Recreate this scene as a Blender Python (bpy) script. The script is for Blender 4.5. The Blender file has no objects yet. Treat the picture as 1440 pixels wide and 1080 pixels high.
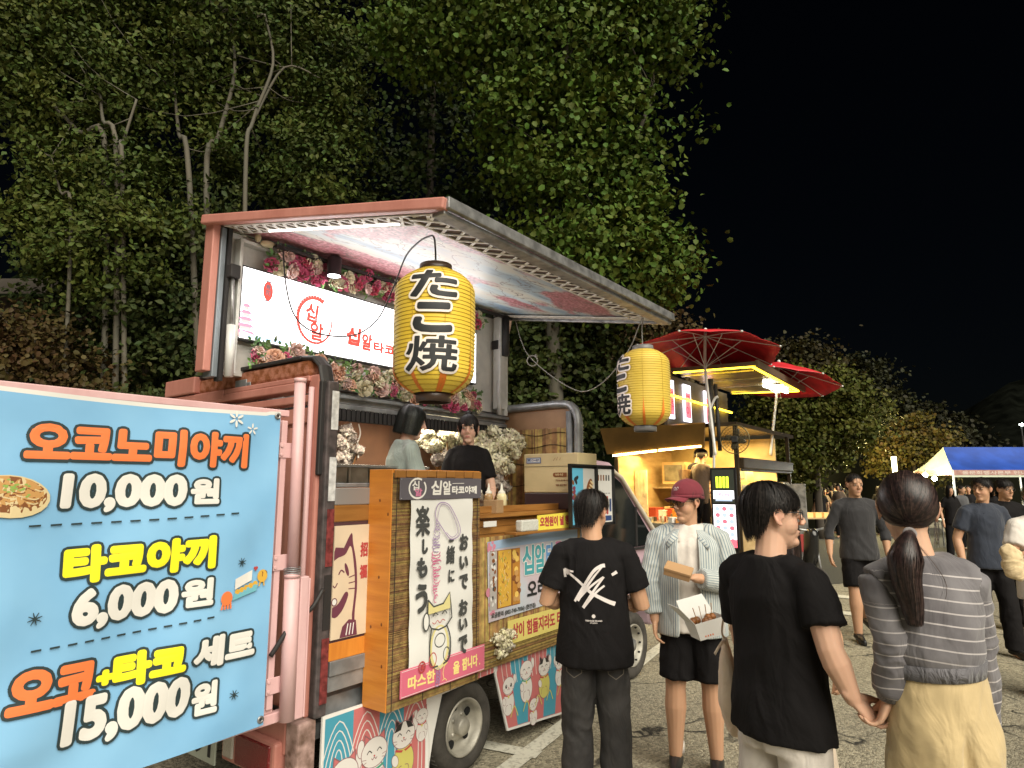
import bpy, bmesh, math, random
import numpy as np
from mathutils import Vector, Matrix, noise

PI = math.pi
R = math.radians
random.seed(7)
S = bpy.context.scene
COL = S.collection

# ------------------------------------------------------------------ camera, world, sun, exposure
EYE = 1.70
PITCH = math.atan(142 / 900)
cam_d = bpy.data.cameras.new('camera')
cam_d.sensor_width = 36; cam_d.lens = 22.5; cam_d.clip_end = 600; cam_d.clip_start = .05
cam = bpy.data.objects.new('camera', cam_d); COL.objects.link(cam)
cam.location = (0, 0, EYE); cam.rotation_euler = (PI/2 + PITCH, 0, 0)
S.camera = cam

W = bpy.data.worlds.new('World'); S.world = W; W.use_nodes = True
wn = W.node_tree; bg = wn.nodes['Background']
sky = wn.nodes.new('ShaderNodeTexSky'); sky.sky_type = 'NISHITA'; sky.sun_disc = False
SUN_EL, SUN_AZ = 42, 156            # a high flood light of the fair ground, behind and right of the camera
sky.sun_elevation = R(SUN_EL); sky.sun_rotation = R(SUN_AZ)
bw = wn.nodes.new('ShaderNodeRGBToBW'); mx = wn.nodes.new('ShaderNodeMix'); mx.data_type = 'RGBA'; mx.inputs[0].default_value = .55
tint = wn.nodes.new('ShaderNodeRGB'); tint.outputs[0].default_value = (.012, .013, .022, 1)
wn.links.new(sky.outputs[0], mx.inputs[6]); wn.links.new(tint.outputs[0], mx.inputs[7])
wn.links.new(mx.outputs[2], bg.inputs[0]); bg.inputs[1].default_value = .0007

sun_d = bpy.data.lights.new('flood_sun', 'SUN'); sun_d.energy = 3.8; sun_d.angle = R(60); sun_d.color = (1, .94, .80)
sun = bpy.data.objects.new('flood_sun', sun_d); COL.objects.link(sun)
sv = Vector((math.sin(R(SUN_AZ))*math.cos(R(SUN_EL)), math.cos(R(SUN_AZ))*math.cos(R(SUN_EL)), math.sin(R(SUN_EL))))
sun.rotation_euler = sv.to_track_quat('Z', 'Y').to_euler(); sun.location = (6, -8, 12)

S.view_settings.view_transform = 'Standard'; S.view_settings.look = 'None'
S.view_settings.gamma = 1; S.view_settings.use_curve_mapping = False
S.view_settings.exposure = 0.75
S.render.engine = 'CYCLES'
S.cycles.use_denoising = True
S.cycles.max_bounces = 6; S.cycles.diffuse_bounces = 3; S.cycles.glossy_bounces = 3; S.cycles.transparent_max_bounces = 6
S.cycles.sample_clamp_indirect = 6

# ------------------------------------------------------------------ helpers
def at(px, py, Y):
    """pixel of the photo at depth Y metres -> point in the place"""
    x = (px-720)/900; y = -(py-540)/900
    c, s = math.cos(PITCH), math.sin(PITCH)
    d = Vector((x, c - y*s, s + y*c))
    return Vector((0, 0, EYE)) + d*(Y/d.y)

def tag(o, label=None, cat=None, group=None, kind=None):
    if label: o['label'] = label
    if cat: o['category'] = cat
    if group: o['group'] = group
    if kind: o['kind'] = kind
    return o

def thing(name, label, cat, M=None, group=None):
    o = bpy.data.objects.new(name, None); COL.objects.link(o)
    o.empty_display_size = .1
    if M is not None: o.matrix_world = M
    return tag(o, label, cat, group)

def copy_thing(o, M=None, label=None, parent=None):
    c = o.copy(); COL.objects.link(c)
    c.parent = parent
    if parent is not None: c.matrix_parent_inverse = Matrix.Identity(4)
    for ch in list(o.children): copy_thing(ch, parent=c)
    if M is not None: c.matrix_world = M
    if label: c['label'] = label
    return c

MATS = {}
def mat(name, col, rough=.6, metal=0, spec=.5, bump=0, bs=40, var=0, vs=4, col2=None, stretch=None, emit=0, ecol=None,
        trans=0, alpha=1, sheen=0, island=0, fac=(.35, .65), detail=4, sss=0):
    if name in MATS: return MATS[name]
    m = bpy.data.materials.new(name); m.use_nodes = True; MATS[name] = m
    nt = m.node_tree; b = nt.nodes['Principled BSDF']; L = nt.links.new
    b.inputs['Base Color'].default_value = (*col, 1); b.inputs['Roughness'].default_value = rough
    b.inputs['Metallic'].default_value = metal; b.inputs['Specular IOR Level'].default_value = spec
    if sheen: b.inputs['Sheen Weight'].default_value = sheen
    if sss:
        b.inputs['Subsurface Weight'].default_value = sss; b.inputs['Subsurface Scale'].default_value = .012
        b.inputs['Subsurface Radius'].default_value = (1, .35, .2)
    if trans: b.inputs['Transmission Weight'].default_value = trans
    if alpha < 1: b.inputs['Alpha'].default_value = alpha
    if emit:
        b.inputs['Emission Color'].default_value = (*(ecol or col), 1); b.inputs['Emission Strength'].default_value = emit
    if var or bump or col2:
        tc = nt.nodes.new('ShaderNodeTexCoord'); mp = nt.nodes.new('ShaderNodeMapping')
        if stretch: mp.inputs['Scale'].default_value = stretch
        L(tc.outputs['Object'], mp.inputs[0])
    if col2 or var:
        n = nt.nodes.new('ShaderNodeTexNoise'); n.inputs['Scale'].default_value = vs; n.inputs['Detail'].default_value = detail
        L(mp.outputs[0], n.inputs[0])
        cr = nt.nodes.new('ShaderNodeValToRGB'); L(n.outputs[0], cr.inputs[0])
        cr.color_ramp.elements[0].position = fac[0]; cr.color_ramp.elements[1].position = fac[1]
        a = col if col2 else tuple(c*(1-var) for c in col); c2 = col2 if col2 else tuple(min(1, c*(1+var)) for c in col)
        cr.color_ramp.elements[0].color = (*a, 1); cr.color_ramp.elements[1].color = (*c2, 1)
        src = cr.outputs[0]
        if island:
            g = nt.nodes.new('ShaderNodeNewGeometry'); h = nt.nodes.new('ShaderNodeHueSaturation')
            mr = nt.nodes.new('ShaderNodeMapRange'); mr.inputs[3].default_value = 1-island; mr.inputs[4].default_value = 1+island
            L(g.outputs['Random Per Island'], mr.inputs[0]); L(mr.outputs[0], h.inputs['Value'])
            mr2 = nt.nodes.new('ShaderNodeMapRange'); mr2.inputs[3].default_value = .47; mr2.inputs[4].default_value = .53
            L(g.outputs['Random Per Island'], mr2.inputs[0]); L(mr2.outputs[0], h.inputs['Hue'])
            L(src, h.inputs['Color']); src = h.outputs[0]
        L(src, b.inputs['Base Color'])
        if emit and ecol is None: L(src, b.inputs['Emission Color'])
    if bump:
        n2 = nt.nodes.new('ShaderNodeTexNoise'); n2.inputs['Scale'].default_value = bs; n2.inputs['Detail'].default_value = 5
        L(mp.outputs[0], n2.inputs[0])
        bp = nt.nodes.new('ShaderNodeBump'); bp.inputs['Strength'].default_value = min(1, bump); bp.inputs['Distance'].default_value = .01
        L(n2.outputs[0], bp.inputs['Height']); L(bp.outputs[0], b.inputs['Normal'])
    return m

class MB:
    """collects shapes and links them as ONE mesh object"""
    def __init__(s): s.v = []; s.f = []; s.m = []; s.mi = 0
    def add(s, vs, fs, mi=None):
        k = len(s.v); s.v += [tuple(v) for v in vs]
        for f in fs: s.f.append([i+k for i in f]); s.m.append(s.mi if mi is None else mi)
        return s
    def box(s, x0, x1, y0, y1, z0, z1, M=None, mi=None):
        vs = [Vector((x, y, z)) for x in (x0, x1) for y in (y0, y1) for z in (z0, z1)]
        if M is not None: vs = [M @ v for v in vs]
        return s.add(vs, [(0,1,3,2), (4,6,7,5), (0,4,5,1), (2,3,7,6), (0,2,6,4), (1,5,7,3)], mi)
    def bar(s, a, b, w, h=None, mi=None, hint=(0, 0, 1)):
        a, b = Vector(a), Vector(b); d = (b-a).normalized(); h = h or w
        u = d.cross(Vector(hint))
        if u.length < 1e-3: u = d.cross(Vector((1, 0, 0)))
        u.normalize(); t = u.cross(d)
        vs = [p + u*(w/2*i) + t*(h/2*j) for p in (a, b) for i, j in ((-1,-1), (1,-1), (1,1), (-1,1))]
        return s.add(vs, [(0,3,2,1), (4,5,6,7), (0,1,5,4), (1,2,6,5), (2,3,7,6), (3,0,4,7)], mi)
    def tube(s, pts, rs, n=10, caps=True, hint=(0, 1, 0), mi=None, closed=False, cap_round=False):
        """rs: radius, list of radii, or list of (rx, ry); rx lies along tangent x hint"""
        pts = [Vector(p) for p in pts]; N = len(pts)
        if not isinstance(rs, list): rs = [rs]*N
        if cap_round and not closed:
            def rr(r): return r if isinstance(r, (tuple, list)) else (r, r)
            for end in (0, -1):
                p = pts[end]; q = pts[1 if end == 0 else -2]; r = rr(rs[end]); d = (p-q).normalized(); a = min(r)
                e = [(p + d*a*.55, (r[0]*.83, r[1]*.83)), (p + d*a*.9, (r[0]*.45, r[1]*.45))]
                if end == 0: pts = [e[1][0], e[0][0]] + pts; rs = [e[1][1], e[0][1]] + list(rs)
                else: pts = pts + [e[0][0], e[1][0]]; rs = list(rs) + [e[0][1], e[1][1]]
            N = len(pts)
        hint = Vector(hint); vs = []; prev = None
        for i, p in enumerate(pts):
            a = pts[i-1] if (i > 0 or closed) else p; b = pts[(i+1) % N] if (i < N-1 or closed) else p
            d = (b-a).normalized() if (b-a).length > 1e-9 else Vector((0, 0, 1))
            u = d.cross(hint)
            if u.length < .15: u = prev.copy() if prev is not None else d.cross(Vector((1, .3, 0)))
            u = (u - d*u.dot(d)).normalized()
            if prev is not None and u.dot(prev) < 0: u = -u
            prev = u; t = d.cross(u)
            r = rs[i]; rx, ry = r if isinstance(r, tuple) else (r, r)
            for k in range(n):
                an = 2*PI*k/n; vs.append(p + u*(rx*math.cos(an)) + t*(ry*math.sin(an)))
        fs = []
        M_ = N if closed else N-1
        for i in range(M_):
            for k in range(n):
                a = i*n+k; b = i*n+(k+1) % n; c = ((i+1) % N)*n+(k+1) % n; d = ((i+1) % N)*n+k
                fs.append((a, b, c, d))
        if caps and not closed:
            fs.append(tuple(range(n))[::-1]); fs.append(tuple((N-1)*n+k for k in range(n)))
        return s.add(vs, fs, mi)
    def ell(s, c, r, M=None, nu=16, nv=10, mi=None):
        c = Vector(c); vs = []; fs = []
        if not isinstance(r, (tuple, list)): r = (r, r, r)
        for j in range(nv+1):
            th = PI*j/nv
            for i in range(nu):
                ph = 2*PI*i/nu
                v = Vector((r[0]*math.sin(th)*math.cos(ph), r[1]*math.sin(th)*math.sin(ph), r[2]*math.cos(th)))
                if M is not None: v = M @ v
                vs.append(c+v)
        for j in range(nv):
            for i in range(nu):
                a = j*nu+i; b = j*nu+(i+1) % nu
                fs.append((a, a+nu, b+nu, b))
        return s.add(vs, fs, mi)
    def lathe(s, prof, n=24, c=(0, 0, 0), axis='z', mi=None, caps=False):
        c = Vector(c); vs = []
        for r, h in prof:
            for k in range(n):
                a = 2*PI*k/n
                p = (r*math.cos(a), r*math.sin(a), h)
                if axis == 'y': p = (p[0], p[2], p[1])
                if axis == 'x': p = (p[2], p[0], p[1])
                vs.append(c+Vector(p))
        fs = []
        for j in range(len(prof)-1):
            for k in range(n):
                a = j*n+k; b = j*n+(k+1) % n; fs.append((a, b, b+n, a+n))
        if caps: fs.append(tuple(range(n))[::-1]); fs.append(tuple((len(prof)-1)*n+k for k in range(n)))
        return s.add(vs, fs, mi)
    def prism(s, poly, z0, z1, M=None, mi=None):
        """poly in xy, extruded z0..z1"""
        n = len(poly); vs = [Vector((x, y, z0)) for x, y in poly] + [Vector((x, y, z1)) for x, y in poly]
        if M is not None: vs = [M @ v for v in vs]
        fs = [tuple(range(n))[::-1], tuple(range(n, 2*n))] + [(i, (i+1) % n, n+(i+1) % n, n+i) for i in range(n)]
        return s.add(vs, fs, mi)
    def join(s, o, M=None):
        vs = o.v if M is None else [M @ Vector(v) for v in o.v]
        k = len(s.v); s.v += [tuple(v) for v in vs]
        for f, m in zip(o.f, o.m): s.f.append([i+k for i in f]); s.m.append(m)
        return s
    def mesh(s, name, mats, smooth=False):
        me = bpy.data.meshes.new(name); me.from_pydata(s.v, [], s.f)
        for m in (mats if isinstance(mats, (list, tuple)) else [mats]): me.materials.append(m)
        me.polygons.foreach_set('material_index', s.m)
        if smooth: me.polygons.foreach_set('use_smooth', [True]*len(me.polygons))
        me.update(); return me
    def build(s, name, mats, parent=None, smooth=False, bevel=0, M=None):
        return link(s.mesh(name, mats, smooth), name, parent, bevel, M)

def link(me, name, parent=None, bevel=0, M=None):
    o = bpy.data.objects.new(name, me); COL.objects.link(o)
    if parent is not None: o.parent = parent
    if M is not None: o.matrix_basis = M
    if bevel:
        b = o.modifiers.new('bevel', 'BEVEL'); b.width = bevel; b.segments = 2; b.limit_method = 'ANGLE'; b.angle_limit = R(40)
    return o

def autosmooth(o, deg=35):
    me = o.data
    me.polygons.foreach_set('use_smooth', [True]*len(me.polygons))
    try: me.set_sharp_from_angle(angle=R(deg))
    except Exception: pass
    return o

def fuse(mb, voxel, smooth=5, fac=.5, keep=1.0):
    """one continuous skin out of overlapping shapes"""
    me = mb.mesh('tmp', [])
    ob = bpy.data.objects.new('tmp', me); COL.objects.link(ob)
    m = ob.modifiers.new('r', 'REMESH'); m.mode = 'VOXEL'; m.voxel_size = voxel; m.use_smooth_shade = True
    if smooth:
        sm = ob.modifiers.new('s', 'SMOOTH'); sm.factor = fac; sm.iterations = smooth
    if keep < 1: dc = ob.modifiers.new('d', 'DECIMATE'); dc.ratio = keep
    dg = bpy.context.evaluated_depsgraph_get()
    me2 = bpy.data.meshes.new_from_object(ob.evaluated_get(dg))
    bpy.data.objects.remove(ob); bpy.data.meshes.remove(me)
    me2.polygons.foreach_set('use_smooth', [True]*len(me2.polygons))
    return me2

def coords(me):
    a = np.empty(len(me.vertices)*3, dtype=np.float32); me.vertices.foreach_get('co', a); return a.reshape(-1, 3)
def normals(me):
    a = np.empty(len(me.vertices)*3, dtype=np.float32); me.vertices.foreach_get('normal', a); return a.reshape(-1, 3)
def set_coords(me, a): me.vertices.foreach_set('co', a.astype(np.float32).ravel()); me.update()
def set_color(me, name, a):
    at_ = me.color_attributes.new(name, 'FLOAT_COLOR', 'POINT')
    c = np.ones((len(me.vertices), 4), dtype=np.float32); c[:, :3] = a; at_.data.foreach_set('color', c.ravel())
def set_float(me, name, a):
    at_ = me.attributes.new(name, 'FLOAT', 'POINT'); at_.data.foreach_set('value', a.astype(np.float32))

# ------------------------------------------------------------------ flat print: lettering and pictures with real plane geometry
def glyph_mesh(text, res=3, spacing=1.0, line=1.0):
    c = bpy.data.curves.new('t', 'FONT'); c.body = text; c.size = 1; c.resolution_u = res
    c.space_character = spacing; c.space_line = line; c.align_x = 'CENTER'
    o = bpy.data.objects.new('t', c); COL.objects.link(o)
    me = bpy.data.meshes.new_from_object(o.evaluated_get(bpy.context.evaluated_depsgraph_get()))
    vs = [Vector((v.co.x, v.co.y)) for v in me.vertices]; fs = [tuple(p.vertices) for p in me.polygons]
    bpy.data.objects.remove(o); bpy.data.curves.remove(c); bpy.data.meshes.remove(me)
    return vs, fs

GC = {}
def letters(mb, text, x0, x1, y0, y1, weight=0, outline=0, z=0, mi=0, mo=1, rot=0, warp=None, spacing=1.0, skew=0):
    """text fitted into the box; weight thickens strokes, outline adds a rim (metres)"""
    key = (text, spacing)
    if key not in GC: GC[key] = glyph_mesh(text, spacing=spacing)
    vs, fs = GC[key]
    if not vs: return
    ax = min(v.x for v in vs); bx = max(v.x for v in vs); ay = min(v.y for v in vs); by = max(v.y for v in vs)
    w = weight
    sx = (x1-x0-2*w)/(bx-ax); sy = (y1-y0-2*w)/max(by-ay, 1e-6)
    P = [Vector((x0+w+(v.x-ax)*sx, y0+w+(v.y-ay)*sy)) for v in vs]
    cx, cy = (x0+x1)/2, (y0+y1)/2
    if rot or skew:
        c, s_ = math.cos(R(rot)), math.sin(R(rot))
        P = [Vector((cx+(p.x-cx+skew*(p.y-cy))*c-(p.y-cy)*s_, cy+(p.x-cx)*s_+(p.y-cy)*c)) for p in P]
    cnt = {}
    for f in fs:
        for i in range(len(f)):
            a, b = f[i], f[(i+1) % len(f)]; k = (min(a, b), max(a, b)); cnt[k] = cnt.get(k, 0)+1
    # merge duplicates of position so that tessellation seams are not boundaries
    bound = [k for k, c in cnt.items() if c == 1]
    h = .0005
    def layer(wd, z0, m):
        mb.add([(p.x, p.y, z0+h*.9) for p in P], fs, m)
        if wd <= 0: return
        done = set()
        for a, b in bound:
            A, B = P[a], P[b]; d = B-A
            if d.length < 1e-7: continue
            n = Vector((-d.y, d.x)).normalized()*wd
            mb.add([(A.x-n.x, A.y-n.y, z0), (B.x-n.x, B.y-n.y, z0), (B.x, B.y, z0+h), (A.x, A.y, z0+h), (A.x+n.x, A.y+n.y, z0), (B.x+n.x, B.y+n.y, z0)],
                   [(0, 1, 2, 3), (3, 2, 5, 4)], m)
            for i in (a, b):
                if i in done: continue
                done.add(i); p = P[i]
                ring = [(p.x+wd*math.cos(2*PI*k/8), p.y+wd*math.sin(2*PI*k/8), z0) for k in range(8)]
                mb.add([(p.x, p.y, z0+h)]+ring, [(0, 1+k, 1+(k+1) % 8) for k in range(8)], m)
    if outline: layer(w+outline, z, mo); layer(w, z+h*1.3, mi)
    else: layer(w, z, mi)

class Print:
    """flat coloured shapes on a sign plane (x right, y up, z out)"""
    def __init__(s, z=.0012): s.mb = MB(); s.cols = []; s.z = z
    def c(s, m):
        if m not in s.cols: s.cols.append(m)
        return s.cols.index(m)
    def poly(s, pts, m):
        s.z += .00002; s.mb.add([(x, y, s.z) for x, y in pts], [tuple(range(len(pts)))], s.c(m)); return s
    def rect(s, x0, x1, y0, y1, m): return s.poly([(x0, y0), (x1, y0), (x1, y1), (x0, y1)], m)
    def oval(s, cx, cy, rx, ry, m, n=22, a0=0, a1=360, rot=0):
        c, q = math.cos(R(rot)), math.sin(R(rot)); pts = []
        for k in range(n + (0 if a1-a0 >= 360 else 1)):
            a = R(a0+(a1-a0)*k/n); x, y = rx*math.cos(a), ry*math.sin(a); pts.append((cx+x*c-y*q, cy+x*q+y*c))
        return s.poly(pts, m)
    def line(s, pts, w, m, closed=False, curve=True):
        if curve and len(pts) > 2: pts = spline(pts, 5, closed)
        s.z += .00002; N = len(pts); k0 = []
        for i, p in enumerate(pts):
            a = pts[i-1] if (i > 0 or closed) else p; b = pts[(i+1) % N] if (i < N-1 or closed) else p
            d = Vector((b[0]-a[0], b[1]-a[1])); d = d.normalized() if d.length else Vector((1, 0))
            ww = w/2 if not isinstance(w, (list, tuple)) else (w[0]+(w[1]-w[0])*i/(N-1))/2
            k0 += [(p[0]-d.y*ww, p[1]+d.x*ww, s.z), (p[0]+d.y*ww, p[1]-d.x*ww, s.z)]
        fs = [(2*i, 2*i+1, (2*i+3) % (2*N), (2*i+2) % (2*N)) for i in range(N if closed else N-1)]
        s.mb.add(k0, fs, s.c(m)); return s
    def ring(s, cx, cy, rx, ry, w, m, a0=0, a1=360):
        n = 28; full = a1-a0 >= 360
        pts = [(cx+rx*math.cos(R(a0+(a1-a0)*k/n)), cy+ry*math.sin(R(a0+(a1-a0)*k/n))) for k in range(n+(0 if full else 1))]
        return s.line(pts, w, m, closed=full, curve=False)
    def text(s, t, x0, x1, y0, y1, m, weight=0, outline=0, mo=None, rot=0, spacing=1.0, skew=0):
        letters(s.mb, t, x0, x1, y0, y1, weight, outline, s.z+.0001, s.c(m), s.c(mo) if mo else 0, rot, spacing=spacing, skew=skew)
        s.z += .0002; return s
    def vtext(s, t, cx, y1, size, m, gap=1.08, weight=0, **k):
        for i, ch in enumerate(t):
            yy = y1-i*size*gap; q = .72 if ch in 'しい' else 1
            if ch != ' ': s.text(ch, cx-size/2*q, cx+size/2*q, yy-size, yy, m, weight, **k)
        return s
    def build(s, name, parent): return s.mb.build(name, s.cols, parent)

def refine(mb, L):
    """split long edges so that flat print can follow a curved surface"""
    bm = bmesh.new(); tmp = mb.mesh('tmp', []); bm.from_mesh(tmp); bpy.data.meshes.remove(tmp); 
    for f, k in zip(bm.faces, mb.m): f.material_index = k
    bmesh.ops.triangulate(bm, faces=bm.faces)
    for _ in range(5):
        le = [e for e in bm.edges if e.calc_length() > L]
        if not le: break
        bmesh.ops.subdivide_edges(bm, edges=le, cuts=1, use_grid_fill=False); bmesh.ops.triangulate(bm, faces=bm.faces)
    bm.verts.index_update(); mb.v = [tuple(v.co) for v in bm.verts]; mb.f = [[v.index for v in f.verts] for f in bm.faces]; mb.m = [f.material_index for f in bm.faces]; bm.free()

def spline(pts, sub=6, closed=False):
    P = [Vector(p) for p in pts]; N = len(P); out = []
    for i in range(N if closed else N-1):
        p0 = P[(i-1) % N] if (closed or i > 0) else P[i]; p1 = P[i]; p2 = P[(i+1) % N]
        p3 = P[(i+2) % N] if (closed or i+2 < N) else p2
        for k in range(sub):
            t = k/sub
            out.append(tuple(.5*((2*p1)+(p2-p0)*t+(2*p0-5*p1+4*p2-p3)*t*t+(3*p1-p0-3*p2+p3)*t**3)))
    if not closed: out.append(tuple(P[-1]))
    return out
# ------------------------------------------------------------------ people
def attr_mat(name, attr, rough=.5, bump=0, bs=300, sss=0, spec=.5):
    m = bpy.data.materials.new(name); m.use_nodes = True; nt = m.node_tree; b = nt.nodes['Principled BSDF']
    a = nt.nodes.new('ShaderNodeAttribute'); a.attribute_name = attr
    nt.links.new(a.outputs['Color'], b.inputs['Base Color']); b.inputs['Roughness'].default_value = rough
    b.inputs['Specular IOR Level'].default_value = spec
    if sss:
        b.inputs['Subsurface Weight'].default_value = sss; b.inputs['Subsurface Scale'].default_value = .008
        b.inputs['Subsurface Radius'].default_value = (1, .35, .2)
    if bump:
        n = nt.nodes.new('ShaderNodeTexNoise'); n.inputs['Scale'].default_value = bs; n.inputs['Detail'].default_value = 4
        tc = nt.nodes.new('ShaderNodeTexCoord'); nt.links.new(tc.outputs['Object'], n.inputs[0])
        bp = nt.nodes.new('ShaderNodeBump'); bp.inputs['Strength'].default_value = bump; bp.inputs['Distance'].default_value = .002
        nt.links.new(n.outputs[0], bp.inputs['Height']); nt.links.new(bp.outputs[0], b.inputs['Normal'])
    return m
SKIN = attr_mat('skin', 'skin', .55, .12, 260, .1, .3)
HAIR = mat('black_hair', (.013, .010, .009), .55, spec=.25, var=.5, vs=90, island=.8)
HAIRB = mat('brown_hair', (.026, .013, .012), .42, spec=.5, var=.5, vs=90, island=.8)
HAIRG = mat('ash_hair', (.018, .021, .018), .42, spec=.4, var=.4, vs=90, island=.7)
EYEW = mat('eye_white', (.55, .52, .48), .3); EYED = mat('eye_dark', (.012, .008, .006), .15)
BROW = mat('brow_hair', (.018, .013, .01), .7)
BLACKP = mat('black_plastic', (.012, .012, .013), .3)

def fabric(name, col, var=.12, rough=.85, bump=.5, bs=26, sheen=.2, col2=None, fold=3.0):
    """cloth: weave, folds"""
    if name in MATS: return MATS[name]
    m = bpy.data.materials.new(name); m.use_nodes = True; MATS[name] = m; nt = m.node_tree; b = nt.nodes['Principled BSDF']; L = nt.links.new
    tc = nt.nodes.new('ShaderNodeTexCoord'); b.inputs['Roughness'].default_value = rough; b.inputs['Sheen Weight'].default_value = sheen
    n = nt.nodes.new('ShaderNodeTexNoise'); n.inputs['Scale'].default_value = 9; n.inputs['Detail'].default_value = 6; L(tc.outputs['Object'], n.inputs[0])
    cr = nt.nodes.new('ShaderNodeValToRGB'); L(n.outputs[0], cr.inputs[0]); cr.color_ramp.elements[0].position = .3; cr.color_ramp.elements[1].position = .7
    cr.color_ramp.elements[0].color = (*[c*(1-var) for c in col], 1); cr.color_ramp.elements[1].color = (*(col2 or [min(1, c*(1+var)) for c in col]), 1)
    L(cr.outputs[0], b.inputs['Base Color'])
    mp = nt.nodes.new('ShaderNodeMapping'); mp.inputs['Scale'].default_value = (1, 1, .45); L(tc.outputs['Object'], mp.inputs[0])
    f = nt.nodes.new('ShaderNodeTexNoise'); f.inputs['Scale'].default_value = fold*3; f.inputs['Detail'].default_value = 3; f.inputs['Distortion'].default_value = 1.2; L(mp.outputs[0], f.inputs[0])
    w = nt.nodes.new('ShaderNodeTexNoise'); w.inputs['Scale'].default_value = 420; L(tc.outputs['Object'], w.inputs[0])
    b1 = nt.nodes.new('ShaderNodeBump'); b1.inputs['Strength'].default_value = bump; b1.inputs['Distance'].default_value = .03; L(f.outputs[0], b1.inputs['Height'])
    b2 = nt.nodes.new('ShaderNodeBump'); b2.inputs['Strength'].default_value = .35; b2.inputs['Distance'].default_value = .001; L(w.outputs[0], b2.inputs['Height'])
    L(b1.outputs[0], b2.inputs['Normal']); L(b2.outputs[0], b.inputs['Normal'])
    return m

def band_mat(name, base, line, period, width, rough=.9, base2=None):
    """knitted or woven stripes that follow the cloth (attribute 'band' in metres)"""
    m = fabric(name, base, .2, rough, .6, col2=base2); nt = m.node_tree; b = nt.nodes['Principled BSDF']; L = nt.links.new
    a = nt.nodes.new('ShaderNodeAttribute'); a.attribute_name = 'band'
    md = nt.nodes.new('ShaderNodeMath'); md.operation = 'DIVIDE'; md.inputs[1].default_value = period; L(a.outputs['Fac'], md.inputs[0])
    fr = nt.nodes.new('ShaderNodeMath'); fr.operation = 'FRACT'; L(md.outputs[0], fr.inputs[0])
    lt = nt.nodes.new('ShaderNodeMath'); lt.operation = 'LESS_THAN'; lt.inputs[1].default_value = width/period; L(fr.outputs[0], lt.inputs[0])
    mx_ = nt.nodes.new('ShaderNodeMix'); mx_.data_type = 'RGBA'; L(lt.outputs[0], mx_.inputs[0])
    src = b.inputs['Base Color'].links[0].from_socket; L(src, mx_.inputs[6]); mx_.inputs[7].default_value = (*line, 1)
    L(mx_.outputs[2], b.inputs['Base Color']); return m

def wrinkle(me, amp, fx=9, fz=4, seed=0, mask=None):
    co = coords(me); no = normals(me); out = np.empty(len(co))
    for i, (x, y, z) in enumerate(co):
        q = Vector((x*fx+seed, y*fx, z*fz+seed*2)); w = noise.noise(q*.6)*1.5
        a = noise.noise(Vector((q.x+w, q.y+w, q.z+w*1.5)))
        out[i] = (1-abs(a)*3)*.6 + noise.noise(q*2.3)*.35
    if mask is not None: out = out*mask(co)
    set_coords(me, co+no*(out*amp)[:, None])

HEADC = Vector((0, .022, 1.632))   # between the ears, for a 1.75 m figure
def head_shapes(mb, M, ears=True, jaw=1.0, nose=1.0):
    h = MB()
    h.ell((0, -.016, .036), (.077, .098, .086), nu=24, nv=16)
    z = [-.118, -.108, -.092, -.07, -.045, -.015, .02, .055, .085]
    rx = [.016, .029, .042, .053, .061, .066, .069, .069, .058]
    yf = [.066, .076, .082, .082, .084, .085, .083, .088, .080]      # front profile
    yb = [.045, .022, -.005, -.035, -.06, -.07, -.075, -.075, -.06]
    pts = [(0, (a+b)/2, c) for a, b, c in zip(yf, yb, z)]
    h.tube(pts, [(r*jaw, (a-b)/2) for r, a, b in zip(rx, yf, yb)], 24, hint=(0, 1, 0))
    h.ell((0, .060, -.098), (.030, .024, .020))                       # chin
    h.ell((0, .047, -.064), (.040, .036, .030))                       # mouth area
    for s in (-1, 1):
        h.ell((s*.022, .030, -.030), (.042, .050, .052))              # cheek
        h.ell((s*.027, .075, .032), (.024, .012, .012))                # brow ridge
        h.ell((s*.032, .073, .009), (.017, .012, .0105))              # lids
        h.ell((s*.0125, .0975, -.031), (.009, .010, .0075))            # nostril wing
        if ears:
            h.ell((s*.078, -.006, .0), (.006, .017, .03), Matrix.Rotation(R(-12), 3, 'X') @ Matrix.Rotation(R(s*-18), 3, 'Z'))
            e = [(s*.081, .012, -.006), (s*.083, .013, .014), (s*.086, .002, .03), (s*.089, -.014, .027), (s*.089, -.021, .008), (s*.084, -.015, -.012), (s*.080, -.003, -.027)]
            h.tube(spline(e, 3), .0045, 8)
            h.ell((s*.080, .001, -.026), (.0045, .008, .009))
    h.tube([(0, .083, .022), (0, .093, .002), (0, .102*nose, -.014), (0, .107*nose, -.025), (0, .098, -.032)], [.007, .0085, .0105, .0115, .008], 10)
    h.tube([(-.022, .077, -.063), (-.010, .0848, -.0595), (0, .0862, -.0605), (.010, .0848, -.0595), (.022, .077, -.063)], [.002, .0042, .004, .0042, .002], 8, hint=(0, 0, 1))
    h.tube([(-.019, .077, -.070), (0, .0848, -.0715), (.019, .077, -.070)], [.002, .005, .002], 8, hint=(0, 0, 1))
    mb.join(h, M)

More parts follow.
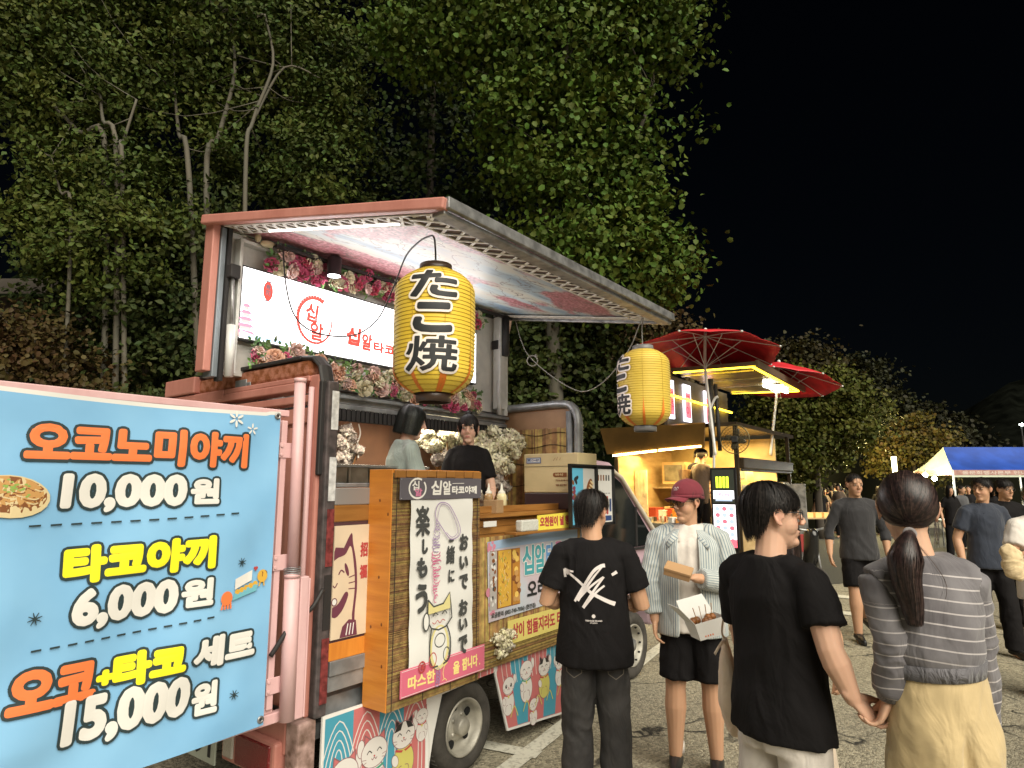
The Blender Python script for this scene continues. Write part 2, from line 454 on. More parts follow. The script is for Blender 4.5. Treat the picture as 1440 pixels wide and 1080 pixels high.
def hand_shapes(mb, wrist, d, nrm, side, curl=(25, 35, 25), spread=5, thumb=30, s=1.0):
    """wrist point, direction to the fingers, palm normal (fingers curl to it), side: +1 thumb on +cross side"""
    d = Vector(d).normalized(); nrm = Vector(nrm); nrm = (nrm-d*nrm.dot(d)).normalized(); w = d.cross(nrm).normalized()*side; wrist = Vector(wrist)
    P = lambda a, b, c: wrist + (d*a + w*b + nrm*c)*s
    mb.tube([P(-.03, 0, 0), P(0, 0, 0), P(.03, .002, 0), P(.06, .002, 0), P(.085, 0, .002)], [(.026*s, .02*s), (.026*s, .018*s), (.036*s, .017*s), (.041*s, .015*s), (.039*s, .012*s)], 14, hint=nrm, cap_round=True)
    for b, ln, r in ((.029, .072, .0085), (.010, .080, .0088), (-.010, .074, .0085), (-.028, .058, .0075)):
        p = P(.083, b, 0); an = 0; pts = [P(.055, b, 0), p]; sp = R(spread*b/.03)
        for k, fr_ in enumerate((.46, .31, .23)):
            an += R(curl[k]); dd = (d*math.cos(sp)+w*math.sin(sp))*math.cos(an) + nrm*math.sin(an)
            p = p + dd*(ln*fr_*s); pts.append(p)
        mb.tube(pts, [r*s, r*s*1.04, r*s, r*s*.93, r*s*.8], 8, hint=w, cap_round=True)
    ta = R(thumb)
    t0 = P(.018, .022, .004); t1 = t0+(d*math.cos(ta)+w*math.sin(ta)+nrm*.35).normalized()*.042*s
    t2 = t1+(d*math.cos(ta*.6)+w*math.sin(ta*.6)+nrm*.45).normalized()*.032*s; t3 = t2+(d+nrm*.5).normalized()*.026*s
    mb.tube([t0, t1, t2, t3], [.015*s, .0125*s, .0105*s, .009*s], 8, cap_round=True)

def L3(a, b, t): return Vector(a).lerp(Vector(b), t)

SKB = (.50, .285, .175)
def skin_color(me, base, Hi, lips=(.36, .12, .10)):
    co = coords(me); n = len(co); c = np.tile(np.array(base, dtype=np.float32), (n, 1))
    M = np.array(Hi); h = co@M[:3, :3].T + M[:3, 3]
    def g(cx, cy, cz, rx, ry, rz): return np.exp(-(((h[:, 0]-cx)/rx)**2+((h[:, 1]-cy)/ry)**2+((h[:, 2]-cz)/rz)**2))[:, None]
    red = np.array((.50, .20, .14)); lip = np.array(lips)
    def blend(w, col, k): nonlocal c; c = c*(1-w*k)+np.array(col)*w*k
    for s in (-1, 1):
        blend(g(s*.040, .075, -.028, .02, .03, .018), red*np.array(base)/np.array(SKB), .35)
        blend(g(s*.085, -.01, 0, .012, .03, .04), red*np.array(base)/np.array(SKB), .4)
        blend(g(s*.032, .084, .004, .017, .014, .006), (.16, .08, .05), .5)
    blend(g(0, .11, -.03, .014, .014, .012), red*np.array(base)/np.array(SKB), .35)
    w = np.clip(g(0, .094, -.0645, .021, .02, .0095)*1.8, 0, 1); blend(w, lip, .65)
    blend(g(0, .097, -.0645, .02, .02, .0014), (.14, .05, .04), .6)
    set_color(me, 'skin', c)

def hair_surface(style):
    """returns P(phi, q, off) in head space; phi 0 = face, q 0 crown .. 1 tip"""
    ctr = Vector(style.get('c', (0, -.014, .034))); rad = style.get('r', (.086, .106, .094)); zb = style['zb']; tilt = style.get('tilt', -.018)
    inw = style.get('inw', .15)
    def P(phi, q, off=0):
        hx, hy = math.sin(phi), math.cos(phi); z_end = zb(phi)-ctr.z
        rx, ry, rz = (r+off for r in rad)
        if z_end > -.01: bmax = math.acos(max(-1, min(1, z_end/rz))); arc = bmax; drop = 0
        else: bmax = PI/2; arc = bmax; drop = -z_end/.095
        t = q*(arc+drop)
        if t <= bmax:
            k = math.sin(t); p = Vector((hx*rx*k, hy*ry*k, rz*math.cos(t)))
            p.y += tilt*(1-k)
        else:
            d = (t-bmax)*.095; k = 1-inw*(1-math.exp(-(d/.09)**1.5))
            p = Vector((hx*rx*k, hy*ry*k, -d))
        return ctr+p
    return P

def make_hair(name, parent, Hm, style, m, n=700, w=.0034, seed=1, shell=True, lift=.006, sweep=.15, segs=7, jit=.05, tips=.08):
    rnd = random.Random(seed); P = hair_surface(style); mb = MB(); skip = style.get('skip', lambda p: False)
    if shell:
        NU, NQ = 40, 14; vs = []
        for i in range(NU):
            ph = 2*PI*i/NU
            for j in range(NQ+1): vs.append(P(ph, j/NQ*.985, -.004 if j < NQ-2 else -.007))
        fs = []
        for i in range(NU):
            if skip(2*PI*(i+.5)/NU): continue
            for j in range(NQ):
                a = i*(NQ+1)+j; b = ((i+1) % NU)*(NQ+1)+j; fs.append((a, a+1, b+1, b))
        mb.add(vs, fs)
    for _ in range(n):
        ph = rnd.uniform(0, 2*PI)
        if skip(ph): continue
        q0 = rnd.random()**1.3*.72; q1 = min(1+rnd.uniform(-jit, tips), 1.3); lf = rnd.uniform(.1, 1)*lift; sw = rnd.uniform(-sweep, sweep)+style.get('sweep', 0)
        ww = w*rnd.uniform(.4, 1.2); lo = rnd.uniform(-.004, .002)+.0035*math.sin(ph*19+q0*5)*lift/.01; row = []
        if _ % 22 == 0: lf = lift*rnd.uniform(1.2, 2.2); ww = .0012; sw += rnd.uniform(-.3, .3)
        for k in range(segs+1):
            t = k/segs; q = q0+(q1-q0)*t; a = ph+sw*t*t
            row.append(P(a, q, lo+lf*math.sin(PI*min(1, t*1.08))*.8+ (.002 if t > .8 else 0)))
        c = P(ph, .5)-Vector((0, 0, 0)); vs = []
        for k, p in enumerate(row):
            d = (row[min(k+1, segs)]-row[max(k-1, 0)]).normalized(); out = (p-Vector((0, -.014, .02))).normalized()
            u = d.cross(out).normalized()*(ww/2*(1-.85*max(0, (k/segs-.55)/.45)**1.5)); vs += [p-u, p+u]
        mb.add(vs, [(2*k, 2*k+1, 2*k+3, 2*k+2) for k in range(segs)])
    return mb.build(name, m, parent, smooth=True, M=Hm)

def strands(mb, paths, rnd, n, w, spread, segs=8, taper=.5):
    """ribbons that follow a bundle path with given spread (list of radii)"""
    pts = spline(paths, 4); N = len(pts)
    for _ in range(n):
        a = rnd.uniform(0, 2*PI); r = math.sqrt(rnd.random()); tw = rnd.uniform(-.8, .8); ww = w*rnd.uniform(.5, 1.2); vs = []; ln = rnd.uniform(.8, 1)
        for k in range(segs+1):
            t = k/segs*ln; i = min(int(t*(N-1)), N-2); f = t*(N-1)-i; p = Vector(pts[i]).lerp(Vector(pts[i+1]), f)
            d = (Vector(pts[i+1])-Vector(pts[i])).normalized(); u = d.cross(Vector((0, 1, 0))).normalized(); v = d.cross(u)
            sr = spread[0]+(spread[1]-spread[0])*min(1, t/.35) if t < .35 else spread[1]+(spread[2]-spread[1])*((t-.35)/.65)
            an = a+tw*t; o = (u*math.cos(an)+v*math.sin(an)); q = p+o*(sr*r); side = d.cross(o).normalized()*(ww/2*(1-taper*t**3)); vs += [q-side, q+side]
        mb.add(vs, [(2*k, 2*k+1, 2*k+3, 2*k+2) for k in range(segs)])

def person(label, x, y, face, H, arms, yaw=0, pitch=0, roll=0, legs=None, top='tee', topm=None, bottom='jeans', botm=None, shoem=None, hair='short', hairm=None,
           voxel=.006, cvox=.009, glasses=False, group=None, skin=SKB, eyes=True, lean=0, female=False, z=0, nh=1500, jaw=1.0, detail=True, tee_z=.80, fat=1.0, leanside=0, sleeves=True):
    s = H/1.75
    root = thing('person', label, 'person', Matrix.Translation((x, y, z)) @ Matrix.Rotation(R(face), 4, 'Z') @ Matrix.Scale(s, 4), group)
    LM = Matrix.Translation((0, 0, .95)) @ Matrix.Rotation(R(leanside), 4, 'Y') @ Matrix.Rotation(R(-lean), 4, 'X') @ Matrix.Translation((0, 0, -.95))
    up = lambda p: LM @ Vector(p)
    neck = up((0, -.012, 1.455))
    Hm = Matrix.Translation(up(HEADC)) @ Matrix.Rotation(R(yaw), 4, 'Z') @ Matrix.Rotation(R(pitch), 4, 'X') @ Matrix.Rotation(R(roll), 4, 'Y')
    sw = .142 if female else .180
    # ---- body
    b = MB()
    kn = .88 if female else 1.0
    if legs is None: legs = {-1: ((-.10, .0, .49), (-.105, -.02, .085)), 1: ((.10, .0, .49), (.105, -.02, .085))}
    for sd in (-1, 1):
        K, A = (Vector(q) for q in legs[sd]); hp = Vector((sd*.09, 0, .92))
        b.tube([hp, L3(hp, K, .35), L3(hp, K, .8), K, L3(K, A, .28), L3(K, A, .6), A], [q*(1 if not female else .92) for q in (.070, .080, .069, .062, .067, .053, .040)], 14)
        ft = A+Vector((0, 0, -.045)); b.tube([A+Vector((0, 0, .0)), ft+Vector((0, -.03, 0)), ft+Vector((0, .06, -.012)), ft+Vector((0, .15, -.02))], [.034, .034, .034, .022], 10, cap_round=True)
    zs = [.86, .95, 1.05, 1.15, 1.28, 1.38, 1.43, 1.465]
    rr = [(.15, .10), (.145, .10), (.125, .09), (.13, .095), (.15, .105), (.145, .088), (.10, .062), (.06, .05)]
    b.tube([up((0, 0, q)) for q in zs], [(a*kn, c) for a, c in rr], 16)
    hn = Hm @ Vector((0, -.012, -.045))
    nr = .047 if female else .056
    b.tube([up((0, -.02, 1.40)), neck, L3(neck, hn, .5), hn], [nr*1.25, nr*1.08, nr, nr*.98], 14)
    b.tube([up((-sw, -.01, 1.405)), up((-sw*.45, -.015, 1.45)), up((0, -.02, 1.465)), up((sw*.45, -.015, 1.45)), up((sw, -.01, 1.405))], [.040, .034, .04, .034, .040], 12, hint=(0, 1, .01))
    ar = .9 if female else 1.0
    for sd in (-1, 1):
        E_, Wr, spec = Vector(arms[sd][0]), Vector(arms[sd][1]), arms[sd][2]
        Sh = up((sd*sw, -.01, 1.40))
        b.tube([Sh+Vector((-sd*.012, 0, -.012)), L3(Sh, E_, .4), E_, L3(E_, Wr, .3), L3(E_, Wr, .75), Wr], [.046*ar, .050*ar*fat, .043*ar, .046*ar*fat, .034*ar, .028*ar], 12, cap_round=True)
        if voxel < .009:
            d, nrm, th, curl = spec; hand_shapes(b, Wr, d, nrm, th, curl, s=ar)
        else:
            d = Vector(spec[0]).normalized(); b.tube([Wr, Wr+d*.06, Wr+d*.12, Wr+d*.165], [.026, .034, .028, .014], 8, cap_round=True)
    head_shapes(b, Hm, jaw=jaw*(.95 if female else 1))
    me = fuse(b, voxel, 2 if voxel > .0045 else 3, .45, keep=.28 if voxel < .0095 else 1)
    skin_color(me, skin, Hm.inverted(), (.48, .14, .13) if female else (.42, .19, .15))
    me.materials.append(SKIN); body = link(me, 'body', root)
    # ---- face
    if eyes:
        for sd in (-1, 1):
            e = MB()
            e.ell((sd*.032, .0830, .008), (.0125, .0045, .0040), nu=14, nv=8, mi=0)
            e.ell((sd*.032, .0868, .008), (.0052, .0022, .0046), nu=12, nv=6, mi=1)
            e.tube([(sd*.017, .085, .008), (sd*.026, .0885, .0138), (sd*.037, .0868, .0142), (sd*.047, .0795, .009)], .0012, 5, mi=1)
            e.build('eye', [EYEW, EYED], root, True, M=Hm)
            q = MB(); q.tube(spline([(sd*.014, .0905, .026), (sd*.030, .0895, .031), (sd*.050, .074, .026)], 3), [(.0012, .0042)]*7, 8, hint=(0, 1, 0))
            q.build('eyebrow', BROW, root, True, M=Hm)
    hm = hairm or HAIR
    def short_zb(ph):
        a = abs((ph+PI) % (2*PI)-PI)       # 0 front .. pi back
        pts = [(0, .070), (.5, .060), (.95, .028), (1.25, .018), (1.45, .030), (1.75, .012), (1.95, -.035), (2.3, -.065), (PI, -.078)]
        for (a0, z0), (a1, z1) in zip(pts, pts[1:]):
            if a <= a1: return z0+(z1-z0)*(a-a0)/(a1-a0)
        return pts[-1][1]
    if hair == 'short': make_hair('hair', root, Hm, dict(zb=short_zb, inw=.2, sweep=.1), hm, nh, lift=.014, sweep=.5, tips=.14)
    elif hair == 'fringe':
        def zb(ph):
            a = abs((ph+PI) % (2*PI)-PI); return short_zb(ph)-(.028 if a < .8 else 0)
        make_hair('hair', root, Hm, dict(zb=zb, inw=.2, sweep=.15, r=(.089, .109, .099)), hm, nh, lift=.010, sweep=.3, tips=.08)
    elif hair == 'cropped':
        make_hair('hair', root, Hm, dict(zb=lambda p: short_zb(p)+.006, inw=.2, r=(.082, .102, .094)), hm, nh, lift=.006, sweep=.3, tips=.03)
    elif hair == 'bob':
        def zb(ph):
            a = abs((ph+PI) % (2*PI)-PI)
            return .035 if a < .45 else (.035-(a-.45)/.35*.13 if a < .8 else -.10)
        make_hair('hair', root, Hm, dict(zb=zb, inw=-.06, r=(.092, .108, .100), sweep=0), hm, nh, lift=.005, sweep=.06, tips=.02, segs=10)
    elif hair == 'bangs':
        def zb(ph):
            a = abs((ph+PI) % (2*PI)-PI); return .024 if a < .75 else (-.03 if a < 1.05 else -.02 if a < 1.9 else -.06)
        make_hair('hair', root, Hm, dict(zb=zb, inw=.2, r=(.085, .104, .098)), hm, nh, lift=.004, sweep=.08, tips=.03)
        k = MB(); k.ell((0, -.05, .135), (.03, .03, .026)); k.build('hair_bun', hm, root, True, M=Hm)
    elif hair == 'long':
        def zb(ph):
            a = abs((ph+PI) % (2*PI)-PI); return .06 if a < .3 else (.06-(a-.3)/.5*.25 if a < .8 else -.30)
        make_hair('hair', root, Hm, dict(zb=zb, inw=-.04, r=(.092, .110, .100)), hm, nh, lift=.012, sweep=.12, tips=.05, segs=12)
    if glasses:
        g = MB()
        for sd in (-1, 1):
            c = [(sd*.034+.024*math.cos(a)*(1 if abs(math.cos(a)) < .8 else 1.0), .1005-.006*abs(math.cos(a)*.5+.5*sd*1)**2*0-.004*(sd*math.cos(a)), .004+.0185*math.sin(a)*1.0) for a in [2*PI*k/20 for k in range(20)]]
            sq = []
            for (cx_, cy_, cz_), a in zip(c, [2*PI*k/20 for k in range(20)]):
                ex = abs(math.cos(a))**.6*math.copysign(1, math.cos(a)); ez = abs(math.sin(a))**.6*math.copysign(1, math.sin(a))
                sq.append((sd*.034+.0245*ex, .1045-.0035*(sd*ex+1), .003+.0185*ez))
            g.tube(sq, .0017 if glasses == 'thin' else .0023, 6, closed=True)
            g.tube([(sd*.058, .098, .012), (sd*.072, .075, .014), (sd*.083, .0, .016), (sd*.083, -.02, .004)], .0018, 6)
        g.tube([(-.011, .104, .008), (0, .107, .010), (.011, .104, .008)], .0018, 6)
        g.build('glasses', BLACKP, root, True, M=Hm @ Matrix.Translation((0, -.0085, .001)))
    # ---- clothes
    t = MB()
    shf = (.86 if female else 1.0)
    def sleeve(mb, sd, end, r0, r1, n=14):
        E_, Wr = Vector(arms[sd][0]), Vector(arms[sd][1]); Sh = up((sd*sw*.98, -.01, 1.402))
        P0 = up((sd*sw*.55, -.012, 1.405))
        if end <= 1: mb.tube([P0, Sh, L3(Sh, E_, end*.5), L3(Sh, E_, end)], [r0*.95, r0, (r0+r1)/2, r1], n, caps=True)
        else:
            e = end-1; mb.tube([P0, Sh, L3(Sh, E_, .5), L3(Sh, E_, .95), L3(E_, Wr, .1), L3(E_, Wr, e*.6), L3(E_, Wr, e*.93), L3(E_, Wr, e)], [r0*.95, r0, r0*.93, r0*.83, r0*.83, r1*1.15, r1*1.1, r1*.85], n)
    tz = {'tee': tee_z, 'sweater': 1.155, 'long': .84, 'polo': .84}.get(top, .84)
    f = fat
    rings = [(tz, .200*f, .150*f, 0), (tz+.08, .198*f, .148*f, 0), (1.05, .180*f, .134*f, 0), (1.16, .174*f, .128*f, 0), (1.27, .180, .128, 0), (1.35, .188, .126, -.004), (1.405, .172, .110, -.010), (1.45, .125, .092, -.014), (1.492, .078, .074, -.018)]
    if top == 'sweater': rings = [(tz, .140, .108, 0), (tz+.02, .160, .124, 0), (tz+.05, .176, .134, 0), (1.27, .182, .130, 0), (1.35, .188, .122, -.004), (1.405, .172, .106, -.010), (1.45, .125, .09, -.014), (1.495, .078, .072, -.018)]
    t.tube([up((0, q[3], q[0])) for q in rings], [(q[1]*shf, q[2]) for q in rings], 24, caps=True)
    t.tube([up((-sw, -.012, 1.405)), up((-sw*.5, -.014, 1.442)), up((sw*.5, -.014, 1.442)), up((sw, -.012, 1.405))], [(.064, .062), (.058, .054), (.058, .054), (.064, .062)], 14, hint=(0, 1, .01))
    sep = top in ('sweater',)
    slm = MB() if sep else t
    if top in ('tee', 'polo') and sleeves:
        for sd in (-1, 1): sleeve(t, sd, .66, (.056 if female else .066)*f, (.062 if female else .075)*f)
    elif top == 'long':
        for sd in (-1, 1): sleeve(t, sd, 1.45 if detail else 1.9, .066, .048)
    elif top == 'sweater':
        for sd in (-1, 1): sleeve(slm, sd, 1.92, .070, .046)
    if topm is not None:
        me = fuse(t, cvox*1.2, 5, .5)
        if detail: wrinkle(me, .0075, 8, 4.5, seed=x*3)
        if sep: set_float(me, 'band', coords(me)[:, 2]+.012*np.sin(coords(me)[:, 0]*9)+.02*coords(me)[:, 0]); _c = coords(me); _b = _c[:, 2]+.012*np.sin(_c[:, 0]*9)+.02*_c[:, 0]; _b = np.where(_c[:, 2] > 1.45, .036*40+.02, _b); me.attributes['band'].data.foreach_set('value', _b.astype(np.float32))
        me.materials.append(topm); o = link(me, {'tee': 't_shirt', 'polo': 'polo_shirt', 'long': 'shirt', 'sweater': 'sweater'}[top], root)
        if sep:
            for sd in (-1, 1):
                q = MB(); sleeve(q, sd, 1.92, .060, .044); me = fuse(q, cvox, 5, .5)
                co = coords(me); E_, Wr = Vector(arms[sd][0]), Vector(arms[sd][1]); Sh = up((sd*sw*.98, -.01, 1.395))
                def par(a, b):
                    a = np.array(a); b = np.array(b); d = b-a; L_ = np.linalg.norm(d); tt = np.clip(((co-a)@d)/L_**2, -.3, 1.3); dist = np.linalg.norm(co-(a+tt[:, None]*d), axis=1); return tt*L_, dist, L_
                t1, d1, l1 = par(Sh, Wr); set_float(me, 'band', np.where(t1 < .035, .02, t1*1.03+.03))
                wrinkle(me, .007, 12, 10, seed=sd*4); me.materials.append(topm); link(me, 'sleeve', root)
        # neckband
        ng = MB(); c0 = up((0, -.018, 1.486)); pts = []
        for k in range(20):
            a = 2*PI*k/20; pts.append(c0+Vector((.066*math.sin(a), .061*math.cos(a), -.022*math.cos(a))))
        if top == 'polo':
            for sd in (-1, 1):
                cv = [up((sd*.0, -.075, 1.50)), up((sd*.06, -.055, 1.495)), up((sd*.072, .0, 1.475)), up((sd*.05, .055, 1.450)), up((sd*.012, .085, 1.415))]
                cw = [up((sd*.0, -.098, 1.455)), up((sd*.085, -.065, 1.455)), up((sd*.108, .01, 1.440)), up((sd*.085, .078, 1.405)), up((sd*.055, .105, 1.385))]
                ng.add(cv+cw, [(k, k+1, k+6, k+5) for k in range(4)])
            o = ng.build('collar', topm, root, True); m_ = o.modifiers.new('s', 'SOLIDIFY'); m_.thickness = .006
    if bottom and botm is not None:
        p = MB(); fw = .98 if female else 1
        hw = top == 'sweater'
        p.tube([(0, -.008, q) for q in ((1.165, 1.08, .98, .90, .83) if hw else (1.02, .97, .92, .87, .82))], [(.132, .102), (.142, .112), (.156, .124), (.158, .126), (.15, .115)] if hw else [(.128*fw*f, .095), (.140*fw*f, .106), (.160*f*(.97 if female else 1), .119), (.170*f, .124), (.168*f, .115)], 20)
        for sd in (-1, 1):
            K, A = (Vector(q) for q in legs[sd]); hp = Vector((sd*.085, 0, .90))
            if bottom == 'shorts': p.tube([hp, L3(hp, K, .4), L3(hp, K, .86)], [.100, .106, .106], 16)
            elif bottom == 'wide': p.tube([hp, L3(hp, K, .4), K, L3(K, A, .5), A+Vector((0, 0, -.02))], [.078, .092, .098, .108, .118], 16)
            elif bottom == 'jeans': p.tube([hp, L3(hp, K, .4), K, L3(K, A, .5), A+Vector((0, 0, -.02))], [.088, .093, .084, .084, .086], 14)
            elif bottom == 'skirt': pass
        if bottom == 'skirt': p.tube([(0, 0, q) for q in (.98, .8, .5, .3)], [(.15, .12), (.19, .15), (.22, .19), (.25, .23)], 20)
        me = fuse(p, cvox*1.35, 4, .5)
        co = coords(me); x_, y_, z_ = co[:, 0], co[:, 1], co[:, 2]; back = (y_ < -.03)*np.clip((1.03-z_)/.08, 0, 1)*np.clip((z_-.70)/.08, 0, 1)
        co[:, 1] += back*(.020*np.exp(-(x_/.016)**2) - .010*np.exp(-((np.abs(x_)-.075)/.05)**2-((z_-.93)/.07)**2)); set_coords(me, co)
        if detail: wrinkle(me, .008, 8, 6, seed=y*5)
        me.materials.append(botm); link(me, {'shorts': 'shorts', 'skirt': 'skirt'}.get(bottom, 'trousers'), root)
    if shoem is not None:
        for sd in (-1, 1):
            A = Vector(legs[sd][1]); f0 = A+Vector((0, 0, -A.z+.045)) if A.z < .12 else A+Vector((0, 0, -.045)); q = MB()
            q.tube([f0+Vector((0, -.06, 0)), f0+Vector((0, -.03, .01)), f0+Vector((0, .05, .005)), f0+Vector((0, .13, -.012)), f0+Vector((0, .19, -.018))], [(.034, .036), (.038, .045), (.042, .040), (.046, .030), (.036, .022)], 14, hint=(1, 0, 0), cap_round=True)
            o = q.build('shoe', shoem, root, True)
    return root, Hm, up

REL = {-1: ((-.235, -.03, 1.12), (-.24, .08, .88), ((0, .15, -1), (1, 0, 0), 1, (15, 20, 15))), 1: ((.235, -.03, 1.12), (.24, .08, .88), ((0, .15, -1), (-1, 0, 0), -1, (15, 20, 15)))}
# ================================================================== THE PLACE
# ---- plain materials
PINK = mat('pink_paint', (.42, .165, .13), .5, bump=.12, bs=30, col2=(.52, .225, .18), vs=3, stretch=(1, 1, .4))
PINKL = mat('pale_pink_paint', (.66, .44, .44), .45, bump=.1, bs=30, col2=(.58, .35, .35), vs=5, stretch=(1, 1, .3))
LILAC = mat('lilac_pink_paint', (.50, .34, .40), .3, col2=(.56, .40, .45), vs=3)
RUST = mat('rust', (.22, .065, .018), .8, bump=.5, bs=60, col2=(.40, .16, .10), vs=22, fac=(.4, .6))
DARK = mat('dark_rubber', (.02, .018, .018), .6)
GREY = mat('grey_steel', (.28, .29, .30), .4, metal=.5, var=.25, vs=9)
SILV = mat('silver_rim', (.30, .30, .30), .4, metal=.6, var=.35, vs=14)
WHITEM = mat('white_metal', (.62, .62, .60), .35, var=.08, vs=12)
CHAS = mat('chassis_black', (.02, .02, .02), .7, var=.4, vs=20)
TAPEW = mat('white_tape', (.55, .55, .55), .4, var=.25, vs=30); TAPER = mat('red_tape', (.16, .03, .03), .4, var=.4, vs=40)
WOODO = mat('orange_wood', (.62, .235, .035), .38, bump=.08, bs=20, col2=(.50, .17, .025), vs=5, stretch=(6, 6, .6), fac=(.35, .7))
WOODB = mat('brown_wood', (.33, .15, .035), .45, bump=.1, bs=20, col2=(.23, .095, .02), vs=5, stretch=(.6, 6, 6))
KNOT = mat('wood_knot', (.16, .05, .01), .5)
REED = mat('bamboo_reed', (.36, .22, .08), .6, var=.3, vs=20, island=.35)
REEDD = mat('dark_reed', (.20, .115, .04), .65, var=.3, vs=30, island=.35, bump=.3, bs=80)
STRING = mat('dark_string', (.02, .015, .01), .8)
PAPER = mat('white_paper', (.66, .65, .62), .6, var=.04, vs=3)
INK = mat('black_ink', (.015, .016, .018), .6); INKG = mat('grey_ink', (.05, .052, .05), .6)
ASPH = mat('asphalt', (.10, .098, .082), .8)
GOLD = mat('pale_yellow_print', (.75, .62, .22), .5)

for _n, _c in (('pink_paint', (.30, .12, .07)), ('pale_pink_paint', (.38, .19, .13))):
    _r = [n for n in MATS[_n].node_tree.nodes if n.type == 'VALTORGB'][0].color_ramp
    for _p, _k in ((.70, None), (.76, _c), (.82, _c)):
        _e = _r.elements.new(_p); _e.color = (*_c, 1) if _k else _r.elements[1].color
    _t = [n for n in MATS[_n].node_tree.nodes if n.type == 'TEX_NOISE'][0]; _t.inputs['Scale'].default_value = 6; _t.inputs['Detail'].default_value = 9; _t.inputs['Roughness'].default_value = .68
# ---- ground
def asphalt():
    m = ASPH; nt = m.node_tree; b = nt.nodes['Principled BSDF']; L = nt.links.new
    tc = nt.nodes.new('ShaderNodeTexCoord')
    def noise_(sc, de=6, di=0):
        n = nt.nodes.new('ShaderNodeTexNoise'); n.inputs['Scale'].default_value = sc; n.inputs['Detail'].default_value = de; n.inputs['Distortion'].default_value = di; L(tc.outputs['Object'], n.inputs[0]); return n
    big = noise_(.35); mid = noise_(2.2); v = nt.nodes.new('ShaderNodeTexVoronoi'); v.inputs['Scale'].default_value = 62; L(tc.outputs['Object'], v.inputs[0])
    v2 = nt.nodes.new('ShaderNodeTexVoronoi'); v2.inputs['Scale'].default_value = 125; L(tc.outputs['Object'], v2.inputs[0])
    c1 = nt.nodes.new('ShaderNodeValToRGB'); L(v.outputs['Color'], c1.inputs[0]); e = c1.color_ramp.elements
    e[0].position = .1; e[0].color = (.18, .162, .116, 1); e[1].position = .9; e[1].color = (.48, .43, .315, 1)
    c2 = nt.nodes.new('ShaderNodeValToRGB'); L(big.outputs[0], c2.inputs[0]); e = c2.color_ramp.elements
    e[0].position = .35; e[0].color = (.74, .74, .74, 1); e[1].position = .65; e[1].color = (1.15, 1.15, 1.12, 1)
    mu = nt.nodes.new('ShaderNodeMix'); mu.data_type = 'RGBA'; mu.blend_type = 'MULTIPLY'; mu.inputs[0].default_value = 1; L(c1.outputs[0], mu.inputs[6]); L(c2.outputs[0], mu.inputs[7])
    # cracks: edges of large distorted cells
    w = noise_(1.6, 5); add = nt.nodes.new('ShaderNodeVectorMath'); add.operation = 'ADD'; L(tc.outputs['Object'], add.inputs[0])
    sc = nt.nodes.new('ShaderNodeVectorMath'); sc.operation = 'SCALE'; sc.inputs['Scale'].default_value = .9; L(w.outputs['Color'], sc.inputs[0]); L(sc.outputs[0], add.inputs[1])
    cr = nt.nodes.new('ShaderNodeTexVoronoi'); cr.feature = 'DISTANCE_TO_EDGE'; cr.inputs['Scale'].default_value = .75; L(add.outputs[0], cr.inputs[0])
    rm = nt.nodes.new('ShaderNodeMapRange'); rm.inputs[1].default_value = .004; rm.inputs[2].default_value = .016; L(cr.outputs[0], rm.inputs[0])
    gate = nt.nodes.new('ShaderNodeMapRange'); gate.inputs[1].default_value = .47; gate.inputs[2].default_value = .56; gate.inputs[3].default_value = 0; gate.inputs[4].default_value = 1; L(mid.outputs[0], gate.inputs[0])
    mxx = nt.nodes.new('ShaderNodeMath'); mxx.operation = 'MAXIMUM'; L(rm.outputs[0], mxx.inputs[0]); L(gate.outputs[0], mxx.inputs[1])
    mu2 = nt.nodes.new('ShaderNodeMix'); mu2.data_type = 'RGBA'; L(mxx.outputs[0], mu2.inputs[0]); mu2.inputs[6].default_value = (.022, .02, .016, 1); L(mu.outputs[2], mu2.inputs[7])
    L(mu2.outputs[2], b.inputs['Base Color'])
    hs = nt.nodes.new('ShaderNodeMath'); hs.operation = 'ADD'; L(v.outputs['Distance'], hs.inputs[0]); L(v2.outputs['Distance'], hs.inputs[1])
    bp = nt.nodes.new('ShaderNodeBump'); bp.inputs['Strength'].default_value = .8; bp.inputs['Distance'].default_value = .012; L(hs.outputs[0], bp.inputs['Height']); bp.invert = True
    L(bp.outputs[0], b.inputs['Normal'])
asphalt()
g = MB(); g.add([(-260, -120, 0), (260, -120, 0), (260, 420, 0), (-260, 420, 0)], [(0, 1, 2, 3)])
tag(g.build('ground', ASPH), kind='structure')
NEWASPH = mat('dark_asphalt', (.05, .048, .038), .85, bump=.5, bs=160, var=.25, vs=30)
g = MB(); g.add([(4.9, 11.2, .004), (9.6, 13.2, .004), (17, 26, .004), (9, 30, .004), (2.2, 13.2, .004)], [(0, 1, 2, 3, 4)])
tag(g.build('road', NEWASPH), kind='structure')
LINE = mat('worn_road_paint', (.62, .60, .50), .75, bump=.3, bs=200, col2=(.30, .28, .22), vs=38, fac=(.52, .72), detail=8)
mk = MB()
def flat_line(mb, pts, w, z=.008):
    P = [Vector(p) for p in pts]
    for a, b in zip(P, P[1:]):
        d = (b-a).normalized(); n = Vector((-d.y, d.x))*w/2
        mb.add([(a.x-n.x, a.y-n.y, z), (b.x-n.x, b.y-n.y, z), (b.x+n.x, b.y+n.y, z), (a.x+n.x, a.y+n.y, z)], [(0, 1, 2, 3)])
flat_line(mk, [(-.35, 3.62), (.24, 4.66), (1.42, 6.86), (1.9, 7.7)], .12)
flat_line(mk, [(.17, 4.38), (-.55, 4.72)], .12, .009)
flat_line(mk, [(-1.3, 2.5), (-.62, 3.42)], .12, .0085)
tag(mk.build('parking_line', LINE), kind='structure')
mk = MB(); n = 32
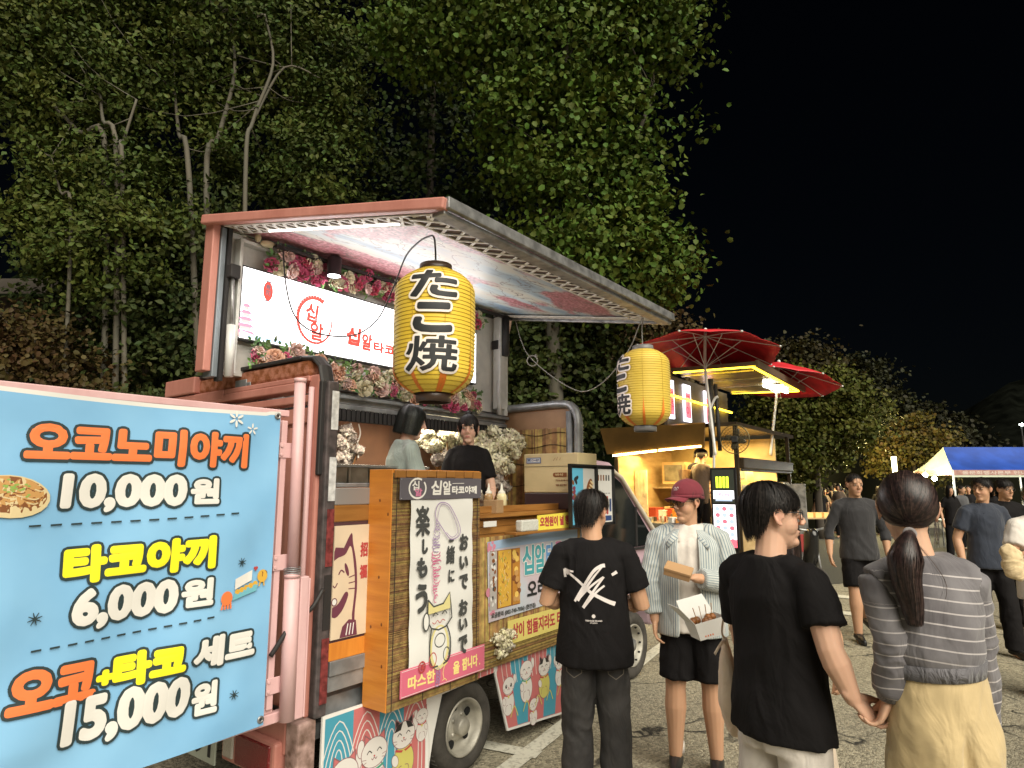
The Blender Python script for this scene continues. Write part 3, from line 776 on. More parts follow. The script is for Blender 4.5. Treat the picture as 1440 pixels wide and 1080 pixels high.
for k in range(n):
    vs = []
    for a in (2*PI*k/n, 2*PI*(k+1)/n):
        for q in (.66, 1): vs.append((4.80+math.cos(a)*.62*q*(1.08 if q == .66 else 1), 9.55+math.sin(a)*.95*q, .009))
    mk.add(vs, [(0, 1, 3, 2)])
flat_line(mk, [(4.75, 13.3), (6.05, 13.5)], .30, .009); flat_line(mk, [(6.15, 13.55), (5.0, 11.3)], .22, .0095)
tag(mk.build('road_lettering', LINE), kind='structure')

# ================================================================== PINK FOOD TRUCK
TM = Matrix.Translation((-.93, 3.26, 0)) @ Matrix.Rotation(R(53.06), 4, 'Z')
truck = thing('food_truck', 'pink food truck with its side wing raised over a wooden serving counter', 'food truck', TM)
def T(x, y, z): return TM @ Vector((x, y, z))
def side_frame(x, y, z, tilt=0):  # sign plane: x along the truck, y up, z out to the customers
    return TM @ Matrix.Translation((x, y, z)) @ Matrix.Rotation(PI/2+R(tilt), 4, 'X')
def part(fn, name, mats, parent=truck, smooth=False, bevel=0):
    m = MB(); fn(m); return m.build(name, mats, parent, smooth, bevel)

part(lambda m: [m.box(-.02, 4.0, .35, .45, .36, .52), m.box(-.02, 4.0, 1.15, 1.25, .36, .52), m.box(1.0, 1.12, .1, 1.5, .20, .30)] + [m.box(x, x+.06, .02, 1.58, .50, .57) for x in (.0, .45, .9, 1.35, 1.8, 2.25)], 'chassis', CHAS)
part(lambda m: [m.box(0, 2.44, .06, 1.6, .575, .66)], 'bed_floor', GREY)
part(lambda m: [m.box(.055, 1.2, -.012, .055, .775, .845), m.box(.055, 1.2, .0, .055, .70, .772)], 'side_rail', GREY, bevel=.004)
# rear face: closed pink panel with ribs, header with rusty band
part(lambda m: [m.box(-.012, .02, .10, 1.58, .60, 2.02)] + [m.box(-.03, -.0125, y, y+.05, .62, 2.0) for y in (.25, .5, .75, 1.0, 1.25, 1.5)], 'rear_panel', PINK, bevel=.004)
part(lambda m: [m.box(-.035, .04, .10, 1.60, 2.02, 2.10), m.box(-.05, .04, .12, 1.60, 2.125, 2.165), m.box(-.06, .04, .22, 1.60, 2.19, 2.235), m.box(-.055, .03, .12, 1.60, 2.235, 2.265)], 'rear_header', PINK, bevel=.006)
part(lambda m: [m.box(-.035, .035, .14, 1.30, 2.265, 2.36)], 'rust_band', RUST, bevel=.02)
part(lambda m: [m.box(-.045, .045, .22, 1.28, 2.362, 2.385), m.box(-.045, .045, .02, .045, 1.75, 2.23), m.tube([(-.0, .033, 2.22), (0, .06, 2.31), (0, .12, 2.36), (0, .22, 2.373)], (.018, .045) and [(.018, .045)]*4, 8, hint=(1, 0, 0))], 'weather_seal', DARK, bevel=.006)
part(lambda m: [m.box(-.075, -.0, 1.28, 1.66, 2.27, 2.375), m.box(-.062, .0, .95, 1.66, 2.20, 2.262)], 'roof_end_cap', PINK, bevel=.008)
def corner(m):
    m.box(-.04, .035, .045, .14, .60, 2.27)
part(corner, 'corner_post', PINK, bevel=.012)
part(lambda m: m.box(-.02, .05, -.004, .044, .60, 2.23), 'post_seal', mat('worn_seal', (.035, .03, .03), .6, col2=(.09, .07, .07), vs=20), bevel=.008)
for z0, z1, mt in ((2.18, 1.98, TAPEW), (1.84, 1.62, TAPEW), (1.58, 1.30, TAPER), (1.26, 1.0, DARK), (.96, .66, TAPER)):
    part(lambda m: m.box(.004, .046, -.008, -.005, z1, z0), 'reflective_tape', mt)
part(lambda m: [m.tube([(-.055, .09, .66), (-.055, .09, 2.2)], .014, 8)], 'hinge_rod', PINKL, smooth=True)
# side door opened backwards: it carries the blue banner
door = part(lambda m: [m.box(-1.42, -.30, -.030, .0, .70, 2.02), m.box(-.30, -.26, -.028, 0, .70, 2.0)] + [m.box(x, x+.03, -.042, -.0305, .72, 2.0) for x in (-.345, -.30)] + [m.box(-1.43, -.26, -.036, .004, 2.02, 2.05), m.box(-1.43, -.20, -.036, .004, .655, .70)], 'rear_door', PINKL, bevel=.004)
for z in (1.86, 1.35, .82):
    part(lambda m: [m.box(-.31, -.19, -.047, -.043, z-.035, z+.035), m.tube([(-.30, -.048, z+.02), (-.30, -.052, z+.02)], .008, 8), m.tube([(-.30, -.048, z-.02), (-.30, -.052, z-.02)], .008, 8)], 'door_hinge', PINKL, door, bevel=.002)
part(lambda m: [m.tube([(-.215, -.07, .665), (-.225, -.07, 1.30)], .034, 16), m.tube([(-.225, -.07, 1.30), (-.235, -.07, 2.19)], .026, 16), m.lathe([(.029, 0), (.029, .02)], 14, (-.235, -.07, 2.185), caps=True), m.lathe([(.0365, 0), (.0365, .02)], 14, (-.225, -.07, 1.28), caps=True)], 'lock_rod', PINKL, smooth=True)
part(lambda m: [m.box(-.185, -.14, -.085, -.05, .66, 1.28), m.box(-.14, -.13, -.085, -.05, .66, 1.27)], 'lock_housing', PINKL, bevel=.006)
wire = MB()
for k in range(4): wire.tube([(-.225+.037*math.cos(a), -.07+.037*math.sin(a), 1.30+.008*k+.004*math.sin(a*2)) for a in [2*PI*i/14 for i in range(14)]], .0022, 5, closed=True)
wire.build('wire_wrap', GREY, truck, True)
part(lambda m: [m.tube(spline([(-.30, -.05, .95), (-.25, -.075, 1.04), (-.20, -.06, 1.10), (-.10, -.05, 1.12), (-.02, -.03, 1.20)], 5), .011, 8)], 'black_hose', DARK, smooth=True)
# far side of the box, seen through the open side
INT = mat('brown_interior', (.17, .09, .05), .6, var=.3, vs=3)
part(lambda m: [m.box(.04, 2.44, 1.54, 1.58, .66, 2.30)], 'far_wall', INT)
part(lambda m: [m.box(.04, 2.44, .86, 1.60, 2.31, 2.35)], 'roof', PINK)
part(lambda m: [m.box(-.04, 2.44, .74, .86, 2.235, 2.31), m.box(-.04, 2.44, .725, .745, 2.20, 2.23), m.box(-.04, 2.44, .70, .74, 2.265, 2.29)], 'centre_beam', GREY, bevel=.005)
fr = MB()
for k in range(60): fr.box(.05+k*.04, .078+k*.04, .733, .742, 2.125, 2.2)
fr.box(.05, 2.44, .743, .752, 2.12, 2.2)
tag(fr.build('black_fringe', DARK, truck), kind='stuff')
part(lambda m: [m.box(.05, 1.9, 1.50, 1.538, 1.85, 1.865)], 'wall_trim', GOLD)
# raised wing: upright inner panel and awning
WALLT = mat('embossed_foil', (.50, .49, .47), .45, bump=.6, bs=16, col2=(.62, .60, .56), vs=8)
part(lambda m: [m.box(-.20, 2.40, .80, .845, 2.33, 3.185)], 'upright_panel', WALLT)
part(lambda m: [m.box(-.285, -.24, .77, .86, 2.33, 3.20)], 'wing_edge', PINK, bevel=.006)
part(lambda m: [m.box(-.238, -.205, .76, .86, 2.30, 3.18)], 'wing_edge_frame', mat('blue_grey_metal', (.22, .25, .28), .4, metal=.4), bevel=.004)
part(lambda m: [m.box(-.203, -.18, .745, .80, 2.28, 3.2)], 'wing_gap', DARK)
part(lambda m: [m.box(-.135, -.115, .73, .80, 2.33, 3.12), m.box(-.135, .45, .735, .80, 3.12, 3.14)], 'inner_trim', WHITEM, bevel=.003)
A0, B0, C0, D0 = Vector((-.285, .84, 3.205)), Vector((-.05, -.83, 2.925)), Vector((2.42, -.83, 2.93)), Vector((2.46, .84, 3.235))
up_ = Vector((0, .15, .99))
aw = MB(); aw.add([A0, B0, C0, D0]+[p+up_*.03 for p in (A0, B0, C0, D0)], [(0, 1, 2, 3), (7, 6, 5, 4), (0, 4, 5, 1), (1, 5, 6, 2), (2, 6, 7, 3), (3, 7, 4, 0)])
# cherry blossom print on the lining
BL = mat('blossom_lining', (.5, .5, .5), .4); nt = BL.node_tree; b_ = nt.nodes['Principled BSDF']; L_ = nt.links.new
tc = nt.nodes.new('ShaderNodeTexCoord')
def nz(sc, det=8, dist=0, st=(1, 1, 1)):
    mp = nt.nodes.new('ShaderNodeMapping'); mp.inputs['Scale'].default_value = st; L_(tc.outputs['Object'], mp.inputs[0])
    n = nt.nodes.new('ShaderNodeTexNoise'); n.inputs['Scale'].default_value = sc; n.inputs['Detail'].default_value = det; n.inputs['Distortion'].default_value = dist; L_(mp.outputs[0], n.inputs[0]); return n
def ramp(src, st):
    r = nt.nodes.new('ShaderNodeValToRGB'); L_(src, r.inputs[0]); e = r.color_ramp.elements
    while len(e) < len(st): e.new(.5)
    for q, (p, c) in zip(e, st): q.position = p; q.color = (*c, 1)
    return r
def mixc(f, a, b):
    m = nt.nodes.new('ShaderNodeMix'); m.data_type = 'RGBA'; L_(f, m.inputs[0]); L_(a, m.inputs[6]); L_(b, m.inputs[7]); return m.outputs[2]
sk_ = ramp(nz(1.6, 6, 0, (.5, 2, 1)).outputs[0], [(.36, (.20, .30, .40)), (.46, (.42, .50, .52)), (.56, (.52, .50, .42)), (.66, (.32, .40, .47))])
bl_ = ramp(nz(46, 6).outputs[0], [(.36, (.17, .06, .06)), (.5, (.42, .14, .17)), (.64, (.55, .33, .34))])
ms_ = ramp(nz(1.5, 10, .3, (.75, 1.6, 1)).outputs[0], [(.485, (0, 0, 0)), (.52, (1, 1, 1))])
br_ = ramp(nz(3.2, 12, 1.0, (1, 1.6, 1)).outputs[0], [(.485, (1, 1, 1)), (.497, (0, 0, 0)), (.503, (0, 0, 0)), (.515, (1, 1, 1))])
cc = mixc(ms_.outputs[0], sk_.outputs[0], bl_.outputs[0]); dk = nt.nodes.new('ShaderNodeRGB'); dk.outputs[0].default_value = (.14, .11, .10, 1)
cc = mixc(br_.outputs[0], dk.outputs[0], cc); L_(cc, b_.inputs['Base Color'])
aw.m = [0, 1, 1, 1, 1, 1]
awn = aw.build('awning', [BL, PINK], truck)
part(lambda m: m.bar(A0+Vector((-.02, 0, .012)), B0+Vector((-.02, -.02, .012)), .05, .055), 'awning_edge', PINK, awn, bevel=.008)
def rim(m):
    m.bar(B0+Vector((-.02, -.02, .02)), C0+Vector((.02, -.02, .02)), .03, .055)
    m.bar(B0+Vector((-.02, .03, -.02)), C0+Vector((.02, .03, -.02)), .075, .02)
part(rim, 'awning_rim', SILV, awn, bevel=.004)
part(lambda m: m.bar(C0+Vector((0, 0, 0)), D0+Vector((0, 0, 0)), .035, .07), 'awning_end', SILV, awn, bevel=.004)
# lattice strips: white criss-cross border
LAT = mat('white_lattice', (.70, .68, .63), .5); LBK = mat('lattice_backing', (.10, .065, .05), .8)
def lattice(a, b, inward, w, nrep):
    m = MB(); d = (b-a); L0 = d.length; d = d/L0; inn = (inward-d*inward.dot(d)).normalized(); nn = d.cross(inn).normalized()
    if nn.z > 0: nn = -nn
    o = nn*.006
    m.add([a+o*.3, b+o*.3, b+inn*(w+.01)+o*.3, a+inn*(w+.01)+o*.3], [(0, 1, 2, 3)], 1)
    for off in (0, w): m.bar(a+inn*(off+.006)+o, b+inn*(off+.006)+o, .010, .006)
    st = L0/nrep
    for k in range(nrep):
        p = a+d*(k*st)
        m.bar(p+inn*.008+o, p+d*st+inn*w+o, .016, .005, hint=nn); m.bar(p+d*st+inn*.008+o*1.4, p+inn*w+o*1.4, .016, .005, hint=nn)
    return m
ln = lambda a, b, t: a.lerp(b, t)
tag(lattice(ln(A0, B0, .06)+Vector((.03, 0, 0)), ln(A0, B0, .97)+Vector((.03, 0, 0)), Vector((1, 0, 0)), .13, 19).build('lattice_trim', [LAT, LBK], awn), kind='stuff')
tag(lattice(ln(B0, C0, .01)+Vector((0, .085, .01)), ln(B0, C0, .99)+Vector((0, .085, .01)), Vector((0, 1, .13)), .17, 22).build('lattice_trim', [LAT, LBK], awn), kind='stuff')
tag(lattice(ln(D0, C0, .06)+Vector((-.05, 0, -.01)), ln(D0, C0, .95)+Vector((-.05, 0, -.01)), Vector((-1, 0, 0)), .07, 24).build('lattice_trim', [LAT, LBK], awn), kind='stuff')
# black rail under the hinge with short posts
rl = MB(); ra, rb = Vector((.05, .66, 3.13)), Vector((2.42, .66, 3.17)); rl.bar(ra, rb, .022, .022)
rl.bar(ra+Vector((0, .10, .0)), rb+Vector((0, .10, 0)), .012, .012)
for k in range(30): p = ra.lerp(rb, k/29); rl.bar(p, p+Vector((0, .10, 0)), .008, .008)
rl.build('ceiling_rail', DARK, truck)
# LED strip along the wing edge, lit
LEDW = mat('white_led', (1, 1, 1), emit=3, ecol=(1, .98, .93))
led = part(lambda m: m.bar(Vector((-.10, .50, 3.135)), Vector((.02, -.45, 2.975)), .008, .008), 'led_strip', LEDW, awn)
ld = bpy.data.lights.new('wall_fill_light', 'AREA'); ld.shape = 'RECTANGLE'; ld.size = 1.9; ld.size_y = .05; ld.energy = 2.4; ld.spread = R(100); ld.color = (1, .96, .9)  # added fill, apart from the strip, aimed at the roses and sign wall
lo_ = bpy.data.objects.new('wall_fill_light', ld); COL.objects.link(lo_); lo_.parent = truck; lo_.location = (.95, -.35, 2.90); lo_.rotation_euler = (R(78), 0, 0)
# gas struts
for x, yb in ((-.17, .70), (2.30, .70)):
    s_ = part(lambda m: [m.tube([(x, yb, 2.30), (x, yb+.01, 2.60)], .024, 14)], 'gas_strut', WHITEM, smooth=True)
    part(lambda m: [m.tube([(x, yb+.01, 2.60), (x, yb+.03, 2.90)], .010, 10)], 'strut_rod', SILV, s_, smooth=True)
    part(lambda m: [m.box(x-.03, x+.03, yb, yb+.07, 2.88, 2.96)], 'strut_bracket', DARK, s_, bevel=.006)
part(lambda m: [m.box(2.28, 2.36, .68, .76, 2.35, 3.2), m.box(2.37, 2.42, .70, .74, 2.3, 2.85)], 'end_post', WHITEM, bevel=.006)
part(lambda m: [m.tube([(2.33, .66, 2.82), (2.33, .66, 3.18)], .035, 12), m.bar((2.33, .66, 3.0), (2.33, .72, 2.95), .03)], 'post_clamp', DARK, smooth=True)
# headboard: grey frame, brown sheet, reed mat
def hb(m):
    z1, yb, yt = 2.36, 0, 1.55
    m.tube(spline([(2.45, .0, .70), (2.45, .0, 2.0), (2.45, .0, 2.22), (2.45, .05, 2.33), (2.45, .16, 2.365), (2.45, .5, 2.365), (2.45, 1.55, 2.365)], 5), [(.045, .035)]*31, 10)
    m.box(2.42, 2.48, .055, .10, .70, 2.30)
part(hb, 'headboard_frame', GREY, smooth=True)
part(lambda m: m.box(2.455, 2.475, .06, 1.55, .70, 2.35), 'headboard', mat('tan_board', (.34, .20, .11), .6, var=.15, vs=5))
rm = MB(); y = .10
while y < 1.5:
    wv = random.uniform(.009, .014); rm.box(2.415, 2.43+random.uniform(-.003, .003), y, y+wv, .72, 2.165+random.uniform(-.006, .006)); y += wv+.0015
tag(rm.build('reed_mat', REED, truck), kind='stuff')
st = MB()
for z in (.9, 1.1, 1.3, 1.5, 1.7, 1.88, 2.02, 2.12):
    st.tube([(2.409, .1+k*.05, z+.012*math.sin(k*.8+z*9)) for k in range(29)], .0025, 4)
st.build('mat_string', STRING, truck)
# left bay under the opening: planks and cat picture
part(lambda m: [m.box(.05, 1.19, -.006, .02, 1.60, 1.685)], 'counter_trim', mat('grey_trim', (.30, .28, .27), .4, metal=.3), bevel=.003)
for z0, z1 in ((1.515, 1.597), (.935-.09, .93)):
    part(lambda m: m.box(.05, 1.19, -.004, .022, z0, z1), 'plank', WOODB if z0 > 1 else WOODO, bevel=.003)
part(lambda m: m.box(.05, 1.19, .0, .02, .93, 1.512), 'side_panel', mat('dark_plum', (.07, .03, .035), .5))
part(lambda m: [m.box(.05, 1.2, .02, .50, 1.69, 1.71)], 'counter_top', GREY, bevel=.003)
# counter section with reeds
part(lambda m: [m.box(1.19, 2.42, -.004, .03, .66, 1.56)], 'counter_front', WOODB)
for k in range(9):
    z = 1.565-.045*(k+1)
    if k < 4: part(lambda m: m.box(1.17, 2.42, -.012, -.0045, z, z+.043), 'plank', WOODB, bevel=.002)
part(lambda m: [m.box(1.13, 2.44, -.06, .46, 1.49, 1.515)], 'counter_shelf', WOODB, bevel=.003)
part(lambda m: [m.box(1.38, 2.5, -.16, -.062, 1.375, 1.392)], 'front_shelf', WOODB, bevel=.003)
rr_ = MB()
x = 1.195
while x < 2.42:
    wv = random.uniform(.012, .018); rr_.tube([(x, -.012, .72), (x, -.012, 1.365)], wv/2, 6); x += wv
tag(rr_.build('reed_cladding', REED, truck), kind='stuff')
rr_ = MB()
for k in range(9): rr_.tube([(.98, -.022, .562+k*.0185), (2.44, -.022, .562+k*.0185)], .009, 6)
tag(rr_.build('reed_roll', REEDD, truck), kind='stuff')
# printed skirts
def skirt(poly): return part(lambda m: m.prism(poly, -.006, .006, Matrix.Rotation(PI/2, 4, 'X')), 'skirt_panel', PAPER)
sk1 = skirt([(.03, -.02), (.74, .03), (.80, .30), (.865, .50), (1.36, .52), (1.36, .58), (.03, .60)])
sk2 = skirt([(1.36, .50), (1.49, .125), (2.24, .045), (2.20, .60), (1.36, .58)])
# wheels
def wheel(cx, y0, r, width, hub=True, hubc=False):
    w_ = bpy.data.objects.new('wheel', None); COL.objects.link(w_); w_.parent = truck; w_.location = (cx, y0, r)
    TY = mat('tyre_rubber', (.045, .04, .034), .85, bump=.3, bs=60, var=.25, vs=14)
    prof = [(r*.62, .0), (r*.66, -.022), (r*.80, -.034), (r*.93, -.026), (r, -.0), (r, width), (r*.9, width+.02), (r*.62, width)]
    t = MB(); t.lathe(prof, 48, axis='y'); 
    for k in range(48):
        a = 2*PI*k/48; d = Vector((math.cos(a), 0, math.sin(a))); t.bar(d*r*.985+Vector((0, .006, 0)), d*r*.985+Vector((0, width-.01, 0)), .013, .012, hint=d)
    t.build('tyre', TY, w_, True)
    RM = mat('dusty_steel_rim', (.36, .34, .29), .5, metal=.35, var=.3, vs=10, bump=.1)
    q = MB(); q.lathe([(r*.64, -.012), (r*.63, -.026), (r*.585, -.022), (r*.56, .02), (r*.50, .052), (r*.40, .060), (r*.34, .045), (r*.30, .030), (r*.16, .026), (0.001, .024)], 48, axis='y'); q.build('rim', RM, w_, True)
    h = MB(); h.lathe([(r*.20, .03), (r*.20, -.012), (r*.17, -.024), (.001, -.026)], 24, axis='y')
    for k in range(5): a = 2*PI*k/5; h.lathe([(.011, .03), (.011, -.0), (.001, -.002)], 8, (r*.255*math.cos(a), 0.02, r*.255*math.sin(a)), 'y')
    h.build('hub', RM if hub else SILV, w_, True)
    o = MB()
    for k in range(5 if not hubc else 12):
        a = 2*PI*k/(5 if not hubc else 12)+.5
        rr2 = r*.43 if not hubc else r*.56; o.ell((rr2*math.cos(a), .046 if not hubc else -.002, rr2*math.sin(a)), (.030 if not hubc else .010, .012, .024 if not hubc else .009), Matrix.Rotation(-a, 3, 'Y'))
    o.build('rim_hole', mat('hole_black', (.006, .006, .006), .9), w_, True)
    return w_
wheel(1.085, .03, .258, .15); wheel(3.41, .06, .285, .15, False, True); wheel(3.41, 1.35, .285, .15, False, True)
# cab
def cab(m):
    pr = [(2.56, .42), (3.06, .42), (3.10, .60), (3.24, .70), (3.56, .70), (3.70, .60), (3.74, .40), (4.18, .40), (4.22, .62), (4.20, .98), (4.08, 1.16), (3.98, 1.22), (3.20, 1.80), (3.02, 1.90), (2.62, 1.92), (2.56, 1.86)]
    m.prism(pr, -1.56, -.02, Matrix.Rotation(PI/2, 4, 'X'))
cb = part(cab, 'cab', LILAC, bevel=.03)
CREAM = mat('cream_paint', (.60, .53, .42), .35)
GLS = mat('dark_glass', (.008, .010, .010), .06, spec=.8)
part(lambda m: m.prism([(2.64, 1.16), (3.86, 1.14), (3.16, 1.72), (3.02, 1.78), (2.64, 1.80)], .0, .014, Matrix.Translation((0, .012, 0)) @ Matrix.Rotation(PI/2, 4, 'X')), 'side_window', GLS, cb)
part(lambda m: m.tube([(2.60, .0, 1.84), (3.0, .0, 1.83), (3.18, .0, 1.765), (3.95, .0, 1.17), (4.05, .01, 1.04)], [.018, .018, .02, .022, .02], 8), 'window_pillar', CREAM, cb, smooth=True)
part(lambda m: [m.tube([(2.66, -.004, 1.14), (3.9, -.004, 1.12)], .012, 6), m.box(3.42, 3.45, -.012, .0, 1.15, 1.50)], 'window_seal', DARK, cb)
part(lambda m: m.add([(3.24, .10, 1.76), (3.24, 1.48, 1.76), (4.02, 1.48, 1.18), (4.02, .10, 1.18)], [(0, 1, 2, 3)]), 'windshield', GLS, cb)
mirr = part(lambda m: [m.box(3.86, 3.93, -.24, -.08, 1.02, 1.32)], 'mirror', BLACKP, cb, bevel=.03)
part(lambda m: m.tube([(3.92, 0, 1.18), (3.90, -.10, 1.2)], .012, 6), 'mirror_arm', BLACKP, mirr)
part(lambda m: [m.tube(spline([(3.08, -.012, .42), (3.14, -.012, .60), (3.26, -.012, .69), (3.54, -.012, .69), (3.68, -.012, .60), (3.73, -.012, .42)], 4), .016, 6)], 'wheel_arch', DARK, cb, smooth=True)
part(lambda m: [m.box(3.0, 3.14, -.03, -.008, .98, 1.02)], 'door_handle', DARK, cb, bevel=.006)
pc = Print(.004)
for (cx, cz, r_, mt) in ((2.9, .95, .17, mat('print_plum', (.30, .16, .24), .5)), (3.35, .9, .12, PAPER), (3.62, .95, .10, mat('print_teal', (.10, .30, .33), .5))):
    for k in range(5): a = R(90+72*k); pc.oval(cx+r_*.5*math.cos(a), cz+r_*.5*math.sin(a), r_*.45, r_*.45, mt)
pc.text('행사문의', 3.05, 3.75, .80, .90, INK, .003)
pco = pc.build('cab_print', cb); pco.matrix_basis = Matrix.Translation((0, -.002, 0)) @ Matrix.Rotation(PI/2, 4, 'X')
# tail: bumper beam, lamp, number plate
part(lambda m: [m.box(-.10, -.015, .10, 1.55, .44, .585)], 'rear_beam', PINK, bevel=.01)
tl = part(lambda m: [m.box(-.14, -.05, .12, .58, .33, .50)], 'lamp_box', PINK, bevel=.015)
part(lambda m: [m.box(-.150, -.135, .15, .44, .345, .485)], 'tail_light', mat('red_lens', (.16, .008, .01), .15, spec=.8, bump=.5, bs=120), tl, bevel=.008)
part(lambda m: [m.box(-.152, -.135, .46, .55, .355, .475)], 'reverse_light', mat('clear_lens', (.45, .42, .36), .15, spec=.8, bump=.5, bs=120), tl, bevel=.008)
pl = part(lambda m: [m.box(-.125, -.115, .66, 1.14, .27, .43)], 'licence_plate', mat('plate_green_white', (.42, .46, .38), .4), bevel=.003)
pp = Print(.0); pp.text('9191', -.20, .20, -.05, .05, INK, .004)
ppo = pp.build('plate_number', pl); ppo.matrix_basis = Matrix.Translation((-.127, .90, .35)) @ Matrix.Rotation(R(-90), 4, 'Z') @ Matrix.Rotation(PI/2, 4, 'X')
part(lambda m: [m.box(-.10, .0, -.0, .10, .28, .60)], 'corner_bracket', mat('stained_pink', (.45, .30, .27), .6, col2=(.12, .07, .05), vs=14, bump=.3), bevel=.01)

# ---- skirt prints: waves of pink and blue stripes with lucky cats
PB = mat('print_blue', (.05, .26, .36), .55); PP = mat('print_rose', (.46, .13, .13), .55); PW = mat('print_white', (.60, .57, .54), .55)
PY = mat('print_yellow', (.50, .46, .12), .55); PG = mat('print_green', (.05, .26, .17), .55); PK = mat('print_black', (.02, .017, .017), .55); PR = mat('print_red', (.40, .05, .05), .55); PO = mat('print_outline', (.22, .10, .11), .55)
def lucky_cat(p, cx, cy, s, wink=False, patch=None, paw=1, bib=PR, body=PW, ears_up=0):
    """generic beckoning cat drawn with flat shapes; s = head half width"""
    o = .05*s
    p.oval(cx, cy-1.75*s, 1.0*s, 1.25*s, PO); p.oval(cx, cy-1.75*s, .95*s, 1.2*s, body)
    p.oval(cx+paw*1.05*s, cy+.45*s, .30*s, .52*s, PO); p.oval(cx+paw*1.05*s, cy+.45*s, .26*s, .48*s, PW)
    p.oval(cx-paw*.75*s, cy-1.45*s, .30*s, .42*s, PO, rot=25); p.oval(cx-paw*.75*s, cy-1.45*s, .26*s, .38*s, PW, rot=25)
    for e in (-1, 1):
        p.poly([(cx+e*.85*s, cy+.35*s), (cx+e*.80*s, cy+1.18*s), (cx+e*.25*s, cy+.78*s)], PO); p.poly([(cx+e*.78*s, cy+.42*s), (cx+e*.73*s, cy+1.04*s), (cx+e*.32*s, cy+.74*s)], PP if patch is None else patch)
    p.oval(cx, cy, 1.05*s, .88*s, PO); p.oval(cx, cy, 1.0*s, .83*s, PW)
    if patch: p.poly([(cx-.9*s, cy+.3*s), (cx-.6*s, cy+.72*s), (cx-.1*s, cy+.82*s), (cx-.3*s, cy+.35*s)], patch); p.poly([(cx+.9*s, cy+.3*s), (cx+.6*s, cy+.72*s), (cx+.15*s, cy+.82*s), (cx+.35*s, cy+.35*s)], patch)
    for e in (-1, 1):
        if wink: p.line([(cx+e*.58*s, cy+.0*s), (cx+e*.40*s, cy+.16*s), (cx+e*.2*s, cy+.0*s)], .06*s, PK)
        else: p.oval(cx+e*.42*s, cy-.02*s, .16*s, .2*s, PK); p.oval(cx+e*.38*s, cy+.05*s, .05*s, .06*s, PW)
        p.line([(cx+e*.62*s, cy-.28*s), (cx+e*.95*s, cy-.22*s)], .035*s, PO); p.line([(cx+e*.60*s, cy-.42*s), (cx+e*.9*s, cy-.48*s)], .035*s, PO)
    p.line([(cx-.22*s, cy-.30*s), (cx-.12*s, cy-.40*s), (cx, cy-.28*s), (cx+.12*s, cy-.40*s), (cx+.22*s, cy-.30*s)], .05*s, PO)
    p.oval(cx, cy-.2*s, .07*s, .05*s, PR)
    p.line([(cx-.75*s, cy-.82*s), (cx, cy-1.02*s), (cx+.75*s, cy-.82*s)], .14*s, bib); p.oval(cx, cy-1.12*s, .15*s, .16*s, PY)
    p.line([(cx-.5*s, cy-2.5*s), (cx-.45*s, cy-2.0*s), (cx-.15*s, cy-1.9*s)], .05*s, PO); p.line([(cx+.5*s, cy-2.5*s), (cx+.45*s, cy-2.0*s), (cx+.15*s, cy-1.9*s)], .05*s, PO)
def waves(p, x0, x1, y0, y1, seq):
    n = len(seq)
    for k, m in enumerate(seq):
        a, b = x0+(x1-x0)*k/n, x0+(x1-x0)*(k+1)/n; p.rect(a, b, y0, y1, m)
    for k in range(n):
        a, b = x0+(x1-x0)*k/n, x0+(x1-x0)*(k+1)/n; cx = (a+b)/2
        for q in (.18, .36, .54, .72):
            p.line([(cx-(b-a)*q*.9, y0), (cx-(b-a)*q*.85, y0+(y1-y0)*.55), (cx, y0+(y1-y0)*(.62+q*.45)), (cx+(b-a)*q*.85, y0+(y1-y0)*.55), (cx+(b-a)*q*.9, y0)], .006, PW)
p1 = Print(.0074); waves(p1, .045, .735, .045, .585, [PB, PP, PB, PP]); waves(p1, .735, 1.345, .515, .58, [PB, PB, PP])
lucky_cat(p1, .17, .30, .085, paw=1); lucky_cat(p1, .36, .345, .085, wink=True, paw=-1, bib=PG); lucky_cat(p1, .565, .37, .08, wink=True, patch=PK, paw=1, bib=PR, body=PY); lucky_cat(p1, .70, .43, .045, wink=True, paw=-1)
o = p1.build('skirt_print', sk1); o.matrix_basis = Matrix.Rotation(PI/2, 4, 'X')
p2 = Print(.0074)
p2.poly([(1.375, .49), (1.50, .14), (2.225, .062), (2.19, .57), (1.375, .565)], PP); p2.poly([(1.52, .50), (1.60, .132), (1.72, .12), (1.72, .56), (1.52, .56)], PB); p2.poly([(1.95, .56), (1.90, .10), (2.05, .085), (2.12, .56)], PB)
for k in range(16): p2.line([(1.42+.048*k, .56), (1.435+.047*k, .48), (1.46+.045*k, .40)], .005, PW)
for (cx, cy, s_, kw) in ((1.50, .40, .062, {}), (1.70, .455, .07, dict(wink=True, bib=PG)), (1.915, .43, .07, dict(wink=True, patch=PK, body=PY)), (2.11, .42, .055, dict(paw=-1)), (1.78, .215, .045, dict(wink=True))):
    lucky_cat(p2, cx, cy, s_, **kw)
for k in range(5): p2.line([(1.52+.14*k, .20), (1.56+.14*k, .26), (1.60+.14*k, .19)], .008, PY)
o = p2.build('skirt_print', sk2); o.matrix_basis = Matrix.Rotation(PI/2, 4, 'X')

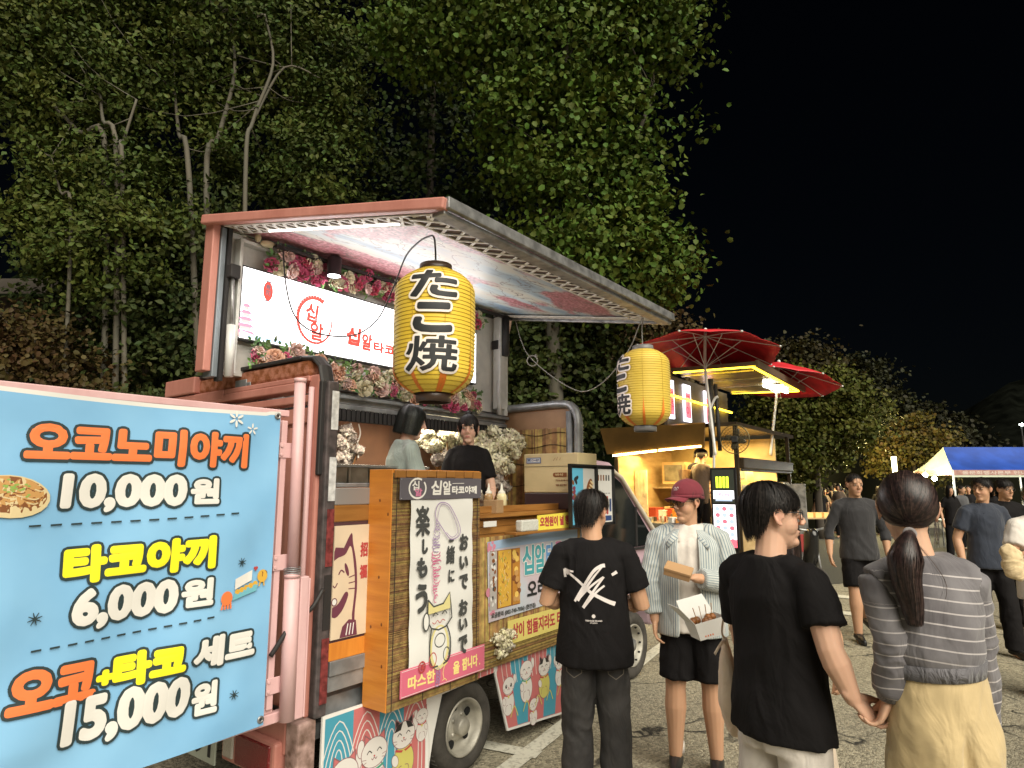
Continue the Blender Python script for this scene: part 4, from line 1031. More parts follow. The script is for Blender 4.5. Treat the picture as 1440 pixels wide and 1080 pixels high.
it = thing('added_tube_light', 'added tube light hidden behind the beam fringe to brighten the truck interior', 'lamp', TM @ Matrix.Translation((1.3, .92, 2.24)))  # added fixture, kept out of view, to brighten back wall and flowers
m = MB(); m.tube([(-.55, 0, 0), (.55, 0, 0)], .014, 10); m.build('tube', mat('added_white_tube', (1, 1, 1), emit=6, ecol=(1, .96, .85)), it, True)
m = MB(); m.box(-.6, .6, -.02, .02, .014, .045); m.build('holder', WHITEM, it)
l_ = bpy.data.lights.new('added_tube_glow', 'AREA'); l_.shape = 'RECTANGLE'; l_.size = 1.5; l_.size_y = .12; l_.energy = 12; l_.color = (1, .90, .72); q = bpy.data.objects.new('added_tube_glow', l_); COL.objects.link(q); q.parent = it; q.location = (0, 0, -.03)
# ================================================================== SIGNS AND GOODS ON THE PINK TRUCK
# ---- blue price banner
SKYB = mat('banner_blue', (.18, .40, .64), .55, col2=(.23, .47, .71), vs=2.2, bump=.25, bs=2.2)
ban = thing('price_banner', 'sky blue price banner with orange and yellow Korean lettering on the open truck door', 'banner', side_frame(0, -.062, 0))
NX, NZ = 44, 84; b = MB(); vs = []
def ban_z(u, v):
    w = .010*math.sin(u*9+v*2)+.008*math.sin(u*17-v*11)*(1-v)+.006*math.sin(u*31+v*23)*max(0, v-.5)+.004*math.sin(v*19-u*5)
    edge = min(u, 1-u, v, 1-v); w += .004*math.sin(v*30)*(1 if edge < .1 else 0)*(u-.5)
    return w*min(1, edge*8)
bx0, bx1 = -1.425, -.325
def ban_p(u, v):
    x = bx0+(bx1-bx0)*u; zt = 2.030-.012*math.sin(PI*u)+.006*(u > .95); zb = .675-.02*math.sin(PI*u)*.6
    return (x, zb+(zt-zb)*v)
for j in range(NZ+1):
    for i in range(NX+1):
        u, v = i/NX, j/NZ; x, z = ban_p(u, v); vs.append((x, z, ban_z(u, v)))
fs = [(j*(NX+1)+i, j*(NX+1)+i+1, (j+1)*(NX+1)+i+1, (j+1)*(NX+1)+i) for j in range(NZ) for i in range(NX)]
b.add(vs, fs)
# white hem: faces of the border rows
for k, f in enumerate(fs):
    i, j = k % NX, k // NX; b.m[k] = 1 if j == NZ-1 else 0
sheet = b.build('sheet', [SKYB, PAPER], ban, True)
OR = mat('print_orange', (.80, .19, .055), .5); YE = mat('print_bright_yellow', (.85, .76, .02), .5); WH = mat('print_offwhite', (.70, .68, .64), .5); DKO = mat('print_slate', (.022, .04, .045), .5)
def warp_ban(mb, k0):
    for k in range(k0, len(mb.v)):
        x, z, q = mb.v[k]; u = (x-bx0)/(bx1-bx0); v = (z-.67)/1.36; mb.v[k] = (x, z, q+ban_z(min(max(u, 0), 1), min(max(v, 0), 1)))
p = Print(.004)
p.text('오코노미야끼', -1.300, -.478, 1.772, 1.922, OR, .0085, .010, DKO)
p.text('10,000', -1.175, -.735, 1.600, 1.742, WH, .0095, .010, DKO); p.text('원', -.722, -.600, 1.622, 1.728, WH, .007, .009, DKO)
p.text('타코야끼', -1.145, -.600, 1.356, 1.490, YE, .010, .010, DKO, rot=1)
p.text('6,000', -1.105, -.735, 1.188, 1.335, WH, .0095, .010, DKO); p.text('원', -.725, -.598, 1.215, 1.325, WH, .007, .009, DKO)
p.text('오코', -1.270, -1.000, .955, 1.090, OR, .010, .010, DKO, rot=-1); p.text('+', -1.003, -.940, .985, 1.040, YE, .008, .009, DKO)
p.text('타코', -.948, -.690, .962, 1.085, YE, .010, .010, DKO); p.text('세트', -.662, -.395, .968, 1.092, WH, .008, .010, DKO)
p.text('15,000', -1.100, -.660, .790, .962, WH, .0105, .010, DKO, rot=-1); p.text('원', -.650, -.548, .790, .915, WH, .007, .009, DKO)
for y0, y1, xa, xb in ((1.562, 1.583, -1.262, -.480), (1.150, 1.168, -1.215, -.565)):
    n = 12
    for k in range(n):
        t = k/n; xx = xa+(xb-xa)*t; yy = y0+(y1-y0)*t-.006*math.sin(PI*t); p.line([(xx, yy), (xx+(xb-xa)*.55/n, yy+(y1-y0)*.5/n)], .0065, DKO)
def star(p, cx, cy, r, m, w, n=6):
    for k in range(n): a = 2*PI*k/n+.3; p.line([(cx, cy), (cx+r*math.cos(a), cy+r*math.sin(a))], [w, w*.5], m)
def flower(p, cx, cy, r, m, n=6):
    for k in range(n): a = 2*PI*k/n+PI/2; p.oval(cx+r*.6*math.cos(a), cy+r*.6*math.sin(a), r*.42, r*.15, m, rot=math.degrees(a))
flower(p, -.545, 1.985, .036, WH); flower(p, -.465, 1.945, .026, WH, 5)
star(p, -.478, 1.372, .020, DKO, .005, 8); star(p, -1.215, 1.255, .022, DKO, .005, 8); star(p, -.480, .838, .020, DKO, .005, 8)
# okonomiyaki plate, half past the edge
BRN = mat('print_brown', (.20, .07, .02), .5); TAN = mat('print_tan', (.50, .27, .09), .5); GRN = mat('print_leaf_green', (.25, .38, .08), .5); CRM = mat('print_cream', (.62, .50, .28), .5)
p.oval(-1.325, 1.662, .118, .070, CRM, rot=-8); p.oval(-1.325, 1.668, .108, .060, BRN, rot=-8); p.oval(-1.327, 1.675, .100, .054, TAN, rot=-8)
rnd = random.Random(3)
for k in range(22): a, q = rnd.uniform(0, 6.28), rnd.random()**.5*.85; cx, cy = -1.327+.095*q*math.cos(a), 1.675+.05*q*math.sin(a); p.line([(cx, cy), (cx+.02, cy-.006), (cx+.034, cy-.002)], .004, rnd.choice([BRN, CRM, CRM, BRN, TAN]))
for k in range(26): p.oval(-1.315+rnd.gauss(0, .02), 1.69+rnd.gauss(0, .012), .005, .003, GRN)
# takoyaki tray with two plain doodles
p.poly([(-.505, 1.262), (-.425, 1.292), (-.425, 1.335), (-.505, 1.305)], WH); p.poly([(-.515, 1.218), (-.400, 1.245), (-.395, 1.275), (-.505, 1.250)], mat('print_aqua', (.15, .42, .50), .5))
for k in range(5): p.oval(-.492+.021*k, 1.252+.006*k, .012, .011, mat('print_ochre', (.62, .36, .05), .5))
p.oval(-.540, 1.232, .026, .028, OR)
for k in range(4): p.line([(-.555+.011*k, 1.215), (-.562+.014*k, 1.188)], .008, OR)
p.oval(-.375, 1.305, .024, .027, mat('print_ochre', (.62, .36, .05), .5)); p.oval(-.372, 1.316, .020, .014, BRN)
for e in (-1, 1): p.line([(-.375+e*.008, 1.283), (-.377+e*.012, 1.262)], .006, mat('print_ochre', (.62, .36, .05), .5))
p.oval(-.413, 1.342, .006, .006, PR); p.oval(-.404, 1.342, .006, .006, PR); p.poly([(-.418, 1.340), (-.399, 1.340), (-.4085, 1.328)], PR)
refine(p.mb, .035); warp_ban(p.mb, 0); p.build('lettering', ban)
for u, v in ((.985, .985), (.985, .02), (.012, .985), (.012, .02)):
    x, z = ban_p(u, v); q = MB(); q.lathe([(.006, .002), (.007, .006), (.014, .006), (.016, .001)], 20, (x, z, .002)); q.lathe([(.006, .003), (.001, .003)], 12, (x, z, .0), mi=1); q.build('eyelet', [SILV, DARK], ban, True)

# ---- lit sign box between the garlands
sg = thing('light_box_sign', 'lit white sign box with red brush lettering between two rows of artificial roses', 'lit sign', side_frame(0, .74, 0))
m = MB(); x0, x1, y0, y1 = -.115, 2.03, 2.535, 2.985
m.box(x0, x1, y0, y1, -.05, 0); m.build('box', mat('sign_case', (.04, .04, .045), .4), sg, bevel=.004)
FACE = mat('sign_face', (.9, .9, .88), emit=2.1, ecol=(1, .97, .97)); m = MB(); m.box(x0+.012, x1-.012, y0+.012, y1-.012, .0, .003); m.build('sign_face', FACE, sg)
RDL = mat('lit_red_print', (.6, .03, .02), emit=.55, ecol=(1, .10, .07)); PKL = mat('lit_pink_print', (.7, .3, .3), emit=.8, ecol=(1, .42, .42)); BLL = mat('lit_blue_print', (.3, .5, .7), emit=.9, ecol=(.62, .82, 1)); DKL = mat('lit_dark_print', (.12, .12, .14), emit=.12, ecol=(.6, .6, .7)); PUL = mat('lit_mauve_print', (.4, .2, .3), emit=.45, ecol=(.75, .35, .5))
p = Print(.004)
# pagoda at the left edge, waves, paper lantern
p.line([(-.07, 2.76), (-.07, 2.84)], .004, PUL)
for k in range(5): y = 2.735-.040*k; wd = .028+.012*k; p.poly([(-.07-wd, y), (-.07+wd, y), (-.07+wd*.5, y+.020), (-.07-wd*.5, y+.020)], PUL); p.rect(-.07-wd*.55, -.07+wd*.55, y-.018, y, PKL)
p.poly([(-.10, 2.552), (.30, 2.552), (.22, 2.570), (.10, 2.585), (0, 2.572), (-.10, 2.59)], BLL)
p.oval(.062, 2.862, .033, .060, RDL); p.rect(.042, .082, 2.918, 2.926, DKL); p.rect(.042, .082, 2.797, 2.805, DKL); p.vtext('寿司', .062, 2.905, .034, DKL, 1.1, .001)
for k in range(5): a = 2*PI*k/5; p.ring(.02+.012*math.cos(a), 2.78+.012*math.sin(a), .006, .006, .002, PKL)
# round brush ring and lettering
cx, cy = .405, 2.752
for k in range(34):
    a0, a1 = R(62+k*9), R(62+(k+1)*9); w = .026*(1-k/40)+.006
    p.line([(cx+.130*math.cos(a0), cy+.150*math.sin(a0)), (cx+.130*math.cos(a1), cy+.150*math.sin(a1))], w, RDL)
p.text('십', cx-.075, cx+.02, 2.735, 2.860, RDL, .0055, rot=-6); p.text('알', cx-.035, cx+.07, 2.62, 2.74, RDL, .005); p.text('타코야끼', cx+.0, cx+.09, 2.745, 2.772, PKL, .001)
p.text('십', .655, .780, 2.640, 2.770, RDL, .0075, skew=.1); p.text('알', .790, .885, 2.625, 2.745, RDL, .0055, skew=.05); p.text('타코야끼', .895, 1.30, 2.625, 2.705, RDL, .0052)
p.oval(1.55, 2.76, .09, .11, PKL); p.oval(1.80, 2.72, .12, .14, BLL)
p.build('lettering', sg)
al = bpy.data.lights.new('sign_light', 'AREA'); al.shape = 'RECTANGLE'; al.size = 2.0; al.size_y = .4; al.energy = 5.2; al.color = (1, .96, .95)
ao = bpy.data.objects.new('sign_light', al); COL.objects.link(ao); ao.parent = sg; ao.location = (.95, 2.76, .03); ao.rotation_euler = (PI, 0, 0)

# ---- roses
ROSES = {}
def rose_mesh(name, col, col2):
    m = MB(); rnd = random.Random(len(name))
    for ring, (n, r, z, op) in enumerate(((3, .35, .55, .2), (4, .55, .45, .45), (5, .80, .25, .8), (6, 1.0, .0, 1.15))):
        for k in range(n):
            a = 2*PI*k/n+ring*.6+rnd.uniform(-.1, .1); c, s = math.cos(a), math.sin(a); w = 1.5/n*PI*r*.55
            rows = []
            for j, (rr_, zz) in enumerate(((.15, -.1), (r*.75, z-.15), (r, z+.35), (r*(1+op*.12), z+.42-op*.18))):
                ww = w*(.3, .9, 1, .7)[j]
                rows.append([(rr_*c-s*ww*t, rr_*s+c*ww*t, zz-.10*abs(t)*j*.3) for t in (-1, 0, 1)])
            vs = sum(rows, []); m.add(vs, [(j*3+i, j*3+i+1, j*3+i+4, j*3+i+3) for j in range(3) for i in range(2)])
    m.ell((0, 0, .45), (.25, .25, .3), nu=8, nv=6)
    return m.mesh('rose', mat(name, col, .55, col2=col2, vs=28, sheen=.3), True)
ROSES = [rose_mesh('magenta_petal', (.42, .03, .10), (.62, .10, .22)), rose_mesh('cream_petal', (.66, .58, .36), (.70, .66, .50)), rose_mesh('peach_petal', (.62, .30, .18), (.66, .42, .30)), rose_mesh('crimson_petal', (.38, .02, .05), (.55, .05, .12)), rose_mesh('pale_pink_petal', (.64, .38, .34), (.68, .50, .44))]
LEAFM = mat('plastic_leaf', (.05, .13, .03), .5, col2=(.16, .26, .07), vs=12, island=.4)
def leaf(m, c, d, nrm, ln, wd):
    d = Vector(d).normalized(); nrm = Vector(nrm); s = d.cross(nrm).normalized(); c = Vector(c); up = s.cross(d)
    m.add([c, c+d*ln*.35-s*wd+up*.15*wd, c+d*ln*.75-s*wd*.7, c+d*ln, c+d*ln*.75+s*wd*.7, c+d*ln*.35+s*wd+up*.15*wd, c+d*ln*.5-up*.2*wd], [(0, 1, 6), (1, 2, 6), (2, 3, 6), (3, 4, 6), (4, 5, 6), (5, 0, 6)])
def garland(label, x0, x1, ycurve, th, n, cols, seed):
    t = thing('rose_garland', label, 'garland', side_frame(0, .70, 0)); rnd = random.Random(seed); lf = MB()
    for k in range(n):
        x = x0+(x1-x0)*(k+rnd.uniform(0, .9))/n; y = ycurve(x)+rnd.uniform(-th, th); r = rnd.uniform(.034, .052)
        o = link(rnd.choice(cols), 'rose', t); o.location = (x, y, rnd.uniform(-.01, .03)); o.scale = (r, r, r); o.rotation_euler = (rnd.uniform(-.6, .8), rnd.uniform(-.6, .6), rnd.uniform(0, 6))
    for k in range(n*9):
        x = rnd.uniform(x0-.03, x1+.03); y = ycurve(x)+rnd.uniform(-th*1.4, th*1.4); a = rnd.uniform(0, 6.28)
        leaf(lf, (x, y, rnd.uniform(-.02, .02)), (math.cos(a), math.sin(a), rnd.uniform(0, .6)), (rnd.uniform(-.4, .4), rnd.uniform(-.4, .4), 1), rnd.uniform(.03, .055), .010)
    tag(lf.build('foliage', LEAFM, t), kind='stuff'); return t
garland('upper garland of magenta and cream roses above the lit sign box', .05, 2.05, lambda x: 3.075-.02*math.sin(x*5), .062, 74, [ROSES[0], ROSES[0], ROSES[1], ROSES[3], ROSES[3], ROSES[1], ROSES[4]], 4)
garland('lower garland of peach and yellow roses below the lit sign box', -.03, 2.0, lambda x: 2.46-.055*min(x, 1.5)+.01*math.sin(x*7), .065, 84, [ROSES[2], ROSES[2], ROSES[1], ROSES[4], ROSES[2], ROSES[0]], 9)
p_ = MB(); p_.ell((.02, 3.14, .02), (.05, .022, .022), Matrix.Rotation(.1, 3, 'Z')); p_.ell((-.035, 3.17, .0), (.018, .03, .02)); o = p_.build('garland_fan', mat('straw', (.50, .42, .26), .7), None, True); o.matrix_world = side_frame(0, .72, 0); tag(o, 'small straw roll tucked at the left end of the upper garland', 'decoration')
# spotlight
sp = thing('spotlight', 'black cylinder spotlight hanging over the lit sign', 'spotlight', TM @ Matrix.Translation((.42, .58, 3.02)))
m = MB(); m.lathe([(.046, 0), (.046, .12), (.03, .135), (.001, .135)], 24); m.tube([(0, 0, .13), (0, .06, .18)], .01, 6); m.build('housing', BLACKP, sp, True)
m = MB(); m.lathe([(.040, .004), (.001, .004)], 20); m.build('lamp', mat('spot_lamp', (1, 1, 1), emit=20), sp)

# ---- paper lanterns
def lantern(label, pos, H, Rm, turn, ylw, cap):
    t = thing('paper_lantern', label, 'lantern', Matrix.Translation(pos) @ Matrix.Rotation(turn, 4, 'Z'))   # hangs with its lettering towards local -y
    def rad(v):   # v 0 bottom .. 1 top
        e = abs(v-.5)*2; return Rm*(1-.50*max(0, (e-.62)/.38)**2.3)*(1-.03*e*e)
    NR = 32; prof = []
    for k in range(NR+1):
        v = k/NR; prof.append((rad(v), v*H))
        if k < NR: v2 = (k+.5)/NR; prof.append((rad(v2)*.962, v2*H))
    m = MB(); m.lathe(prof, 64); m.build('paper_body', ylw, t, True)
    for nm, z0, z1, rr_ in (('top_ring', H-.012, H+.035, .40), ('bottom_ring', -.04, .012, .42)):
        m = MB(); m.lathe([(Rm*rr_-.006, z0), (Rm*rr_, z0), (Rm*rr_+.002, (z0+z1)/2), (Rm*rr_, z1), (Rm*rr_-.006, z1), (Rm*rr_-.006, z0)], 32); o = m.build(nm, cap, t, True)
    m = MB()
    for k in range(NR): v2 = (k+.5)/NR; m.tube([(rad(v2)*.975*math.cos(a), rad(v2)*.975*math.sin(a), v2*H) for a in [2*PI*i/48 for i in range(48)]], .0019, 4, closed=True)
    tag(m.build('rib', mat('rib_shadow_tone', (.46, .30, .03), .8), t), kind='stuff')  # darker rings put the shade of the paper grooves into the colour
    m = MB()
    for k in range(8):
        a = 2*PI*k/8+.3; pts = [(rad(v)*1.004*math.cos(a), rad(v)*1.004*math.sin(a), v*H) for v in [i/24 for i in range(25)]]; m.tube(pts, .0011, 4)
    m.build('seam', mat('lantern_seam', (.45, .28, .03), .7), t)
    m = MB()
    for k in range(8):
        a0 = 2*PI*k/8+.3; rows = []
        for j in range(13):
            v = j/12*.36; w = .30*(1-(j/12)**.7)*(1 if k % 2 == 0 else .6)
            rows.append([(rad(v)*1.008*math.cos(a0+w*q), rad(v)*1.008*math.sin(a0+w*q), v*H) for q in (-.5, -.25, 0, .25, .5)])
        vs = sum(rows, []); m.add(vs, [(j*5+i, j*5+i+1, j*5+i+6, j*5+i+5) for j in range(12) for i in range(4)])
    m.build('flame_print', mat('lantern_orange', (.75, .20, .02), .6), t, True)
    m = MB(); rim_ = mat('lantern_white', (.80, .72, .66), .6)
    for (ch, ya, yb, xa, xb, wgt) in (('た', .70, .93, -.55, .60, .007), ('こ', .42, .66, -.45, .48, .010), ('焼', .13, .40, -.62, .62, .0042)):
        letters(m, ch, xa*Rm, xb*Rm, ya*H, yb*H, wgt, .011, .003, 0, 1, skew=.06)
    refine(m, .016)
    for i, (x, y, z) in enumerate(m.v):
        a = x/Rm-PI/2; rr_ = rad(min(max(y/H, 0), 1))*1.010+z*1.2; m.v[i] = (rr_*math.cos(a), rr_*math.sin(a), y)
    m.build('lettering', [INK, rim_], t); return t
def lantern_paper(name, c1, c2):
    m = mat(name, c1, .6, col2=c2, vs=4, sss=0); b = m.node_tree.nodes['Principled BSDF']; b.inputs['Subsurface Weight'].default_value = .0; b.inputs['Sheen Weight'].default_value = .1
    return m
lp1 = T(.13, -.60, 2.125); ang1 = math.atan2(-lp1.y, -lp1.x)+PI/2
lantern('large yellow paper lantern hanging at the near corner of the raised awning', lp1, .60, .196, ang1-.06, lantern_paper('lantern_yellow', (.72, .49, .03), (.78, .56, .06)), mat('bronze_plastic', (.06, .035, .025), .35))
lp2 = T(2.26, -.68, 2.125); ang2 = math.atan2(-lp2.y, -lp2.x)+PI/2
lantern('smaller yellow paper lantern hanging at the far corner of the raised awning', lp2, .56, .192, ang2-1.12, lantern_paper('lantern_ochre', (.62, .44, .05), (.68, .50, .08)), mat('grey_plastic', (.20, .20, .20), .4))
CORD = [(0.07, 0.62, 3.13), (0.059, 0.55, 2.869), (0.086, 0.48, 2.669), (0.194, 0.42, 2.583), (0.39, 0.34, 2.592), (0.477, 0.22, 2.688), (0.446, 0.05, 2.85), (0.348, -0.15, 2.965), (0.235, -0.36, 2.965), (0.17, -0.50, 2.945), (0.125, -0.59, 2.90), (0.13, -0.6, 2.76)]
def cable(label, pts, r, m):
    q = MB(); q.tube(spline(pts, 8), r, 6); o = q.build('cable', m, None, True); return tag(o, label, 'cable')
cable('black cord looped from the awning corner down to the big lantern', [T(x_, y_, z_) for x_, y_, z_ in CORD], .0048, DARK)
WIREM = mat('grey_wire', (.30, .29, .26), .5)
cable('grey wire sagging from the awning post to the far lantern', [T(2.42, .62, 3.16), T(2.42, .55, 2.95), T(2.40, .45, 2.80), T(2.42, .25, 2.62), T(2.40, 0, 2.47), T(2.40, -.15, 2.455), T(2.35, -.35, 2.54), T(2.30, -.55, 2.72), T(2.27, -.66, 2.90), T(2.27, -.69, 2.955), T(2.26, -.68, 2.86), T(2.26, -.68, 2.69)], .0045, WIREM)
q = MB(); q.tube([Vector((.045*math.cos(a), 0, .045*math.sin(a))) for a in [2*PI*k/24 for k in range(24)]], .006, 8, closed=True); q.ell((.03, 0, .045), (.014, .01, .014), nu=8, nv=6)
o = q.build('cable_coil', WIREM, None, True, M=None); o.matrix_world = Matrix.Translation(T(2.40, .42, 2.76)); tag(o, 'small coil of grey wire knotted on the sagging cable', 'coil')

# ---- tall wooden menu case with bamboo front
case = thing('menu_case', 'tall orange wooden case with a reed front standing out from the truck side', 'menu case', side_frame(0, -.19, 0))
CX0, CX1, CY0, CY1 = .272, .985, .585, 1.782
m = MB(); m.box(CX0, CX0+.022, CY0, CY1, -.19, -.012); m.box(CX1-.022, CX1, CY0, CY1, -.19, -.012); m.box(CX0+.022, CX1-.022, CY1-.022, CY1, -.185, -.012); m.box(CX0+.022, CX1-.022, CY0, CY0+.022, -.185, -.012); m.box(CX0+.022, CX1-.022, CY0+.022, CY1-.022, -.03, -.018); m.build('wooden_frame', WOODO, case, bevel=.003)
m = MB()
for (z_, y_) in ((-.10, 1.62), (-.035, 1.55), (-.14, .98), (-.06, 1.0), (-.09, 1.23), (-.05, .80)): m.ell((CX0-.0005, y_, z_), (.0012, .009, .006), nu=12, nv=6)
m.build('knot', KNOT, case)
m = MB(); y = CY0+.003
while y < CY1-.02:
    w_ = random.uniform(.0035, .0055); m.tube([(CX0+.004, y, -.010+random.uniform(-.001, .001)), (CX1-.004, y+random.uniform(-.001, .001), -.010)], w_*.6, 5); y += w_*1.05
tag(m.build('reed_front', REEDD, case), kind='stuff')
m = MB()
for x in (CX0+.03, CX0+.25, CX1-.25, CX1-.03): m.tube([(x, CY0, -.004), (x, CY1-.02, -.004)], .0022, 4)
m.build('mat_string', STRING, case)
for k in range(9): m = MB(); m.box(CX0+.01+k*.0775, CX0+.083+k*.0775, CY1-.045+.003*(k % 2), CY1-.004, -.008, .004+.002*(k % 3)); m.build('bamboo_piece', WOODB, case, bevel=.003)
# name board
nb = thing('name_board', 'small grey board with round logo and white Korean lettering atop the menu case', 'sign', side_frame(0, -.20, 0))
m = MB(); m.box(.300, .958, 1.622, 1.738, .004, .012); m.build('board', mat('slate_board', (.10, .09, .105), .5), nb, bevel=.003)
p = Print(.0125); p.ring(.425, 1.682, .062, .052, .010, WH, 60, 400); p.text('십', .385, .437, 1.672, 1.722, WH, .0015); p.text('알', .405, .46, 1.640, 1.682, mat('print_pink', (.55, .18, .30), .5), .0015)
p.text('십', .528, .610, 1.645, 1.725, WH, .003, skew=.1); p.text('알', .620, .690, 1.645, 1.722, WH, .0025); p.text('타코야께', .696, .915, 1.648, 1.695, WH, .0025); p.line([(.70, 1.708), (.80, 1.71)], .003, WH)
p.build('lettering', nb)
for x, y in ((.308, 1.630), (.95, 1.630), (.308, 1.730), (.95, 1.730)): m = MB(); m.ell((x, y, .0125), (.003, .003, .002), nu=8, nv=6); m.build('pin', SILV, nb)
# long paper poster
ps = thing('paper_poster', 'long white paper poster with a charm cat drawing and black Japanese brush lettering', 'poster', side_frame(0, -.20, 0))
m = MB(); vs = []; NX, NY = 10, 26
for j in range(NY+1):
    for i in range(NX+1):
        u, v = i/NX, j/NY; vs.append((.383+.500*u+.012*(1-v), .765+.860*v, .006+.004*math.sin(u*5+v*9)*(1 if 0 < u < 1 else .2)+.003*math.sin(v*22)))
m.add(vs, [(j*(NX+1)+i, j*(NX+1)+i+1, (j+1)*(NX+1)+i+1, (j+1)*(NX+1)+i) for j in range(NY) for i in range(NX)]); m.build('sheet', PAPER, ps, True)
p = Print(.015); MV = mat('print_mauve', (.30, .20, .38), .5); HP = mat('print_hot_pink', (.55, .08, .22), .5)
p.text('楽', .415, .520, 1.430, 1.590, INKG, .0045, skew=-.05); p.text('し', .465, .510, 1.335, 1.415, INKG, .006); p.text('も', .430, .510, 1.215, 1.320, INKG, .006); p.text('う', .425, .515, 1.035, 1.185, INKG, .007)
p.text('一', .675, .715, 1.385, 1.400, INKG, .005); p.text('緒', .655, .725, 1.265, 1.365, INKG, .0035); p.text('に', .675, .725, 1.165, 1.235, INKG, .003)
for ch, y, s_ in (('お', 1.375, .088), ('い', 1.262, .07), ('で', 1.155, .080), ('お', 1.015, .085), ('い', .925, .062), ('で', .815, .095)): p.text(ch, .765, .840, y-s_*.5, y+s_*.55, INKG, .005)
p.line([(.570, 1.505), (.560, 1.55), (.590, 1.60), (.660, 1.595), (.715, 1.54), (.765, 1.46), (.755, 1.415), (.690, 1.40), (.640, 1.44), (.575, 1.51)], .005, MV); p.line([(.575, 1.50), (.60, 1.585), (.655, 1.585), (.71, 1.52), (.745, 1.44), (.700, 1.41), (.65, 1.44)], .003, MV)
rnd = random.Random(5)
for k in range(26):
    y = 1.50-.0165*k; wd = .012+.020*math.sin(min(PI, k/26*PI*1.1)); m_ = MV if k < 10 else HP
    a = rnd.uniform(0, 3); p.ring(.575+rnd.uniform(-.006, .006), y, wd, .012, .004, m_, 180*a/3, 180*a/3+240)
# charm cat in outline
CY = mat('print_soft_yellow', (.62, .55, .25), .5)
p.poly([(.520, 1.02), (.515, 1.095), (.560, 1.055), (.640, 1.062), (.690, 1.115), (.690, 1.03)], CY); p.oval(.610, .84, .075, .115, CY); p.oval(.610, .845, .058, .10, PAPER)
p.line([(.515, 1.095), (.56, 1.055), (.635, 1.062), (.685, 1.115), (.697, 1.04), (.705, .98), (.66, .94), (.60, .93), (.545, .945), (.515, .985), (.515, 1.095)], .009, INKG, curve=False); p.line([(.545, .945), (.535, .86), (.545, .76), (.60, .745)], .009, INKG); p.line([(.665, .945), (.695, .87), (.69, .775), (.64, .748)], .009, INKG)
p.oval(.505, .985, .022, .045, PAPER); p.ring(.505, .985, .022, .045, .008, INKG); p.ring(.560, .785, .026, .035, .006, mat('print_red_line', (.42, .08, .07), .5)); p.ring(.665, .795, .024, .035, .006, INKG); p.ring(.612, .875, .040, .035, .006, INKG)
for e in (-1, 1): p.line([(.610+e*.055, 1.005), (.61+e*.038, 1.022), (.61+e*.015, 1.008)], .006, INKG)
p.line([(.55, .975), (.57, .965), (.59, .98), (.61, .965), (.63, .98), (.65, .97)], .004, PR); p.ring(.48, .765, .023, .026, .008, PR); p.text('福', .468, .493, .750, .780, PR, .001)
for k in range(5): p.ring(.60+.004*math.sin(k), .722-.020*k*.8, .014, .014, .0035, MV)
p.build('lettering', ps)
# pink slogan plate
pk = thing('slogan_plate', 'pink plate with yellow Korean slogan across the foot of the menu case', 'sign', side_frame(0, -.20, 0))
m = MB(); m.prism([(.335, .640), (1.000, .640), (1.000, .783), (.335, .775)], .006, .013); m.build('plate', mat('rose_plate', (.58, .13, .20), .45), pk, bevel=.006)
p = Print(.0135); p.line([(.342, .647), (.993, .647), (.993, .776), (.342, .768)], .0025, WH, closed=True, curve=False)
p.text('따스한', .385, .585, .668, .735, GOLD, .0025); p.text('을', .725, .780, .672, .738, GOLD, .0025); p.text('팝니다', .800, .935, .675, .742, GOLD, .0025); p.oval(.952, .683, .005, .005, GOLD)
p.line([(.655, .665), (.645, .70), (.655, .735)], .004, GOLD)
for k in range(7): a = R(30+k*20); p.line([(.655, .735), (.655+.03*math.cos(a), .735+.025*math.sin(a))], .004, GOLD)
p.line([(.64, .663), (.66, .668), (.675, .655)], .004, GOLD); p.build('lettering', pk)

# ---- cat picture panel left of the case
cp = thing('cat_panel', 'cream picture panel with a maroon beckoning cat and red characters beside the wooden case', 'picture', side_frame(0, -.003, 0))
m = MB(); m.box(.052, .62, .945, 1.495, .0, .008); m.build('panel', mat('cream_panel', (.62, .50, .36), .5, var=.08, vs=4), cp)
MR = mat('print_maroon', (.13, .035, .06), .5); p = Print(.0085)
p.poly(spline([(.053, 1.36), (.10, 1.37), (.155, 1.455), (.170, 1.40), (.195, 1.30), (.205, 1.18), (.195, 1.05), (.205, .947)], 5)+[(.185, .947)]+spline([(.178, 1.05), (.190, 1.18), (.180, 1.29), (.155, 1.39), (.12, 1.35), (.053, 1.335)], 5), MR)
p.poly([(.053, 1.37), (.06, 1.39), (.11, 1.385), (.10, 1.35), (.053, 1.325)], MR); p.oval(.135, 1.275, .010, .035, MR, rot=20); p.line([(.085, 1.255), (.10, 1.275), (.12, 1.262)], .007, MR)
for k in range(3): p.line([(.15, 1.235-.028*k), (.195, 1.245-.034*k)], .005, MR)
p.line([(.053, 1.205), (.065, 1.195), (.08, 1.215)], .006, MR); p.poly(spline([(.053, 1.10), (.09, 1.115), (.13, 1.165), (.15, 1.15), (.12, 1.085), (.08, 1.05), (.053, 1.055)], 4), MR); p.oval(.065, 1.125, .018, .02, MR); p.oval(.065, 1.125, .013, .015, PAPER)
p.poly([(.105, .947), (.12, 1.0), (.16, 1.03), (.205, 1.02), (.215, .947)], MR)
for k in range(3): p.line([(.145+.02*k, .955), (.155+.018*k, 1.01)], .006, PAPER)
p.text('招', .218, .268, 1.330, 1.405, PR, .003); p.text('福', .218, .268, 1.220, 1.290, PR, .003); p.build('cat_print', cp)

